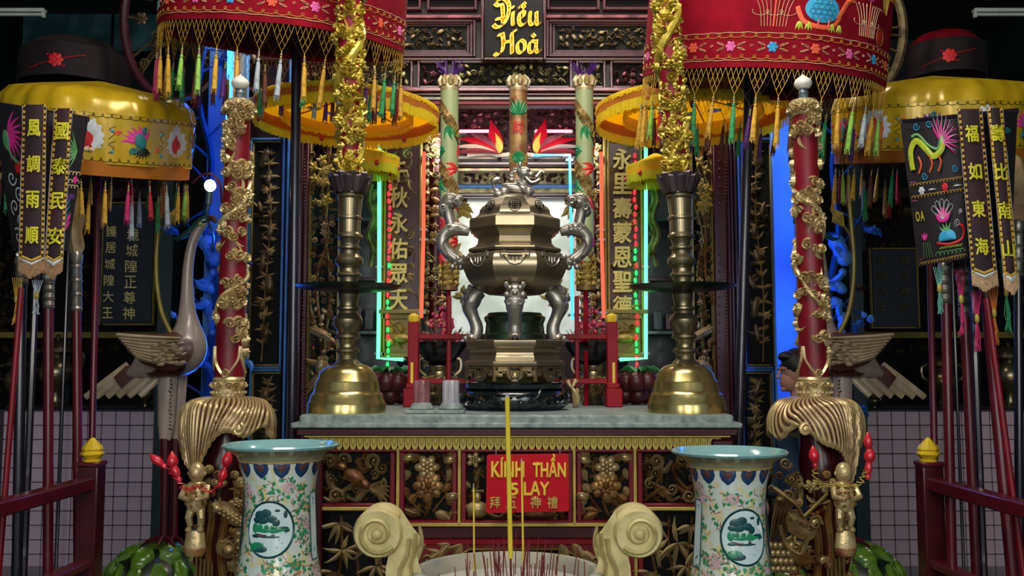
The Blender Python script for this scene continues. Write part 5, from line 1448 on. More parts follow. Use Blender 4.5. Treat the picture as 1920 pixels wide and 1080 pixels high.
# left stand: carp, lotus curl, knots
fpiece(f1, 'carp', 'gilt_old', lambda q: (q.rib(cat_rom([(402, 948), (424, 958), (446, 976), (466, 984)], 5), tap(17, .7), .06), [q.blob(412 + i * 8, 955 + i * 4.5 + (j - 1) * 7, 5, 4, .02, -.045 + abs(j - 1) * .012, .4, 6) for i in range(6) for j in range(3)]))
fpiece(f1, 'carp_head', 'gilt', lambda q: (q.blob(405, 952, 13, 11, .06, -.005, .4), scroll(q, 398, 950, 7, .02, 0, 1, -.05)))
fpiece(f1, 'lotus_curl', 'gilt', lambda q: (scroll(q, 424, 1032, 24, .05, -2.2, 1, -.01), [leafr(q, 414, 1044, 48, 5, -2.2 + i * .27, .03, .9, -.02) for i in range(7)]))
fpiece(f1, 'lotus_bud', 'gilt_old', lambda q: q.blob(428, 1032, 12, 12, .05, -.03))
for i, (x, y, r) in enumerate(((452, 905, 13), (462, 925, 14), (446, 925, 9), (404, 905, 10), (398, 925, 8), (455, 1010, 12), (450, 1040, 11), (408, 890, 9), (392, 880, 10), (440, 890, 9), (456, 955, 10))):
    fpiece(f1, 'gilt_knot', ('gilt', 'gilt_red', 'gilt_old')[i % 3], lambda q: (q.blob(x, y, r, r * .9, .04), scroll(q, x, y, r * .9, .02, i, 1, -.03)))
for i in range(4): fpiece(f1, 'scaled_tail', 'gilt_old', lambda q: (q.rib([(446 + i * 5, 990), (440 + i * 6, 1040), (446 + i * 4, 1100)], 5, .04, -.01 * i), [q.blob(446 + i * 4, 1000 + t * 14, 5, 6, .03, -.02) for t in range(7)]))
# right stand: dragon face with mane, clawed hand, scaled body
for i in range(9): fpiece(f2, 'mane_lock', ('gilt', 'gilt_red')[i % 2], lambda q: q.rib(cat_rom([(1462 + i * 3.2, 922 + (i % 3) * 6), (1454 + i * 3.4, 955), (1448 + i * 3.8, 985), (1444 + i * 3.4, 1015)], 5), end(4.5, 1, .2), .03, -.01 * (i % 2)))
for i, (x, y, r, d) in enumerate(((1473, 868, 15, 1), (1483, 898, 14, -1), (1492, 918, 12, 1), (1460, 890, 10, -1), (1478, 930, 13, 1), (1468, 945, 9, -1), (1448, 915, 11, 1), (1495, 890, 9, 1))):
    fpiece(f2, 'mane_curl', ('gilt', 'gilt_red')[i % 2], lambda q: scroll(q, x, y, r, .04, i, d, -.015))
fpiece(f2, 'dragon_brow', 'gilt_old', lambda q: (q.rib(cat_rom([(1446, 912), (1462, 924), (1490, 945), (1508, 968)], 5), tap(6), .04, -.03), q.blob(1462, 935, 9, 6, .04, -.02)))
fpiece(f2, 'sleeve', 'gilt_old', lambda q: (q.rib(cat_rom([(1478, 960), (1496, 985), (1520, 1000), (1535, 985)], 6), tap(20, .6), .05, -.01), [scroll(q, 1484 + t * 9, 972 + t * 5, 7, .02, t, 1, -.05) for t in range(5)]))
fpiece(f2, 'staff', 'gold_paint', lambda q: q.rib([(1508, 968), (1532, 945), (1552, 925)], 3, .02, -.06))
def claw(q):
    q.blob(1528, 978, 12, 9, .05, -.03, -.3)
    for i in range(4): q.rib(cat_rom([(1520 + i * 4, 972 + i * 3), (1532 + i * 3, 968 + i * 4.5), (1539 + i, 972 + i * 4)], 4), 3.2, .03, -.055)
    q.rib(cat_rom([(1520, 984), (1530, 990), (1536, 984)], 4), 3, .03, -.055)
fpiece(f2, 'hand', 'gilt', claw)
for i in range(5):
    for j in range(4): fpiece(f2, 'scale', 'gilt', lambda q: q.blob(1444 + i * 10 + (j % 2) * 5, 1022 + j * 15, 7, 8, .035, .0))
fpiece(f2, 'robe_edge', 'gilt_old', lambda q: (q.rib(cat_rom([(1462, 985), (1472, 1020), (1500, 1040), (1512, 1015), (1520, 990)], 5), 5, .04, -.02)))
fpiece(f2, 'wing_shell', 'gilt_red', lambda q: [leafr(q, 1500, 1060, 40, 6, -2.2 + t * .35, .03, .3, -.01) for t in range(6)])
for i, (x, y, r) in enumerate(((1560, 905, 10), (1550, 890, 9), (1545, 1050, 12), (1556, 1062, 12), (1548, 920, 8))):
    fpiece(f2, 'gilt_knot', ('gilt', 'gilt_red')[i % 2], lambda q: (q.blob(x, y, r, r * .9, .04), scroll(q, x, y, r * .9, .02, i, 1, -.03)))

# red flame bulbs on coiled wire tied to the stands
def flame_string(lab, bulbs, coil, Y=3.66):
    e = thing('bulb_garland', lab, 'string lights', P(*coil[-1], Y))
    b = MB(); sm = cat_rom(coil, 14); pts = []
    for i, (x, y) in enumerate(sm): p = P(x, y, Y); pts.append(p + Vector((.012 * cos(i * 1.3), .012 * sin(i * 1.3), .004 * cos(i))))
    b.tube(pts, .0022, 4); b.build('coiled_wire', 'plastic_red' if coil[0][0] < 960 else 'gold_paint', e)
    for (x, y, a, s) in bulbs:
        c = P(x, y, Y); T = Matrix.Translation(c) @ Matrix.Rotation(a, 4, 'Y')
        b = MB(); b.lathe([(.008, -.03), (.011, -.018), (.008, -.012), (.016 * s, 0), (.019 * s, .014), (.014 * s, .032), (.004, .05), (0, .054)], 12); b.deform(lambda v: T @ v); b.build('flame_bulb', 'plastic_red', e)
flame_string('red flame bulbs on red coiled wire, left leaf stand', ((300, 868, -.9, .9), (324, 872, -.1, 1.1), (424, 870, .25, 1.1), (416, 898, .3, .9), (332, 890, -.4, .8)), [(312, 870), (332, 900), (350, 918), (372, 912), (395, 922), (412, 905), (420, 885)])
flame_string('red flame bulbs on brass coiled wire, right leaf stand', ((1527, 862, -.1, 1.1), (1628, 836, 0, .9), (1630, 862, .1, 1.1), (1628, 884, .1, .8)), [(1529, 880), (1532, 905), (1552, 910), (1570, 908), (1590, 912), (1612, 905), (1624, 882)])
# ================================================================== PARASOLS
TAS = {}
def tassel_mesh(col, L):
    key_ = (col, L)
    if key_ in TAS: return TAS[key_]
    b = MB(); b.mi = 0
    b.tube([(0, 0, 0), (0, 0, -.024)], .0016, 4)
    b.mi = 1
    for i in range(3): b.ell((0, 0, -.012 - i * .008), (.0045, .0045, .004), 8, 5)
    b.mi = 0
    b.ell((0, 0, -.036), (.0065, .0065, .006), 8, 5)
    fl = lambda a, u: 1 + .14 * sin(a * 9)
    b.lathe([(.004, -.04), (.0065, -.046), (.0078, -.06), (.0092, -.04 - L * .6), (.0105, -.04 - L)], 18, flute=fl)
    g = random.Random(len(TAS))
    for i in range(9):
        a = i * .7; r = .0098; b.tube([(r * .8 * cos(a), r * .8 * sin(a), -.03 - L * .9), (r * cos(a), r * sin(a), -.045 - L - g.uniform(0, .018))], .0016, 3)
    TAS[key_] = meshof(b, 'tassel', ['thread_' + col, 'gilt'], 60)
    return TAS[key_]
def net_tassels(e, Rf, n, rows, net_h, colors, Ls, tilt=0, col='thread_gold', a0=0.0, cone=1.0):
    net = MB()
    for i in range(n):
        ac = a0 + 2 * pi * i / n; hw = pi / n * .98
        def nd(r, j):
            m = rows - r
            u = (j - m / 2) / (rows / 2)
            zz = -net_h * (r / rows) ** .8; q = 1 + (cone - 1) * r / rows
            a = ac + hw * u
            return (Rf(a) * q * cos(a), Rf(a) * q * sin(a), zz)
        for r in range(rows):
            for j in range(rows - r + 1):
                if j <= rows - r - 1 + 0: net.tube([nd(r, j), nd(r + 1, j)], .0011, 3, False)
                if j > 0: net.tube([nd(r, j), nd(r + 1, j - 1)], .0011, 3, False)
        p = nd(rows, 0); c = colors[i % len(colors)]
        inst(None, 'tassel', p, e, (random.Random(i).uniform(-.06, .06), random.Random(i + 9).uniform(-.06, .06), 0), scale=(1.25, 1.25, 1.3), mesh=tassel_mesh(c, Ls[i % len(Ls)]))
    net.build('net_fringe', col, e, True, kind='stuff')
def cloth_cyl(prof, n, Rw=None, thick=.006):
    # closed cloth shell from profile [(r, z)], wavy
    b = MB(); vs = []; fs = []; m = len(prof)
    for off in (0, -thick):
        for r, z in prof:
            for i in range(n):
                a = 2 * pi * i / n; rr = r * (Rw(a, z) if Rw else 1) + off
                vs.append((rr * cos(a), rr * sin(a), z + (off * .3)))
    for j in range(m - 1):
        for i in range(n):
            i2 = (i + 1) % n
            fs.append((j * n + i, j * n + i2, (j + 1) * n + i2, (j + 1) * n + i))
            o = m * n; fs.append((o + (j + 1) * n + i, o + (j + 1) * n + i2, o + j * n + i2, o + j * n + i))
    for i in range(n):
        i2 = (i + 1) % n; o = m * n
        fs.append((i, o + i, o + i2, i2))
    b.add(vs, fs); return b
def red_parasol(cx, cy, Y, hw, tilt, lab, seed, polepts, turtle, n_t=38):
    k = S(Y); R0 = hw * k
    c = P(cx, cy, Y); c = Vector((c.x, Y, c.z))
    e = thing('red_parasol', lab, 'parasol', c, 'embroidered red parasols')
    w = lambda a, z: 1 + .012 * sin(a * 5 + seed) + .008 * sin(a * 11 + seed * 2)
    Rf = lambda a: R0 * w(a, 0)
    H = .55
    b = cloth_cyl([(R0, 0), (R0, .12), (R0 * 1.0, .3), (R0 * .99, H)], 96, w); b.build('valance', ['cloth_red'], e, True)
    b = cloth_cyl([(R0 * .99, H), (R0 * .6, H + .16), (R0 * .15, H + .26), (.02, H + .28)], 48); b.build('canopy', 'cloth_red', e, True)
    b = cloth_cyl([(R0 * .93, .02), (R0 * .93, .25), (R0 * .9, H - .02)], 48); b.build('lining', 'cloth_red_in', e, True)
    # embroidery bands wrapped on the valance
    def emb(nm, m, fn, par=e):
        q = MB(); fn(q)
        def mp(v):
            a = v.x / R0 - pi / 2; r = R0 * w(a, v.z) + .0015 - v.y
            return (r * cos(a), r * sin(a), v.z)
        q.deform(mp); return q.build(nm, m, par, True)
    C = 2 * pi * R0
    emb('cord_border', 'silk_cream', lambda q: [q.rib([(-C / 2 + C * i / 160, z + .0015 * sin(i * 1.7)) for i in range(161)], .0016, .002) for z in (.03, .152)])
    emb('loop_border', 'silk_gold', lambda q: [q.rib(curly(-C / 2, C / 2, z, .0085, 66), .0014, .002) for z in (.046, .138)])
    cols = ('blue', 'orange', 'pink', 'blue', 'red', 'pink')
    nf = 20
    for i in range(nf):
        x = -C / 2 + (i + .5) * C / nf
        cl = cols[i % 6] if cols[i % 6] != 'red' else 'orange'
        emb('flower', 'silk_' + cl, lambda q: (flower(q, x, .092, .024, .003, 6, 0, 1), [q.rib(spiral(x + .014 * cos(t * 1.05), .092 + .014 * sin(t * 1.05), .008, 1, t), .0012, .002, -.002) for t in range(6)]))
        emb('flower_spray', 'silk_cream', lambda q: [q.rib(cat_rom([(x + s * .03, .092 + v * .006), (x + s * .05, .092 + v * .016), (x + s * .066, .092 + v * .018), (x + s * .05, .092 + v * .009), (x + s * .032, .09 + v * .003)], 4), .0012, .002) for s in (-1, 1) for v in (-1, 1)] + [q.rib(spiral(x + C / nf / 2, .094, .008, 1.1, 0), .0011, .002)])
    if turtle:
        zz = .21
        X0 = (turtle - cx) * k
        emb('turtle_shell', 'silk_blue', lambda q: q.fan([(X0 + .082 * cos(t * pi / 12), zz + .055 + .058 * sin(t * pi / 12)) for t in range(24)], .004))
        emb('shell_cells', 'silk_teal', lambda q: [q.rib([(X0 + (i - 2.5) * .026 + (j % 2) * .013 + .012 * cos(t * pi / 3), zz + .022 + j * .022 + .012 * sin(t * pi / 3)) for t in range(7)], .0009, .0015, -.004) for i in range(6) for j in range(4) if abs((i - 2.5) * .026 + (j % 2) * .013) / .075 + abs(j - 1.5) * .2 < .95])
        emb('turtle_belly', 'silk_orange', lambda q: q.rib(cat_rom([(X0 - .115, zz + .06), (X0 - .085, zz + .0), (X0 - .02, zz - .022), (X0 + .05, zz - .015), (X0 + .09, zz + .03)], 5), .010, .003))
        emb('turtle_neck', 'silk_orange', lambda q: (q.rib(cat_rom([(X0 + .075, zz + .02), (X0 + .1, zz + .06), (X0 + .125, zz + .1)], 5), .012, .004), q.rib(cat_rom([(X0 + .12, zz + .1), (X0 + .145, zz + .112), (X0 + .165, zz + .125)], 4), .011, .005)))
        for dx in (-.1, -.06, .05, .09): emb('turtle_foot', 'silk_lime', lambda q: [leafr(q, X0 + dx, zz - .002, .04, .007, -2.0 + t * .4, .004) for t in range(3)])
        emb('water_spout', 'silk_cream', lambda q: [q.rib(cat_rom([(X0, zz + .11), (X0 + t * .03, zz + .16), (X0 + t * .055, zz + .28)], 5), .0014, .002) for t in (-2, -1.5, -1, -.5, .5, 1, 1.5, 2)])
        emb('lotus_stalk', 'silk_orange', lambda q: [q.rib([(X0 + dx, zz - .03), (X0 + dx + .004, zz + .1), (X0 + dx, zz + .26)], .004, .003) for dx in (-.21, .27, -.02, .03)])
        for dx in (-.21, .27): 
            emb('lotus', 'silk_magenta', lambda q: [leafr(q, X0 + dx, zz + .13, .06, .013, pi / 2 + (t - 2) * .5, .004, 0, -.001 * t) for t in range(5)])
            emb('reeds', 'silk_cream', lambda q: [q.rib(cat_rom([(X0 + dx + t * .013, zz - .03), (X0 + dx + t * .016, zz + .05), (X0 + dx + t * .024, zz + .11), (X0 + dx + t * .03 + .012, zz + .105)], 4), .0013, .002) for t in range(-4, 5) if t] + [q.rib(curly(X0 + dx - .09, X0 + dx + .09, zz + .03, .012, 3), .0013, .002)])
        emb('phoenix_tail', 'silk_gold', lambda q: [q.rib(cat_rom([(X0 + .47, zz + .1), (X0 + .42 + t * .012, zz + .12 + t * .012), (X0 + .4 + t * .02, zz + .18)], 4), .0014, .002) for t in range(9)])
        emb('peach', 'silk_red', lambda q: q.blob(X0 + .4, zz - .01, .03, .03, .004))
        emb('peach_outline', 'silk_gold', lambda q: q.rib([(X0 + .4 + .045 * cos(t * pi / 8), zz - .01 + .04 * sin(t * pi / 8)) for t in range(17)], .0014, .002))
    else:
        for x in (-.32, .02, .34):
            emb('scroll_sprig', 'silk_orange', lambda q: (scroll(q, x, .2, .03, .003), q.rib(cat_rom([(x, .2), (x + .1, .22), (x + .16, .19)], 4), .0014, .002)))
        for x in (.45, -.5): emb('leaf_sprig', 'silk_yellow', lambda q: [leafr(q, x, .18, .07, .006, pi / 2 + (t - 2) * .35, .003) for t in range(5)])
    if turtle: colors = ['gold', 'gold', 'lime', 'red', 'gold', 'green', 'gold', 'green', 'gold', 'gold', 'pink', 'gold', 'gold', 'lime', 'silver', 'gold', 'lime', 'orange', 'brown', 'gold', 'brown', 'brown', 'orange', 'brown', 'green', 'brown', 'brown', 'gold', 'green', 'brown', 'brown', 'purple', 'gold', 'green', 'brown', 'gold', 'red', 'gold']
    else: colors = ['gold', 'pink', 'gold', 'pink', 'gold', 'gold', 'lime', 'lime', 'gold', 'gold', 'silver', 'silver', 'gold', 'gold', 'red', 'red', 'gold', 'green', 'green', 'gold', 'red', 'brown', 'green', 'brown', 'purple', 'brown', 'brown', 'brown', 'silver', 'brown', 'purple', 'silver', 'silver', 'gold', 'brown', 'red', 'gold', 'green']
    net_tassels(e, lambda a: Rf(a) * .995, n_t, 4, .12, colors, (.105, .12, .095, .11), a0=-pi, cone=1.0)
    net_tassels(e, lambda a: R0 * .8, 16, 3, .16, ['brown', 'green', 'brown', 'purple'], (.1, .09), col='thread_brown', cone=1.0, a0=.1)
    e.rotation_euler = (.17, tilt, 0)
    # pole runs down to the floor behind the table
    b = MB(); p0, p1 = polepts
    Mi = (Matrix.Rotation(tilt, 3, 'Y') @ Matrix.Rotation(.17, 3, 'X')).inverted()
    b.tube([Mi @ (p0 - c), Mi @ (p1 - c)], 9.5 * k, 14); b.build('pole', 'pole_dark', e, True)
    b = MB()
    for i in range(8):
        a = i * pi / 4; b.tube([(0, 0, H + .24), (R0 * .95 * cos(a), R0 * .95 * sin(a), H - .02)], .006, 5)
    b.build('ribs', 'wood_dark', e, True, kind='stuff')
    return e
RPY = 4.72
def floorpt(px, py, Y): p = P(px, py, Y); return Vector((p.x, p.y, 0.0))
red_parasol(531, 81, RPY, 228, .083, 'red embroidered parasol at left with flower band and tassels', 1.0, (P(556, 0, RPY) + Vector((0, 0, .6)), floorpt(553, 700, RPY)), None)
red_parasol(1424, 160, RPY, 224, .066, 'red embroidered parasol at right with blue turtle', 2.3, (P(1408, 140, RPY) + Vector((.03, 0, .75)), floorpt(1366, 940, RPY)), 1467)

# ---- yellow parasols seen from below in front of the shrine
def yellow_parasol(cx, cy, Y, hw, h, lab, seed, tilt=0.0, lime=False, pole=None, hang=True):
    k = S(Y); R0 = hw * k; c = P(cx, cy, Y); c = Vector((c.x, Y, c.z))
    e = thing('yellow_parasol', lab, 'parasol', c)
    fr = 'fringe_lime' if lime else 'fringe_yellow'
    w = lambda a, z: 1 + .006 * sin(a * 9 + seed)
    b = cloth_cyl([(R0, h * .45), (R0 * 1.0, h)], 72, w); b.build('valance', 'cloth_orange' if not lime else 'cloth_yellow', e, True)
    b = cloth_cyl([(R0 * .99, h * .98), (R0 * .55, h * 1.25), (.02, h * 1.6)], 48); b.build('canopy', 'cloth_yellow', e, True)
    b = cloth_cyl([(R0 * .72, h * .55), (R0 * .72, h * .95)], 60, w); b.build('inner_valance', 'cloth_yellow', e, True)
    n_ = int(R0 * 2 * pi / .008)
    for nm, rr, z0, z1 in (('fringe', R0 * 1.004, h * .5, 0), ('upper_fringe', R0 * 1.008, h * 1.0, h * .78), ('inner_fringe', R0 * .725, h * .58, h * .3)):
        g = random.Random(seed); b = MB(); vs = []; fs = []
        q = n_ if nm != 'inner_fringe' else int(n_ * .7)
        for i in range(q):
            a = 2 * pi * i / q; dz = g.uniform(-.006, .008)
            r2 = rr + g.uniform(-.004, .004)
            for (aa, r_, z) in ((a - pi / q * .9, rr, z0), (a + pi / q * .9, rr, z0), (a + pi / q * .7, r2, z1 + dz), (a - pi / q * .7, r2, z1 + dz)): vs.append((r_ * cos(aa), r_ * sin(aa), z))
            for (aa, r_, z) in ((a - pi / q * .9, rr - .005, z0), (a + pi / q * .9, rr - .005, z0), (a + pi / q * .7, r2 - .005, z1 + dz), (a - pi / q * .7, r2 - .005, z1 + dz)): vs.append((r_ * cos(aa), r_ * sin(aa), z))
            o = i * 8; fs += [(o, o + 1, o + 2, o + 3), (o + 7, o + 6, o + 5, o + 4), (o + 3, o + 2, o + 6, o + 7)]
        b.add(vs, fs); b.build(nm, fr, e, True, kind='stuff')
    b = MB()
    for i in range(8):
        a = i * pi / 4 + seed; b.tube([(0, 0, h * 1.5), (R0 * .96 * cos(a), R0 * .96 * sin(a), h * .95)], .005, 5)
    b.build('ribs', 'cloth_orange', e, True, kind='stuff')
    for i in range(6):
        a = 2 * pi * i / 6 + seed; b = MB(); b.ell((R0 * .99 * cos(a), R0 * .99 * sin(a), h * .4), (.016, .016, .02), 8, 6); b.build('red_pompom', 'plastic_red', e, True)
    for i in range(10):
        a = 2 * pi * i / 10 + .2; q = MB(); r0 = R0 * .45
        flower(q, 0, 0, .05, .006, 6); q.deform(lambda v: ((r0 + v.z) * cos(a) - v.x * sin(a), (r0 + v.z) * sin(a) + v.x * cos(a), h * 1.24 + v.y * 1 - .01)); q.build('lining_flower', 'silk_white' if i % 2 else 'silk_lime', e, True)
    b = MB(); b.lathe([(.008, h * .9), (.02, h * 1.2), (.02, h * 1.6)], 10); b.build('hub', 'wood_dark', e, True)
    b = MB(); b.tube([(0, 0, h * 1.55), (0, 0, 4.99 - c.z)] if hang else [(0, 0, h * 1.55), (0, 0, -c.z)], .012, 8); b.build('hanging_rod' if hang else 'pole', 'pole_dark', e, True)
    e.rotation_euler = (0, tilt, 0)
yellow_parasol(650, 240, 5.74, 174, .125, 'large yellow fringed parasol between the left candle and pillar', 1, .03)
yellow_parasol(1299, 236, 5.74, 183, .125, 'large yellow fringed parasol behind the right dragon candle', 2, -.02)
yellow_parasol(692, 330, 6.45, 57, .13, 'small yellow fringed parasol above the left green neon tube', 3, .02, True)
yellow_parasol(1232, 345, 6.45, 57, .13, 'small yellow fringed parasol above the right green neon tube', 4, -.05, True)

# ---- yellow embroidered parasols above the side fences
def outer_parasol(cx, cy, Y, hw, tilt, lab, seed, polex, Yfoot):
    k = S(Y); R0 = hw * k; c = P(cx, cy, Y); c = Vector((c.x, Y, c.z))
    e = thing('embroidered_yellow_parasol', lab, 'parasol', c, 'embroidered yellow parasols')
    w = lambda a, z: 1 + .02 * sin(a * 7 + seed) + .013 * sin(a * 17 + z * 9) + .006 * abs(sin(a * 13 - z * 6)) - .006 * abs(sin(a * 29 + z * 14))
    H = .24
    b = cloth_cyl([(R0, 0), (R0, .1), (R0, H)], 120, w); b.build('valance', 'satin_yellow', e, True)
    b = cloth_cyl([(R0 * 1.0, H), (R0 * .97, H + .06), (R0 * .88, H + .105), (R0 * .6, H + .13), (.02, H + .17)], 120, lambda a, z: w(a, z) + .012 * sin(a * 23)); b.build('canopy', 'satin_yellow', e, True)
    b = cloth_cyl([(R0 * .95, .0), (R0 * .95, H)], 48); b.build('lining', 'cloth_orange', e, True)
    b = cloth_cyl([(R0 * .985, -.06), (R0 * .99, .01)], 160, lambda a, z: 1 + .012 * sin(a * 80)); b.build('orange_fringe', 'cloth_orange', e, True)
    def emb(nm, m, fn):
        q = MB(); fn(q)
        def mp(v):
            a = v.x / R0 - pi / 2; r = R0 * w(a, v.z) + .0015 - v.y
            return (r * cos(a), r * sin(a), v.z)
        q.deform(mp); return q.build(nm, m, e, True)
    C = 2 * pi * R0
    emb('loop_border', 'silk_black', lambda q: [q.rib(curly(-C / 2, C / 2, z, .008, 70), .0014, .002) for z in (.018, H - .012)])
    for i in range(6):
        x = (-C / 2 + (i + .5) * C / 6 + seed) ; x = (x + C / 2) % C - C / 2
        emb('peach_flame', 'silk_white', lambda q: q.fan([(x + .072 * cos(t * pi / 14) * (1 + .18 * (t % 2)), .118 + (.074 + .016 * sin(t * pi / 14)) * sin(t * pi / 14) * (1 + .18 * (t % 2))) for t in range(28)], .003))
        emb('peach', 'silk_red', lambda q: q.fan([(x + .048 * cos(t * pi / 12), .112 + .046 * sin(t * pi / 12) + (.022 if t == 6 else 0)) for t in range(24)], .005, -.003))
        emb('peach_cloud', 'silk_cream', lambda q: [q.blob(x + dx, .062, .014, .011, .004, -.003) for dx in (-.02, 0, .02)])
        x2 = x + C / 12; x2 = (x2 + C / 2) % C - C / 2
        g = random.Random(i)
        emb('phoenix_wing', 'silk_purple' if i % 2 else 'silk_magenta', lambda q: [leafr(q, x2, .11, .09, .012, pi * .2 + t * .35, .004, .4) for t in range(7)])
        emb('phoenix_body', 'silk_teal', lambda q: (q.blob(x2, .12, .028, .04, .006, -.003, .3), scroll(q, x2 + .02, .17, .022, .004, 1, 1, -.003), scroll(q, x2 - .025, .07, .024, .004, 4, -1, -.003)))
        emb('phoenix_tail', 'silk_black', lambda q: [leafr(q, x2 + .01, .09, .06, .007, -pi * .1 - t * .3, .004, -.3) for t in range(7)])
        emb('squiggle', 'silk_black', lambda q: [q.rib(cat_rom([(x + s * .1, .05 + j * .07), (x + s * .125, .078 + j * .07), (x + s * .1, .095 + j * .07), (x + s * .13, .112 + j * .07)], 4), .0014, .002) for s in (-1, 1) for j in (0, 1)])
        emb('jewel_dot', 'silk_blue', lambda q: [q.blob(x + s * .115, .06 + j * .1, .008, .008, .004) for s in (-1, 1) for j in (0, 1)])
        emb('flame_scroll', 'silk_orange', lambda q: (scroll(q, x + .14, .15, .02, .003), scroll(q, x - .14, .08, .02, .003)))
    net_tassels(e, lambda a: R0 * .97, 26, 4, .085, ['gold', 'brown', 'green', 'orange', 'green', 'red', 'gold', 'gold', 'pink', 'red', 'silver', 'gold', 'lime'], (.1, .085, .115), col='thread_brown', a0=seed)
    net_tassels(e, lambda a: R0 * .7, 10, 3, .15, ['green', 'red', 'silver', 'gold', 'silver'], (.1, .12), col='thread_brown')
    e.rotation_euler = (.2, tilt, 0)
    Mi = (Matrix.Rotation(tilt, 3, 'Y') @ Matrix.Rotation(.2, 3, 'X')).inverted()
    a = P(polex, 300, Y); bt = Vector((P(polex, 690, Yfoot).x, Yfoot, 0))
    b = MB(); b.tube([Mi @ (Vector((a.x, Y, c.z + H + .12)) - c), Mi @ (bt - c)], 6 * k, 12); b.build('pole', 'pole_red', e, True)
OPY = 4.95
outer_parasol(184, 302, OPY, 168, .09, 'yellow embroidered parasol with red peach, above the left fence', .38, 183, 4.75)
outer_parasol(1744, 284, 5.25, 176, -.015, 'yellow embroidered parasol with red peach, above the right fence', .32, 1741, 4.8)

# ---- dim dark red parasols far behind
def far_parasol(cx, cy, Y, hw, lab, seed, mt):
    k = S(Y); R0 = hw * k; c = P(cx, cy, Y); c = Vector((c.x, Y, c.z))
    e = thing('dark_parasol', lab, 'parasol', c)
    b = cloth_cyl([(R0, 0), (R0, .2), (R0 * .98, .24)], 60, lambda a, z: 1 + .015 * sin(a * 8)); b.build('valance', 'cloth_far', e, True)
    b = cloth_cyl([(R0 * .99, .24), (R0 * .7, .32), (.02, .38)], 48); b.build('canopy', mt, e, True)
    q = MB(); flower(q, 0, .1, .05, .006, 7)
    for t in range(4): q.rib(cat_rom([(0, .1), (.1 * cos(t * 1.57 + .5), .1 + .05 * sin(t * 1.57 + .5)), (.2 * cos(t * 1.57 + .3), .1 + .06 * sin(t * 1.57 + 1))], 4), .003, .003)
    def mp(v):
        a = v.x / R0 - pi / 2 + seed; r = R0 * 1.02 - v.y; return (r * cos(a), r * sin(a), v.z)
    q.deform(mp); q.build('flower', 'silk_red' if seed < 0.2 else 'silk_purple', e, True)
    b = MB(); b.tube([(0, 0, .36), (0, 0, -c.z)], .012, 8); b.build('pole', 'pole_dark', e, True)
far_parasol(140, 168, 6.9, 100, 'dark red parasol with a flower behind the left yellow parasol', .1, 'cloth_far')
far_parasol(1772, 150, 6.9, 70, 'dark parasol with bright red top at upper right', -.3, 'cloth_red')
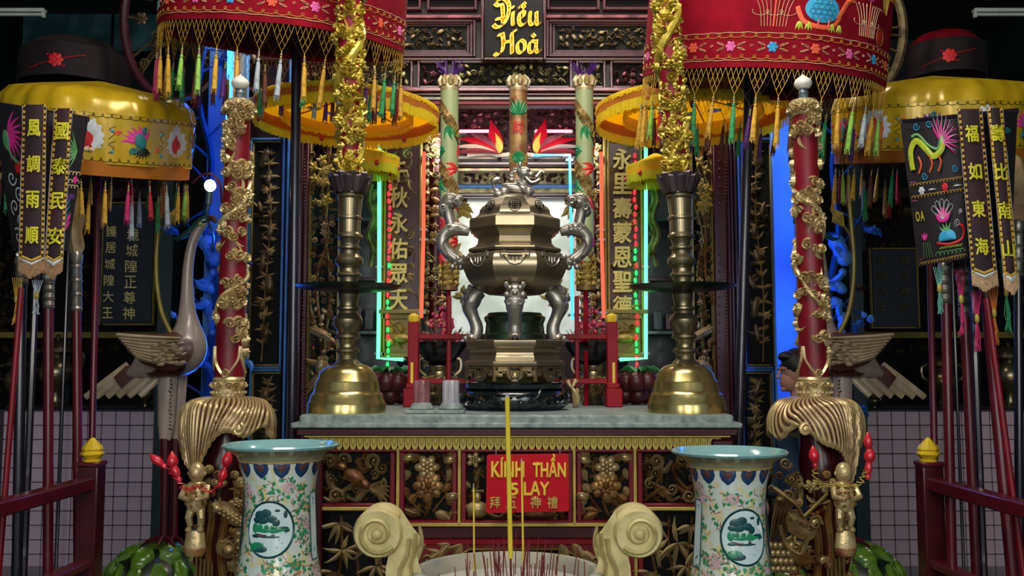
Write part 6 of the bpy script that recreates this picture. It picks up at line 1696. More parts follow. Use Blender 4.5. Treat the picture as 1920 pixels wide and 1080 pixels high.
# ================================================================== CRANES ON TURTLES
def crane(s, cx0, lab, tlab):
    # s = +1 left crane (as in the photo), -1 mirrored right crane; pixel x measured from its own axis
    Y = 5.25
    X = (lambda x: x) if s > 0 else (lambda x: cx0 - x)
    def W(x, y, d=0.0): return P(X(x), y, Y + d)
    k = S(Y)
    base = P(X(318), 1000, Y)
    e = thing('crane_statue', lab, 'crane statue', Vector((base.x, Y, .5)), 'crane statues on turtles')
    q = MB()
    pts = [(385, 416, 7, 0), (377, 424, 9, 0), (366, 442, 9.5, 0), (357, 470, 9, 0), (352, 510, 10, 0), (351, 550, 12, 0), (351, 585, 16, 0), (352, 612, 24, 0), (350, 640, 38, 0), (338, 660, 45, 0), (310, 672, 42, 0), (278, 684, 30, 0), (255, 696, 16, 0), (240, 702, 6, 0)]
    sm = cat_rom([(a, b_, r) for a, b_, r, d in pts], 5)
    q.tube([W(x, y) for x, y, r in sm], [r * k for x, y, r in sm], 18)
    q.build('body', 'crane_white', e)
    q = MB(); sm = cat_rom([(392, 410, 6), (380, 414, 9), (368, 424, 8), (356, 434, 6.5), (344, 442, 6), (332, 448, 4), (320, 447, 1.5)], 4)
    q.tube([W(x, y, -.005) for x, y, r in sm], [r * k for x, y, r in sm], 10); q.build('beak_and_crown', 'crane_teal', e)
    q = MB(); sm = cat_rom([(386, 412, 4), (394, 408, 5), (402, 412, 5), (405, 420, 2)], 4); q.tube([W(x, y) for x, y, r in sm], [r * k for x, y, r in sm], 8); q.build('crest', 'crane_brown', e)
    for d in (-.036, .036):
        q = MB(); q.ell(W(375, 420, d), (.012, .012, .012), 8, 6); q.build('eye', 'gold_paint', e)
    # wings: dark edged shell with rows of long feathers
    for sd in (-1, 1):
        dep = sd * -.19
        q = MB()
        out = [(361, 640), (364, 655), (358, 672), (345, 688), (322, 697), (296, 693), (268, 682), (240, 660), (222, 634), (240, 628), (290, 626), (330, 622)]
        q.fan([(x, y) for x, y in out], .04)
        q.deform(lambda v: W(v.x, v.z, dep + (v.y if sd > 0 else -v.y) ))
        wobj = q.build('wing', 'crane_brown', e)
        rows = [((216 + i * 5, 628 + i * .4), (262 + i * 4, 640 + i * 5.8), (350 - i * 2, 640 + i * 5)) for i in range(9)]
        for i in range(8):
            q = MB(); u = i / 7
            p0 = (217 + 36 * u, 628 + 40 * u); p1 = (270 + 20 * u, 632 + 46 * u); p2 = (338 - 4 * u, 634 + 44 * u)
            q.rib(cat_rom([p2, p1, p0], 6), lambda t: 4.0 * (.5 + .55 * min(1, 2 * t)) * (1 if t < .95 else .6), .022)
            q.deform(lambda v: W(v.x, v.z, dep + (v.y - .04 if sd > 0 else -v.y + .04)))
            q.build('long_feather', 'crane_feather', wobj)
        g = random.Random(3)
        for i in range(34):
            q = MB(); x = 290 + g.uniform(0, 55); y = 640 + g.uniform(0, 44)
            q.rib(cat_rom([(x + 7, y - 1), (x, y + g.uniform(-1, 2)), (x - 9, y + 2)], 3), tap(3.2), .014)
            q.deform(lambda v: W(v.x, v.z, dep + (v.y - .052 if sd > 0 else -v.y + .052))); q.build('short_feather', 'crane_feather', wobj)
        q = MB()
        for i in range(5): q.rib(cat_rom([(300 + i * 12, 692 - i * 2), (285 + i * 12, 702), (272 + i * 12, 700)], 3), tap(5), .02)
        q.deform(lambda v: W(v.x, v.z, dep * .7 + (v.y if sd > 0 else -v.y))); q.build('dark_plume', 'crane_brown', e)
    for i in range(6):      # straight tail plumes
        q = MB(); u = i / 5
        a = W(300 - u * 60, 704 - u * 20, -.03 + .012 * i); b_ = W(262 - u * 102, 742 + u * 3, -.06 + .024 * i)
        q.tube([a, a.lerp(b_, .5), b_], [.02, .021, .017], 6, flat=.45); q.build('tail_plume', 'crane_feather', e)
    q = MB(); q.tube([W(272, 698, .0), W(252, 710, .0), W(228, 728, .0)], [.05, .085, .075], 8, flat=.12); q.build('tail_backing', 'crane_brown', e)
    # thighs and legs
    for d, xx in ((-.05, 311), (.05, 330)):
        q = MB(); q.tube([W(xx + 4, 690, d), W(xx + 2, 740, d), W(xx, 790, d), W(xx - 2, 825, d)], [.055, .05, .045, .03], 10, flat=.7); th = q.build('thigh', 'crane_white', e)
        if d < 0:
            q = MB(); g = random.Random(5)
            for i in range(14): q.rib([(xx + 7 + g.uniform(-2, 2), 712 + i * 7), (xx + 10 + g.uniform(-2, 2), 715 + i * 7)], 1.2, .003)
            q.deform(lambda v: W(v.x, v.z, d - .052 + v.y)); q.build('ink_marks', 'silk_black', th, kind='stuff')
        q = MB(); q.tube([W(xx - 2, 822, d), W(xx - 2, 900, d), W(xx - 4, 1008, d)], [.026, .022, .024], 8); lg = q.build('leg', 'lacquer_dark', e)
        for t in range(3):
            q = MB(); p = W(xx - 4, 1008, d); q.tube([p, p + Vector((.05 * (t - 1), -.05, -.004)), p + Vector((.09 * (t - 1), -.09, -.03))], [.018, .014, .005], 6); q.build('toe', 'lacquer_dark', lg)
    # lotus stem held in the beak
    q = MB(); st = cat_rom([(302, 330), (301, 380), (297, 430), (293, 480), (294, 530), (303, 585), (322, 628)], 5)
    q.tube([W(x, y, -.06) for x, y in st], 4.5 * k, 8); o = q.build('lotus_stem', 'olive_frame', e)
    q = MB()
    for t in range(7):
        a = t * .9; tip = W(334 + 4 * cos(a), 392 + 4 * sin(a), -.06 + .01 * sin(a)); bs = W(312, 424, -.06)
        m = bs.lerp(tip, .5) + Vector((.022 * cos(a), .022 * sin(a), .012 * cos(a))); q.tube([bs, m, tip], [.006, .019, .002], 6)
    q.build('lotus_bud', 'gold_paint', e)
    q = MB(); q.tube([W(311, 425, -.06), W(300, 440, -.06), W(294, 470, -.06)], 2.5 * k, 6); q.build('bud_stalk', 'olive_frame', e)
    # turtle
    tb_ = P(X(292), 1000, Y)
    t = thing('turtle_statue', tlab, 'turtle statue', Vector((tb_.x, Y, 0)), 'green turtle statues')
    hw = 88 * k; hz = .5
    q = MB(); n_, m_ = 32, 12
    q.lathe([(hw * 1.0, .22), (hw * 1.02, .25), (hw * .97, .31), (hw * .86, .385), (hw * .68, .445), (hw * .45, .48), (hw * .2, .497), (0, .5)], 32, sy=1.3); q.build('shell', 'turtle_dark', t, True)
    q = MB(); q.lathe([(hw * .8, .1), (hw * 1.0, .2), (hw * 1.04, .235), (hw * 1.0, .25)], 32, sy=1.3); q.build('shell_rim', 'turtle_green', t, True)
    def dome(u, v):   # u,v in plan -> height on the shell
        r = math.hypot(u, v); pr = ((0, .5), (.2, .497), (.45, .48), (.68, .445), (.86, .385), (.97, .31), (1.02, .25))
        for (r0, z0), (r1, z1_) in zip(pr[:-1], pr[1:]):
            if r <= r1: return z0 + (z1_ - z0) * (r - r0) / (r1 - r0)
        return .25
    cells = [(0, 0)] + [(.5 * cos(i * pi / 3 + .5), .5 * sin(i * pi / 3 + .5)) for i in range(6)] + [(.86 * cos(i * pi / 6), .86 * sin(i * pi / 6)) for i in range(12)]
    for ci, (u, v) in enumerate(cells):
        R_ = .26 if ci < 7 else .17
        q = MB(); vs = []; fs = []; N_ = 6; a0 = math.atan2(v, u) + pi / 6 if ci else .5
        for ring, (rr, lift) in enumerate(((.96, .002), (.84, .024), (.5, .03), (.42, .022))):
            for i in range(N_):
                a = a0 + i * pi / 3; uu, vv = u + R_ * rr * cos(a), v + R_ * rr * sin(a)
                L_ = math.hypot(uu, vv)
                if L_ > 1.02: uu, vv = uu / L_ * 1.02, vv / L_ * 1.02
                vs.append((uu * hw * (1 + lift * 1.5), vv * hw * 1.3 * (1 + lift * 1.5), dome(uu, vv) + lift))
        for ring in range(3):
            for i in range(N_): fs.append((ring * N_ + i, ring * N_ + (i + 1) % N_, (ring + 1) * N_ + (i + 1) % N_, (ring + 1) * N_ + i))
        fs.append(tuple(range(3 * N_, 4 * N_))); q.add(vs, fs); q.build('shell_plate', 'turtle_green', t, True, ang=50)
    for sx in (-1, 1):
        for sy_ in (-1, 1):
            q = MB(); q.tube([(sx * hw * .6, sy_ * hw * .9, .22), (sx * hw * .85, sy_ * hw * 1.15, .12), (sx * hw * .9, sy_ * hw * 1.25, .0)], [.09, .08, .09], 10); q.build('foot', 'turtle_green', t, True)
    q = MB(); q.tube([(s * hw * .6, 0, .26), (s * hw * 1.15, 0, .27), (s * hw * 1.3, 0, .31)], [.07, .06, .055], 10); q.ell((s * hw * 1.36, 0, .33), (.09, .07, .065), 12, 8); q.build('head', 'turtle_green', t, True)
crane(1, 0, 'white crane statue with long neck visible, left of the altar', 'green turtle statue under the left crane')
crane(-1, 1894, 'white crane statue hidden to its wing by the right column', 'green turtle statue under the right crane')

# ================================================================== FENCES
def fence(s, lab):
    X = (lambda x: x) if s < 0 else (lambda x: 1914 - x)
    Yp = 4.6; k = S(Yp)
    p = P(X(172), 880, Yp); x0 = p.x
    e = thing('fence', lab, 'fence', Vector((x0, Yp, 0)), 'red rail fences')
    z = lambda py: P(X(172), py, Yp).z
    hw = 19 * k
    b = MB(); b.box((0, 0, z(872) / 2), (2 * hw, 2 * hw, z(872)), .006); b.build('post', 'lacquer_dark', e, True)
    b = MB(); b.box((0, 0, z(869)), (2 * hw * 1.1, 2 * hw * 1.1, .02), .004); b.build('post_cap', 'pole_red', e, True)
    b = MB(); b.lathe([(16 * k, z(866)), (17 * k, z(862)), (12 * k, z(860)), (15 * k, z(858)), (21 * k, z(852)), (21 * k, z(849)), (17 * k, z(846)), (19 * k, z(842)), (17 * k, z(836)), (9 * k, z(828)), (3 * k, z(821)), (0, z(820))], 8, a0=pi / 8); b.build('finial', 'yellow_paint', e, True, ang=30)
    far, near = 0, -1.75
    for py0, py1, nm in ((893, 918, 'top_rail'), (1046, 1062, 'bottom_rail')):
        b = MB(); b.box((0, (far + near) / 2, (z(py0) + z(py1)) / 2), (.07, near - far if near > far else far - near, z(py0) - z(py1)), .008); b.build(nm, 'pole_red', e, True)
    b = MB(); b.box((0, near, z(872) / 2), (2 * hw, 2 * hw, z(872)), .006); b.build('post', 'lacquer_dark', e, True)
    b = MB(); b.box((0, (far + near) / 2, .05), (.16, far - near + .2, .1), .01); b.build('sill', 'lacquer_dark', e, True)
    return e
fence(-1, 'dark red rail fence with yellow finial at the left'); fence(1, 'dark red rail fence with yellow finial at the right')

# ================================================================== CEREMONIAL STAVES
def stave(x0, y0, x1, y1, Y0, Y1, r, lab, head, m='pole_red', brass=None, group='ceremonial staves'):
    a = P(x0, y0, Y0); b_ = P(x1, y1, Y1)
    d = (b_ - a); f = (a.z - .02) / -d.z if d.z else 1
    ft = a + d * f
    e = thing('ceremonial_staff', lab, 'staff', ft, group)
    k = S(Y0)
    q = MB(); q.tube([a, ft], r * k, 12); q.build('shaft', m, e)
    up = (a - ft).normalized()
    def along(t): return a + up * t
    R3 = up.to_track_quat('Z', 'Y').to_matrix().to_4x4(); R3.translation = a
    if brass:
        q = MB(); L = brass * k; rr = r * k
        prof = []
        for i in range(4):
            z = -L + L * i / 4; prof += [(rr * 1.1, z), (rr * 1.35, z + L / 22), (rr * 1.1, z + L / 11), (rr * 1.25, z + L / 9)]
        q.lathe(prof + [(rr * 1.5, 0), (rr * 1.2, .02)], 14); q.deform(lambda v: R3 @ v); q.build('brass_socket', 'silver_bronze', e)
    if head == 'blade':
        q = MB(); out = [(-.02, 0), (-.045, .05), (-.03, .12), (-.05, .2), (-.02, .33), (.015, .36), (.035, .28), (.045, .18), (.04, .08), (.025, 0)]
        q.prism(out, -.012, .012); q.deform(lambda v: R3 @ v); q.build('blade', 'gilt', e)
        q = MB(); carve(q, -.03, .04, .06, .26, 5, .03, .008, -.012, kinds='sl'); q.deform(lambda v: R3 @ v); q.build('blade_relief', 'brass', e, kind='stuff')
    elif head == 'mace':
        q = MB(); q.lathe([(.02, 0), (.035, .03), (.05, .09), (.045, .16), (.025, .22), (.035, .24), (.0, .29)], 14, flute=lambda a_, u: 1 + .1 * cos(a_ * 7)); q.deform(lambda v: R3 @ v); q.build('mace_head', 'silver_bronze', e)
    elif head == 'spear':
        q = MB(); q.lathe([(.012, 0), (.03, .03), (.012, .06), (.035, .12), (.0, .3)], 6, sy=.4); q.deform(lambda v: R3 @ v); q.build('spear_head', 'silver_bronze', e)
    return e
stave(143, 480, 147, 1080, 4.75, 4.72, 8.5, 'staff with curved gilt blade right of the left banner', 'blade', 'pole_red', 105)
stave(91, 520, 90, 1080, 4.5, 4.45, 9, 'dark red staff with brass socket below the left banner tips', 'mace', 'pole_red', 60)
stave(42, 490, 32, 1080, 4.35, 4.3, 9.5, 'thick dark staff behind the left banner fringe', 'spear', 'pole_dark', 45)
stave(40, 540, 8, 940, 4.05, 4.0, 5.5, 'thin leaning red staff at the far left edge', 'none', 'lacquer_red')
stave(1772, 500, 1785, 1080, 4.5, 4.45, 9, 'dark red staff with brass socket, leftmost behind the right fence', 'mace', 'pole_red', 70)
stave(1806, 520, 1832, 1080, 4.5, 4.42, 9.5, 'purple red staff in the middle behind the right fence', 'spear', 'pole_red', 75)
stave(1843, 500, 1898, 1080, 4.35, 4.2, 10, 'thick leaning red staff below the right banner', 'mace', 'pole_red')
stave(1850, 560, 1918, 1070, 4.05, 3.95, 6, 'thin leaning red staff at the right edge', 'none', 'lacquer_red')
stave(1908, 420, 1912, 1080, 4.7, 4.65, 8, 'staff with gilt blade at the far right edge', 'blade', 'pole_dark', 100)

# ================================================================== EMBROIDERED BANNERS
def banner(nm_lab, Yc, body, tongues, art, fringe_col, staffpx):
    e = thing('embroidered_banner', nm_lab, 'banner', P(body[2][0], body[2][1], Yc), 'dark embroidered banners')
    (xa, ya), (xb, yb), (xc, yc), (xd, yd) = body     # top-left, top-right, bottom-right, bottom-left in photo pixels
    RY_ = (xb - xa) / 2 * S(Yc)
    def Yf(u): return Yc - RY_ * .75 * sin(pi * min(1, max(0, u)))
    def mp(u, v, off=0.0):
        x = (xa + (xb - xa) * u) * (1 - v) + (xd + (xc - xd) * u) * v; y = (ya + (yb - ya) * u) * (1 - v) + (yd + (yc - yd) * u) * v
        y += 10 * sin(pi * u) * (v - .5) * 0
        return P(x, y, Yf(u) + off)
    n_, m_ = 28, 10
    q = MB(); vs = []; fs = []
    for back in (0, 1):
        for j in range(m_ + 1):
            for i in range(n_ + 1):
                u = i / n_; off = .006 * sin(u * 19 + j * .3)
                vs.append(mp(u, j / m_, off) if not back else mp(u, j / m_, 2 * (Yc - Yf(u)) - off + .01))
    W_ = n_ + 1; o = (m_ + 1) * W_
    for j in range(m_):
        for i in range(n_):
            a = j * W_ + i; fs += [(a, a + 1, a + W_ + 1, a + W_), (o + a + W_, o + a + W_ + 1, o + a + 1, o + a)]
    q.add(vs, fs); q.build('cloth', 'cloth_black', e)
    def emb(nm, m, fn):
        q = MB(); fn(q); q.deform(lambda v: mp(v.x, v.z, v.y - .009), True); q.build(nm, m, e)
    art(emb)
    for ti, (tx0, tx1, ty, bx0, bx1, by, tip, chars) in enumerate(tongues):
        def tp(u, v, off=0.0):
            return P((tx0 + (tx1 - tx0) * u) * (1 - v) + (bx0 + (bx1 - bx0) * u) * v, ty + (by - ty) * v, Yc - RY_ * .75 - .03 - .008 * sin(v * 9) - .012 * sin(pi * u) + off)
        L = by - ty; tv = tip / L
        q = MB(); vs = []; fs = []; nu, nv = 8, 16
        for back in (0, .006):
            for j in range(nv + 1):
                for i in range(nu + 1):
                    u = i / nu; vmax = 1 - tv * abs(2 * u - 1); vs.append(tp(u, j / nv * vmax, back))
        W_ = nu + 1; o = (nv + 1) * W_
        for j in range(nv):
            for i in range(nu):
                a = j * W_ + i; fs += [(a, a + 1, a + W_ + 1, a + W_), (o + a + W_, o + a + W_ + 1, o + a + 1, o + a)]
        q.add(vs, fs); tg = q.build('hanging_strip', 'strip_maroon', e)
        W2 = tx1 - tx0
        def emt(nm, m, fn):
            q = MB(); fn(q); q.deform(lambda v: tp(v.x, v.z, v.y - .004), True); q.build(nm, m, tg)
        ee = 3.2 / W2
        emt('loop_edge', 'silk_gold', lambda q: [q.rib([(x, z) for z, x in curly(0.01, 1 - tv, xx, 2.6 / W2, int(L / 11))], 1.0 / W2 * .3, .002) for xx in (ee * 1.3, 1 - ee * 1.3)])
        emt('cord_edge', 'silk_white', lambda q: [q.rib([(xx, .005), (xx, 1 - tv), (.5, .99)], .9 / W2 * .5, .002) for xx in (.02, .98)])
        emt('tip_edge', 'silk_gold', lambda q: q.rib([(.12, 1 - tv - .012), (.5, .968), (.88, 1 - tv - .012)], .008, .002))
        for ci, ch in enumerate(chars):
            q = MB(); cw = 25.0; v0 = .145 + ci * .222
            put_text(q, ch, .5, v0, cw / W2, cw * 1.3 / L, .05, .002, True, -.002); q.deform(lambda v: tp(v.x, v.z, v.y - .004), True); q.build('character', 'silk_yellow', tg, smooth=False)
        q = MB(); nf = int(W2 * 1.2)
        for i in range(nf):
            u = (i + .5) / nf; v0 = 1 - tv * abs(2 * u - 1)
            a = tp(u, v0); b_ = tp(u, v0 + 24 / L + random.Random(i).uniform(-.01, .012)); q.tube([a, b_], .0016, 3)
        q.build('tip_fringe', 'thread_beige', tg, kind='stuff')
    q = MB(); a, b_ = P(staffpx[0], staffpx[1], Yc), P(staffpx[2], staffpx[3], Yc); q.tube([a, b_], .014, 8); q.build('top_stick', 'pole_dark', e)
    ft = P(staffpx[4], 700, Yc + .02); q = MB(); q.tube([Vector((ft.x, Yc + .02, P(staffpx[4], staffpx[1], Yc).z)), Vector((ft.x, Yc + .02, 0))], .016, 8); q.build('pole', 'pole_dark', e)
    return e
mat('strip_maroon', '#220b14', .75, 0, scale=6, col2='#3a0c1c', bump=.15, bscale=150, contrast=(.45, .75))
def left_art(emb):
    emb('dragon_mane', 'silk_magenta', lambda q: [leafr(q, .12, .2, .2, .012, -1.3 + t * .32, .004, .25) for t in range(9)])
    emb('dragon_face', 'silk_green', lambda q: (q.blob(.1, .24, .04, .07, .006), q.rib(cat_rom([(.1, .28), (.16, .36), (.24, .4)], 4), .012, .004)))
    emb('cloud_line', 'silk_white', lambda q: [q.rib(spiral(.12 + .08 * (t % 2), .5 + t * .1, .06, 1.2, t), .006, .002) for t in range(5)])
    emb('flower', 'silk_red', lambda q: flower(q, .22, .42, .05, .004))
    emb('wing_feather', 'silk_green', lambda q: [leafr(q, .93, .25, .16, .01, pi * .6 + t * .3, .004, .2) for t in range(8)])
    emb('side_border', 'silk_cream', lambda q: [q.rib(curly(.74, 1.0, v, .012, 6), .004, .002) for v in (.42, .48, .52)])
    emb('lotus', 'silk_magenta', lambda q: (q.blob(.95, .47, .03, .03, .004), leafr(q, .9, .8, .1, .02, -1, .004), leafr(q, .85, .86, .14, .02, -.6, .004)))
    emb('leaf', 'silk_teal', lambda q: [leafr(q, .84, .7 + t * .05, .14, .012, -.8, .004) for t in range(4)])
    emb('purple_scroll', 'silk_purple', lambda q: [scroll(q, .86 + .03 * t, .6, .03, .003, t) for t in range(4)])
banner('dark banner with two yellow lettered strips at left edge', 4.3, [(-14, 193), (166, 222), (128, 470), (24, 470)],
       [(41, 88, 196, 34, 83, 498, 14, '風調雨順'), (101, 137, 203, 82, 118, 498, 14, '國泰民安')], left_art, 'beige', (-14, 195, 166, 224, 60))
def right_art(emb):
    emb('phoenix_plume', 'silk_magenta', lambda q: [leafr(q, .33, .15, .17, .008, -2.2 + t * .3, .004, .2) for t in range(10)])
    emb('plume_outline', 'silk_white', lambda q: [q.rib(cat_rom([(.34, .16), (.34 + .13 * cos(-2.05 + t * .3), .16 + .2 * sin(-2.05 + t * .3))], 3), .0022, .002, -.003) for t in range(9)])
    emb('dragon_body', 'silk_lime', lambda q: q.rib(cat_rom([(.06, .33), (.06, .2), (.12, .13), (.2, .2), (.26, .25), (.34, .2), (.34, .12)], 6), .022, .005))
    emb('dragon_back', 'silk_green', lambda q: q.rib(cat_rom([(.08, .1), (.14, .09), (.22, .17), (.3, .2), (.33, .12)], 6), .01, .004))
    emb('dragon_legs', 'silk_orange', lambda q: [q.rib(cat_rom([(x, .24), (x + .02, .3), (x - .01, .36)], 4), .008, .004) for x in (.12, .22, .3)])
    emb('wave_ring', 'silk_blue', lambda q: [q.rib(spiral(x, y, .03, 1.3, 0), .004, .003) for x, y in ((.44, .35), (.16, .38), (.13, .03), (.24, .02))])
    emb('band', 'silk_gold', lambda q: [q.rib(curly(.02, .52, v, .009, 16, lambda x: -.02 * x), .0022, .002) for v in (.435, .52, .985)])
    emb('band_cord', 'silk_pink', lambda q: [q.rib([(.02, v), (.52, v - .012)], .0022, .002) for v in (.415, .545, .955)])
    emb('band_flower', 'silk_red', lambda q: flower(q, .34, .475, .03, .004, 7))
    emb('band_flower', 'silk_white', lambda q: (flower(q, .12, .48, .03, .004, 6), leafr(q, .18, .48, .08, .006, 0, .003), leafr(q, .42, .475, .08, .006, 0, .003)))
    emb('lotus_petal', 'silk_magenta', lambda q: [leafr(q, .3, .72, .11, .022, -pi / 2 + t * .42, .005, 0, -.001 * t) for t in (-2, -1, 0, 1, 2)])
    emb('petal_edge', 'silk_white', lambda q: [q.rib(cat_rom([(.3, .7), (.3 + .12 * cos(-pi / 2 + t * .42 - .15), .7 + .13 * sin(-pi / 2 + t * .42 - .15)), (.3 + .12 * cos(-pi / 2 + t * .42 + .15), .7 + .13 * sin(-pi / 2 + t * .42 + .15)), (.3, .7)], 4), .0024, .002, -.004) for t in (-2, -1, 0, 1, 2)])
    emb('lotus_leaf', 'silk_green', lambda q: [leafr(q, .33, .82, .1, .012, -pi / 2 + t * .4, .004) for t in (-2, -1, 0, 1)])
    emb('turtle_shell', 'silk_blue', lambda q: q.fan([(.33 + .09 * cos(t * pi / 10), .84 - .07 * max(-.15, sin(t * pi / 10))) for t in range(20)], .006))
    emb('turtle_body', 'silk_red', lambda q: q.rib(cat_rom([(.22, .86), (.35, .88), (.48, .855), (.5, .78), (.46, .75)], 6), .009, .004))
    emb('grass', 'silk_lime', lambda q: [q.rib([(.24 + t * .03, .905), (.27 + t * .03, .89)], .004, .003) for t in range(8)])
    emb('wave', 'silk_green', lambda q: q.rib(curly(.2, .5, .935, .012, 7), .003, .002))
    emb('spiral_mist', 'silk_white', lambda q: [q.rib(spiral(x, y, r, 1.6, 2), .0026, .002) for x, y, r in ((.44, .74, .032), (.48, .66, .02))])
    emb('small_lotus', 'silk_magenta', lambda q: [leafr(q, .1, .83, .06, .012, -pi / 2 + t * .5, .004) for t in (-1, 0, 1)])
    emb('small_stem', 'silk_green', lambda q: [q.rib([(.1 + t * .02, .84), (.1 + t * .03, .95)], .003, .003) for t in (-1, 0, 1, 2)])
    for ch, u in (('O', .055), ('A', .1)):
        emb('letter', 'silk_yellow', lambda q: put_text(q, ch, u, .655, .038, .07, .03, .002, True, -.002))
    emb('side_motif', 'silk_teal', lambda q: [scroll(q, .92, .12 + t * .2, .03, .003, t) for t in range(4)])
banner('dark banner with dragon and lotus embroidery at right edge', 4.3, [(1688, 232), (1908, 210), (1896, 470), (1722, 500)],
       [(1794, 1842, 204, 1822, 1871, 522, 14, '福如東海'), (1850, 1881, 202, 1882, 1911, 528, 14, '壽比南山')], right_art, 'beige', (1690, 230, 1908, 208, 1830))
# knotted tassels hanging from the right banner and a few from the left
def hang_tassel(px, y0, y1, Y, col, lab, net=False):
    k = S(Y); a = P(px, y0, Y); e = thing('hanging_tassel', lab, 'tassel', P(px, y1, Y), 'hanging tassels below the banners')
    L = a.z - P(px, y1, Y).z; g = random.Random(int(px))
    b = MB()
    for t in range(6): b.tube([a + Vector(((t - 2.5) * 4 * k, 0, 0)), a + Vector(((t - 2.5) * 1.2 * k, 0, -L * .4))], .0018, 4)
    b.build('cords', 'thread_' + col, e)
    b = MB(); b.lathe([(.004, -.02), (.01, -.012), (.01, .012), (.004, .02)], 10, c=tuple(a + Vector((0, 0, -L * .45)))); b.build('bead', 'gold_paint', e)
    b = MB()
    for t in range(10): b.tube([a + Vector((0, 0, -L * .46)), a + Vector((g.uniform(-5, 5) * k, g.uniform(-.01, .01), -L * .75)), a + Vector((g.uniform(-7, 7) * k, g.uniform(-.01, .01), -L * g.uniform(.93, 1)))], .002, 4)
    b.build('strands', 'thread_' + col, e)
for px, y0, y1, c in ((1760, 500, 590, 'teal'), (1800, 505, 630, 'pink'), (1830, 545, 662, 'pink'), (1862, 535, 650, 'orange'), (1884, 485, 625, 'green'), (33, 520, 610, 'gold'), (70, 525, 590, 'silver')):
    hang_tassel(px, y0, y1, 4.2, c, '%s corded tassel hanging below the %s banner at its %s' % (c, 'left' if px < 960 else 'right', {1760: 'left corner', 1800: 'left half', 1830: 'middle', 1862: 'right half', 1884: 'right strip', 33: 'left tip', 70: 'middle'}[px]))

# ================================================================== BLUE LIT SCREENS BEHIND THE COLUMNS
def blue_screen(s, cx, lab):
    Y = 6.1; X = (lambda x: x) if s < 0 else (lambda x: 1957 - x)
    e = thing('branch_screen', lab, 'carved screen', Vector((P(X(400), 1000, Y).x, Y, 0)))
    g = random.Random(9)
    bx0, bx1 = (378, 452) if s < 0 else (1456, 1530)
    b = MB(); b.pbox(bx0, 60, bx1, 1240, Y + .1, .05); b.build('glow_tinted_board', 'blue_glow_tint', e)  # board coloured with the blue spill of the tubes
    trunk = cat_rom([(X(400), 820), (X(388), 700), (X(404), 560), (X(384), 440), (X(396), 300), (X(372), 180), (X(390), 60)], 6)
    q = MB(); q.rib(trunk, lambda u: 9 * (1 - .5 * u), .05); q.px(Y); q.build('trunk', 'neon_blue_tint', e)
    for i in range(18):
        x, y = trunk[2 + i * 2 % (len(trunk) - 3)]
        a = g.uniform(-.9, .9) + (pi if g.random() < .65 else 0); L = g.uniform(40, 100)
        if s > 0: a = pi - a
        pts = cat_rom([(x, y), (x + L * .4 * cos(a), y + L * .4 * sin(a) - 10), (x + L * cos(a), y + L * sin(a) - 25)], 4)
        q = MB(); q.rib(pts, end(3.2, 1, .4), .02); q.px(Y - .02); q.build('branch', 'neon_blue_tint', e)
        q = MB(); ex, ey = pts[-1]
        for t in range(3): leafr(q, ex, ey, g.uniform(14, 26), 6, g.uniform(0, 6.28), .025, .6)
        if i % 3 == 0: flower(q, ex, ey, 10, .03, 5)
        q.px(Y - .03); q.build('leaf_cluster', ('neon_blue_tint', 'dim_carving', 'blue_glow_tint')[i % 3], e)
    for i in range(9):
        q = MB(); y = 455 + i * 28; xx = X(388) + g.uniform(-13, 13); rr = g.uniform(8, 19); q.blob(xx, y, rr, rr * g.uniform(.6, 1.2), .05, 0, g.random()); leafr(q, xx, y, 34, 7, g.uniform(0, 6.28), .04, .8, -.03); q.px(Y - .01); q.build('cloud_knot', 'blue_glow_tint', e)
    return e
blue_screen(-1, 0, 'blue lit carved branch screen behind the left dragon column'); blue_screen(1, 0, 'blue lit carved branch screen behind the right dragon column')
def blue_tube(px, y0, y1, Y, lab, r=.016):
    e = thing('neon_tube', lab, 'neon light', Vector((P(px, y1, Y).x, Y, P(px, y1, Y).z)))
    a, b_ = P(px, y0, Y), P(px, y1, Y); b_.x = a.x
    q = MB(); q.tube([a, b_], r, 10); q.build('glass_tube', 'neon_blue', e)
    q = MB(); q.box((a.x + (.03 if px > 960 else -.0), (Y + .02 + 6.2) / 2, (a.z + b_.z) / 2), (.04, 6.2 - Y - .02, a.z - b_.z + .1), .004); q.build('holder', 'neon_holder', e)
blue_tube(432, 60, 420, 5.95, 'bright blue neon tube rising behind the left dragon column')
blue_tube(421, 440, 860, 5.75, 'blue neon tube low behind the left dragon column')
blue_tube(1500, 210, 480, 5.98, 'bright blue neon tube rising behind the right dragon column')
blue_tube(1508, 500, 740, 5.98, 'blue neon tube low behind the right dragon column')
e = thing('blue_globe', 'small shiny blue globe lamp above the left carp carving', 'lamp', P(405, 872, 4.3))
b = MB(); b.ell(P(405, 857, 4.3), (.032, .032, .032), 16, 10); b.build('globe', 'neon_cyan_soft', e)
b = MB(); b.tube([P(405, 868, 4.3), P(412, 900, 4.05), P(420, 920, 3.95)], .008, 6); b.build('stalk', 'bulb_grey', e)
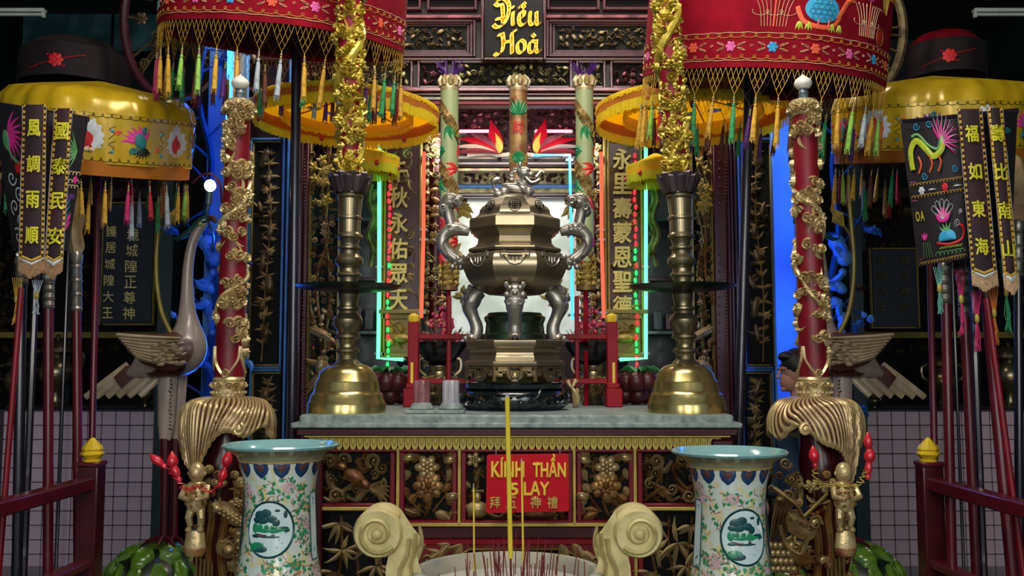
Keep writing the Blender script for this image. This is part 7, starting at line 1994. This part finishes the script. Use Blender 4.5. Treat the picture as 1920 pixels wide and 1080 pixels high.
# bulb lamp on a bracket
e = thing('bulb_lamp', 'lit round bulb lamp left of the red dragon column', 'lamp', P(391, 385, 5.0))
b = MB(); b.ell(P(394, 348, 5.0), (.03, .03, .032), 14, 10); b.build('bulb', 'lamp_warm', e)
b = MB(); b.tube([P(393, 360, 5.0), P(391, 383, 5.0)], .016, 10); b.build('socket', 'bulb_grey', e)
b = MB(); b.tube(cat_rom([tuple(P(391, 383, 5.0)), tuple(P(388, 410, 5.05)), tuple(P(400, 440, 5.4)), tuple(P(398, 470, 6.05))], 4), .008, 6); b.build('arm', 'bulb_grey', e)
b = MB(); b.tube(cat_rom([tuple(P(360, 345, 5.05)), tuple(P(375, 330, 5.03)), tuple(P(395, 326, 5.02)), tuple(P(412, 345, 5.05)), tuple(P(416, 380, 5.1))], 5), .006, 6); b.build('arc_stem', 'lacquer_dark', e)
# round carved hoops high behind
def hoop(cx, cy, rx, ry, Y, lab, a0, a1, m):
    e = thing('carved_hoop', lab, 'ornament', P(cx, cy + ry, Y))
    q = MB(); q.tube([P(cx + rx * cos(a0 + (a1 - a0) * i / 40), cy + ry * sin(a0 + (a1 - a0) * i / 40), Y) for i in range(41)], 9 * S(Y), 8); q.build('hoop', m, e)
    g = random.Random(3)
    for i in range(14):
        q = MB(); a = a0 + (a1 - a0) * g.random(); rr = g.uniform(.4, .85); x, y = cx + rx * rr * cos(a), cy + ry * rr * sin(a)
        (flower(q, x, y, 13, .03, 6) if i % 2 else scroll(q, x, y, 13, .03, i)); q.rib([(x, y), (cx + rx * cos(a), cy + ry * sin(a))], 2.5, .02); q.px(Y); q.build('blossom', 'dim_carving', e)
    q = MB(); p = P(cx, cy + ry * .6, Y); q.tube([P(cx, cy - ry, Y), Vector((P(cx, cy - ry, Y).x, Y, 4.99))], .012, 6); q.build('hanging_rod', 'pole_dark', e)
hoop(330, 40, 98, 150, 6.6, 'dark carved hoop with blossoms left of the red parasol', -1.57, 4.71, 'wood_purple')
hoop(1600, 60, 94, 130, 6.6, 'dark carved hoop with blossoms right of the red parasol', -1.57, 4.71, 'dim_carving')
# ================================================================== PORCELAIN VASES
def vase(cx, rimy, lab, seed, tall):
    Y = 3.3; k = S(Y)
    p = P(cx, rimy, Y)
    prof = [(rimy - 1, 98), (rimy - 3, 104), (rimy, 107), (rimy + 4, 105), (rimy + 10, 93), (rimy + 17, 82), (rimy + 26, 76), (rimy + 40, 71), (rimy + 60, 66.5), (rimy + 90, 63.5), (rimy + 125, 63), (rimy + 160, 65), (rimy + 200, 70), (rimy + 240, 77), (rimy + 280, 86), (rimy + 320, 92), (rimy + 345, 88), (rimy + 370, 74), (rimy + 390, 62), (rimy + 430, 56), (rimy + 480, 60), (rimy + 500, 70), (rimy + 506, 70)]
    Z = lambda py: p.z - (py - rimy) * k
    zb = Z(rimy + 506)
    e = thing('porcelain_vase', lab, 'vase', Vector((p.x, Y, zb)), 'porcelain floor vases')
    z0 = zb
    sm = cat_rom(prof, 3)
    body = [(r * k, Z(y) - z0) for y, r in sm]
    outer = [q for q in body if q[1] <= Z(rimy + 26) - z0 + 1e-6]
    def R(z):
        for (r0, za), (r1, zb_) in zip(outer[:-1], outer[1:]):
            if zb_ <= z <= za: return r1 + (r0 - r1) * ((z - zb_) / max(1e-6, za - zb_))
        return outer[0][0] if z > outer[0][1] else outer[-1][0]
    b = MB(); b.lathe(outer[::-1], 48); b.build('body', 'porcelain', e, True)
    lip = [(y, r) for y, r in cat_rom(prof[2:4], 3)]
    und = [(r * k, Z(y) - z0) for y, r in cat_rom(prof[3:7], 4)]
    b = MB(); b.lathe(und[::-1], 48, caps=False); b.build('rim_underside', 'porcelain_olive', e, True)
    b = MB(); b.lathe([(r * k, Z(y) - z0) for y, r in lip][::-1] + [(104 * k, Z(rimy - 3) - z0), (98 * k, Z(rimy) - z0), (80 * k, Z(rimy + 10) - z0), (66 * k, Z(rimy + 26) - z0), (60 * k, Z(rimy + 60) - z0), (58 * k, Z(rimy + 120) - z0)], 48, caps=False); b.build('flared_rim', 'porcelain_teal', e, True)
    H = Z(rimy) - z0
    def wr(q):
        Rm = 64 * k
        def mp(v):
            a = v.x / Rm - pi / 2; r = R(v.z) + .0012 - v.y
            return (r * cos(a), r * sin(a), v.z)
        return q.deform(mp)
    C = 2 * pi * 64 * k
    for i in range(12):     # lappets below the rim
        x = -C / 2 + (i + .5) * C / 12; zt_ = Z(rimy + 28) - z0
        q = MB(); q.fan([(x + dx * k, zt_ - dz * k) for dx, dz in ((-12, 0), (12, 0), (13, 10), (10, 18), (4, 24), (0, 27), (-4, 24), (-10, 18), (-13, 10))], .002); wr(q).build('lappet', 'porcelain_blue', e, True)
        q = MB(); q.fan([(x + dx * k, zt_ - dz * k) for dx, dz in ((-6, 3), (6, 3), (7, 9), (0, 17), (-7, 9))], .002, -.002); wr(q).build('lappet_heart', 'lappet_brown', e, True)
    q = MB(); q.rib([(-C / 2 + C * i / 60, Z(rimy + 27) - z0) for i in range(61)], 1.6 * k, .002); wr(q).build('gilt_line', 'print_ochre', e, True)
    med = (cx_m := -3 * k, Z(rimy + 144) - z0) if tall else (12 * k, Z(rimy + 146) - z0)
    mx, mz = med
    g = random.Random(seed)
    # scattered vine print (front and back)
    parts = {'print_green': MB(), 'print_red': MB(), 'print_pink': MB(), 'print_ochre': MB()}
    for i in range(520):
        x = g.uniform(-C / 2, C / 2); z = g.uniform(Z(rimy + 345) - z0, Z(rimy + 60) - z0)
        if math.hypot(x - mx, z - mz) < 50 * k: continue
        q = parts['print_ochre' if i % 3 == 0 else 'print_red']; a = g.uniform(0, 6.28)
        q.rib(cat_rom([(x, z), (x + 8 * k * cos(a), z + 8 * k * sin(a)), (x + 16 * k * cos(a + .7), z + 16 * k * sin(a + .7))], 3), .7 * k, .0008)
        for t in range(2 if i % 2 else 3):
            b_ = a + g.uniform(-1.6, 1.6); leafr(parts['print_green'], x + 6 * k * cos(b_), z + 6 * k * sin(b_), g.uniform(6, 10) * k, 2.8 * k, b_, .0012, .3, 0, 3)
        if i % 12 == 0: flower(parts['print_pink'], x + 10 * k, z, g.uniform(9, 15) * k, .001, 7, 0, 1)
    for m, q in parts.items(): wr(q).build('vine_print', m, e, True, kind='stuff')
    # landscape medallion
    def M_(nm, m, fn):
        q = MB(); fn(q); wr(q).build(nm, m, e, True)
    r = 43 * k
    M_('medallion', 'sky_white', lambda q: q.fan([(mx + r * cos(t * pi / 18), mz + r * 1.12 * sin(t * pi / 18)) for t in range(36)], .0015, -.001))
    M_('medallion_ring', 'ink_teal', lambda q: q.rib([(mx + r * cos(t * pi / 18), mz + r * 1.12 * sin(t * pi / 18)) for t in range(37)], 2 * k, .003, -.001))
    M_('painted_tree', 'ink_teal', lambda q: [q.blob(mx + dx * k, mz + dz * k, rx * k, rz * k, .001, -.0026) for dx, dz, rx, rz in ((-16, 24, 12, 9), (-6, 28, 10, 8), (-22, 16, 9, 6), (4, 18, 10, 7), (12, 12, 7, 7), (-12, 16, 12, 7), (14, 33, 5, 2.5), (28, 26, 3.5, 7), (24, 2, 10, 3), (30, -2, 6, 3), (-24, -12, 8, 3), (4, -13, 16, 2))])
    M_('painted_bank', 'print_green', lambda q: [q.blob(mx + dx * k, mz + dz * k, rx * k, rz * k, .001, -.0026) for dx, dz, rx, rz in ((0, -2, 26, 4), (-26, 2, 6, 9), (-16, 4, 5, 6), (-4, 4, 5, 4), (8, 3, 6, 4), (22, 0, 14, 3), (-20, -30, 14, 8))])
    M_('painted_boat', 'lappet_brown', lambda q: q.rib([(mx - 26 * k, mz - 10 * k), (mx - 8 * k, mz - 12 * k), (mx + 10 * k, mz - 10 * k)], 3 * k, .001, -.0026))
    M_('painted_water', 'porcelain_teal', lambda q: [q.rib([(mx + a * k, mz + z * k), (mx + b_ * k, mz + z * k)], 1 * k, .0008, -.0024) for a, b_, z in ((-20, 18, -18), (-10, 24, -24), (-6, 16, -31), (4, 30, -6))])
    M_('painted_cliff', 'ink_teal', lambda q: q.blob(mx - 14 * k, mz - 34 * k, 13 * k, 6 * k, .001, -.0026))
    # narrow blue-edged side panel
    for s in (-1, 1):
        x = s * 1.38 * 64 * k + mx * .5
        M_('side_panel', 'sky_white', lambda q: q.fan([(x + dx * k, mz + dz * k) for dx, dz in ((-9, -60), (9, -60), (11, -50), (11, 50), (9, 60), (-9, 60), (-11, 50), (-11, -50))], .0015, -.001))
        M_('side_panel_edge', 'ink_teal', lambda q: q.rib([(x + dx * k, mz + dz * k) for dx, dz in ((-9, -60), (9, -60), (11, -50), (11, 50), (9, 60), (-9, 60), (-11, 50), (-11, -50), (-9, -60))], 1.3 * k, .002, -.001))
        M_('brush_marks', 'porcelain_blue', lambda q: [q.rib([(x + g.uniform(-5, 5) * k, mz + t * 9 * k), (x + g.uniform(-5, 5) * k, mz + (t * 9 + 6) * k)], 1.1 * k, .001, -.0024) for t in range(-5, 6)])
    # wooden pedestal
    f = thing('vase_pedestal', 'low dark pedestal under ' + ('the vase at left' if cx < 960 else 'the vase at right'), 'pedestal', Vector((p.x, Y, 0)))
    h = zb - .0005
    b = MB(); b.lathe([(.2, 0), (.2, .03), (.16, .05), (.15, h - .05), (.18, h - .03), (.18, h)], 8, a0=pi / 8); b.build('pedestal_body', 'wood_dark', f, True, ang=30)
vase(527, 834, 'porcelain floor vase with landscape medallion, at left', 5, True)
vase(1367, 846, 'porcelain floor vase with landscape medallion, at right', 6, False)

# ================================================================== STONE INCENSE URN
UY = 2.62; uk = S(UY)
uc = P(952, 1062, UY)
e = thing('stone_urn', 'cream stone incense urn with scroll handles in the foreground', 'urn', Vector((uc.x, UY, 0)))
zr_ = P(952, 1066, UY).z
Rr = 170 * uk
b = MB(); b.lathe([(.1, 0), (.24, .02), (.26, .08), (.18, .16), (.14, .3), (.16, zr_ - .34), (.24, zr_ - .26), (.285, zr_ - .15), (.27, zr_ - .06), (Rr * .97, zr_ - .03), (Rr * 1.03, zr_ - .015), (Rr * 1.03, zr_ - .004), (Rr, zr_), (Rr * .93, zr_), (Rr * .9, zr_ - .02), (Rr * .9, zr_ - .05)], 56, caps=False); b.build('bowl', 'marble', e, True)
b = MB(); b.lathe([(0, zr_ - .03), (Rr * .5, zr_ - .034), (Rr * .905, zr_ - .042)], 40, caps=False); b.build('ash_bed', 'ash', e, True)
ASHZ = zr_ - .032
for s in (-1, 1):
    X = (lambda x: x) if s < 0 else (lambda x: 1906 - x)
    # scroll roll with disc faces
    q = MB(); c = P(X(714), 993, UY); r = 45 * uk
    sp = spiral(0, 0, r * .82, 1.05, pi * .25 if s < 0 else pi * .75, 1 if s < 0 else -1, 26, .3)
    depth = .14
    vs = []; fs = []
    q.lathe([(0, -depth / 2 - .002), (r * .34, -depth / 2 - .006), (r * .42, -depth / 2), (r * .9, -depth / 2), (r, -depth / 2 + .015), (r, depth / 2 - .015), (r * .9, depth / 2), (0, depth / 2)], 40, M=Matrix.Rotation(-pi / 2, 4, 'X'))
    q.deform(lambda v: Vector((v.x, v.y, v.z)) + c); ro = q.build('scroll_roll', 'cream_stone', e)
    for off in (-depth / 2,):
        q = MB(); q.rib(spiral(0, 0, r * .8, 1.3, (-.7 if s < 0 else pi + .7), (-1 if s < 0 else 1), 26, .32), end(.010, 1, .8), .016); q.deform(lambda v: Vector((v.x, v.y + off + .004, v.z)) + c); q.build('scroll_ridge', 'cream_stone', ro)
        q = MB(); q.ell((0, off, 0), (r * .26, .018, r * .26), 16, 8); q.deform(lambda v: v + c); q.build('scroll_boss', 'cream_stone', ro)
    # neck running down to the bowl, with a leaf spur
    out = [(752, 955), (775, 990), (788, 1006), (790, 1030), (782, 1040), (786, 1060), (792, 1078), (806, 1100), (812, 1140), (770, 1160), (728, 1130), (722, 1090), (724, 1062), (728, 1044), (742, 1018), (748, 990)]
    q = MB(); q.prism([(X(x), y) for x, y in out], -depth * .36, depth * .36); q.px(UY); q.build('handle_neck', 'cream_stone', e)
    q = MB()
    q.rib([(X(x), y) for x, y in ((768, 1010), (764, 1040), (750, 1070), (748, 1120))], 5, .02); q.rib([(X(x), y) for x, y in ((780, 1000), (778, 1030), (770, 1060), (774, 1100))], 4, .016)
    q.px(UY - depth * .36); q.build('neck_ridge', 'cream_stone', e)
    q = MB(); q.rib(cat_rom([(X(776), 1046), (X(786), 1026), (X(789), 1004), (X(786), 984)], 4), end(11, 1, .15), .03); q.px(UY - .03); q.build('leaf_spur', 'cream_stone', e)
    q = MB(); p0 = P(X(770), 1110, UY); q.ell((p0.x, UY, p0.z - .02), (.09, .07, .07), 14, 8); q.build('handle_root', 'cream_stone', e)

# ---- incense sticks
def stick(px0, y0, px1, y1, Y, r, m, lab, group, ashtip=True):
    a = P(px0, y0, Y); b_ = P(px1, y1, Y)
    d = b_ - a; ft = a + d * ((a.z - ASHZ + .01) / -d.z)
    e = thing('incense_stick', lab, 'incense stick', ft, group)
    q = MB(); q.tube([a, a.lerp(ft, .86)], r, 8); q.build('scented_coat', m, e)
    q = MB(); q.tube([a.lerp(ft, .86), ft], r * .45, 6); q.build('bamboo_core', 'incense_red', e)
    if ashtip: q = MB(); q.tube([a + (a - ft).normalized() * .012, a], [r * .5, r * .95], 8); q.build('ash_tip', 'ash', e)
stick(951, 745, 957, 1028, UY, .0065, 'incense_yellow', 'thick tall yellow incense stick in the middle of the urn', 'tall yellow incense sticks')
stick(888, 915, 889, 1058, UY, .0024, 'incense_yellow', 'thin yellow incense stick at the left of the urn', 'tall yellow incense sticks')
stick(978, 868, 981, 1044, UY, .0028, 'incense_yellow', 'thin yellow incense stick just right of the thick one', 'tall yellow incense sticks')
g = random.Random(12)
sm_ = MB(); sm_.tube([(0, 0, 0), (0, 0, .1)], [.0016, .0013], 5); STUB = meshof(sm_, 'stub', 'incense_red')
for i in range(64):
    x = g.gauss(.02, .09); y = g.uniform(-.12, .12); h = g.uniform(.5, 1.15) * (1.25 - abs(x) * 2.2)
    if abs(x) > .2: continue
    o = inst(None, 'incense_stub', (uc.x + x, UY + y, ASHZ - .012), None, (g.uniform(-.1, .1), g.uniform(-.14, .14) + x * .4, 0), (1, 1, max(.35, h)), mesh=STUB)
    tag(o, 'thin burnt red incense stub standing in the ash of the stone urn', 'incense stub', 'burnt incense stubs')

# ================================================================== PERSON BEHIND THE RIGHT COLUMN
PY_ = 5.5; pk = S(PY_)
pc = P(1481, 700, PY_)
e = thing('person', 'person in dark clothes seen in profile behind the right dragon column', 'person', Vector((pc.x + .03, PY_, 0)))
hz = P(1486, 697, PY_).z                      # middle of the head
def skin_body(name, joints, edges, m, par):
    me = bpy.data.meshes.new(name); me.from_pydata([j[0] for j in joints], edges, [])
    o = bpy.data.objects.new(name, me); COL.objects.link(o); o.parent = par
    me.materials.append(MATS[m])
    md = o.modifiers.new('skin', 'SKIN'); md.use_smooth_shade = True
    for i, j in enumerate(joints): me.skin_vertices[0].data[i].radius = (j[1], j[2] if len(j) > 2 else j[1])
    me.skin_vertices[0].data[0].use_root = True
    s_ = o.modifiers.new('sub', 'SUBSURF'); s_.levels = 2; s_.render_levels = 2
    dg = bpy.context.evaluated_depsgraph_get(); bpy.context.view_layer.update()
    m2 = bpy.data.meshes.new_from_object(o.evaluated_get(dg)); o.modifiers.clear(); o.data = m2
    m2.polygons.foreach_set('use_smooth', [True] * len(m2.polygons))
    if not m2.materials: m2.materials.append(MATS[m])
    return o
zs = hz - .26                                  # shoulder height
hip = .86 * zs / 1.25
J = [((0, 0, hip), .13, .11), ((0, 0, hip + .2), .125, .1), ((0, 0, zs - .08), .15, .11), ((0, 0, zs + .06), .055),
     ((0, -.17, zs - .02), .06), ((0, -.22, zs - .28), .046), ((-.1, -.2, zs - .48), .035),
     ((0, .17, zs - .02), .06), ((0, .22, zs - .28), .046), ((-.1, .2, zs - .48), .035),
     ((0, -.09, hip - .06), .09), ((-.02, -.1, hip * .53), .062), ((.0, -.1, .08), .045), ((-.09, -.1, .035), .035),
     ((0, .09, hip - .06), .09), ((-.02, .1, hip * .53), .062), ((.0, .1, .08), .045), ((-.09, .1, .035), .035)]
E_ = [(0, 1), (1, 2), (2, 3), (2, 4), (4, 5), (5, 6), (2, 7), (7, 8), (8, 9), (0, 10), (10, 11), (11, 12), (12, 13), (0, 14), (14, 15), (15, 16), (16, 17)]
skin_body('body', J, E_, 'shirt_navy', e)
q = MB(); c = Vector((0, 0, hz))
q.ell(c + Vector((.012, 0, .012)), (.092, .072, .112), 20, 14)
q.ell(c + Vector((-.035, 0, -.05)), (.052, .052, .066), 16, 10)                    # jaw
q.tube([c + Vector((.02, 0, -.06)), c + Vector((.025, 0, -.2))], [.05, .056], 12)  # neck
q.tube([c + Vector((-.078, 0, .02)), c + Vector((-.094, 0, -.012)), c + Vector((-.104, 0, -.03)), c + Vector((-.086, 0, -.04))], [.006, .008, .010, .005], 8)
for s in (-1, 1): q.ell(c + Vector((-.074, s * .03, .018)), (.012, .02, .01), 8, 6); q.ell(c + Vector((.02, s * .074, -.012)), (.018, .01, .03), 10, 6)
q.ell(c + Vector((-.086, 0, -.062)), (.007, .022, .005), 10, 6); q.ell(c + Vector((-.084, 0, -.073)), (.007, .02, .006), 10, 6); q.ell(c + Vector((-.068, 0, -.098)), (.016, .024, .016), 10, 6)
q.build('head', 'skin', e, True)
q = MB()
for s in (-1, 1): q.ell(c + Vector((-.088, s * .03, .012)), (.006, .01, .005), 8, 5); q.tube([c + Vector((-.09, s * .016, .034)), c + Vector((-.082, s * .046, .036))], .004, 5)
q.build('eyes_and_brows', 'hair', e, True)
q = MB(); q.ell(c + Vector((.022, 0, .04)), (.1, .084, .1), 20, 12); q.ell(c + Vector((.06, 0, -.01)), (.06, .074, .07), 14, 9); q.ell(c + Vector((-.03, 0, .085)), (.068, .06, .034), 14, 8); q.build('hair', 'hair', e, True)
for s in (-1, 1):
    q = MB(); w_ = Vector((-.12, s * .2, zs - .52))
    q.ell(w_ + Vector((-.01, 0, -.02)), (.02, .036, .045), 10, 7)
    for t in range(4): q.tube([w_ + Vector((-.015, (t - 1.5) * .018, -.05)), w_ + Vector((-.03, (t - 1.5) * .018, -.085)), w_ + Vector((-.022, (t - 1.5) * .016, -.115 + abs(t - 1.5) * .008))], [.009, .0085, .007], 6)
    q.tube([w_ + Vector((-.01, s * .03, -.01)), w_ + Vector((-.04, s * .035, -.04)), w_ + Vector((-.055, s * .025, -.065))], [.011, .01, .008], 6)
    q.build('hand', 'skin', e, True)
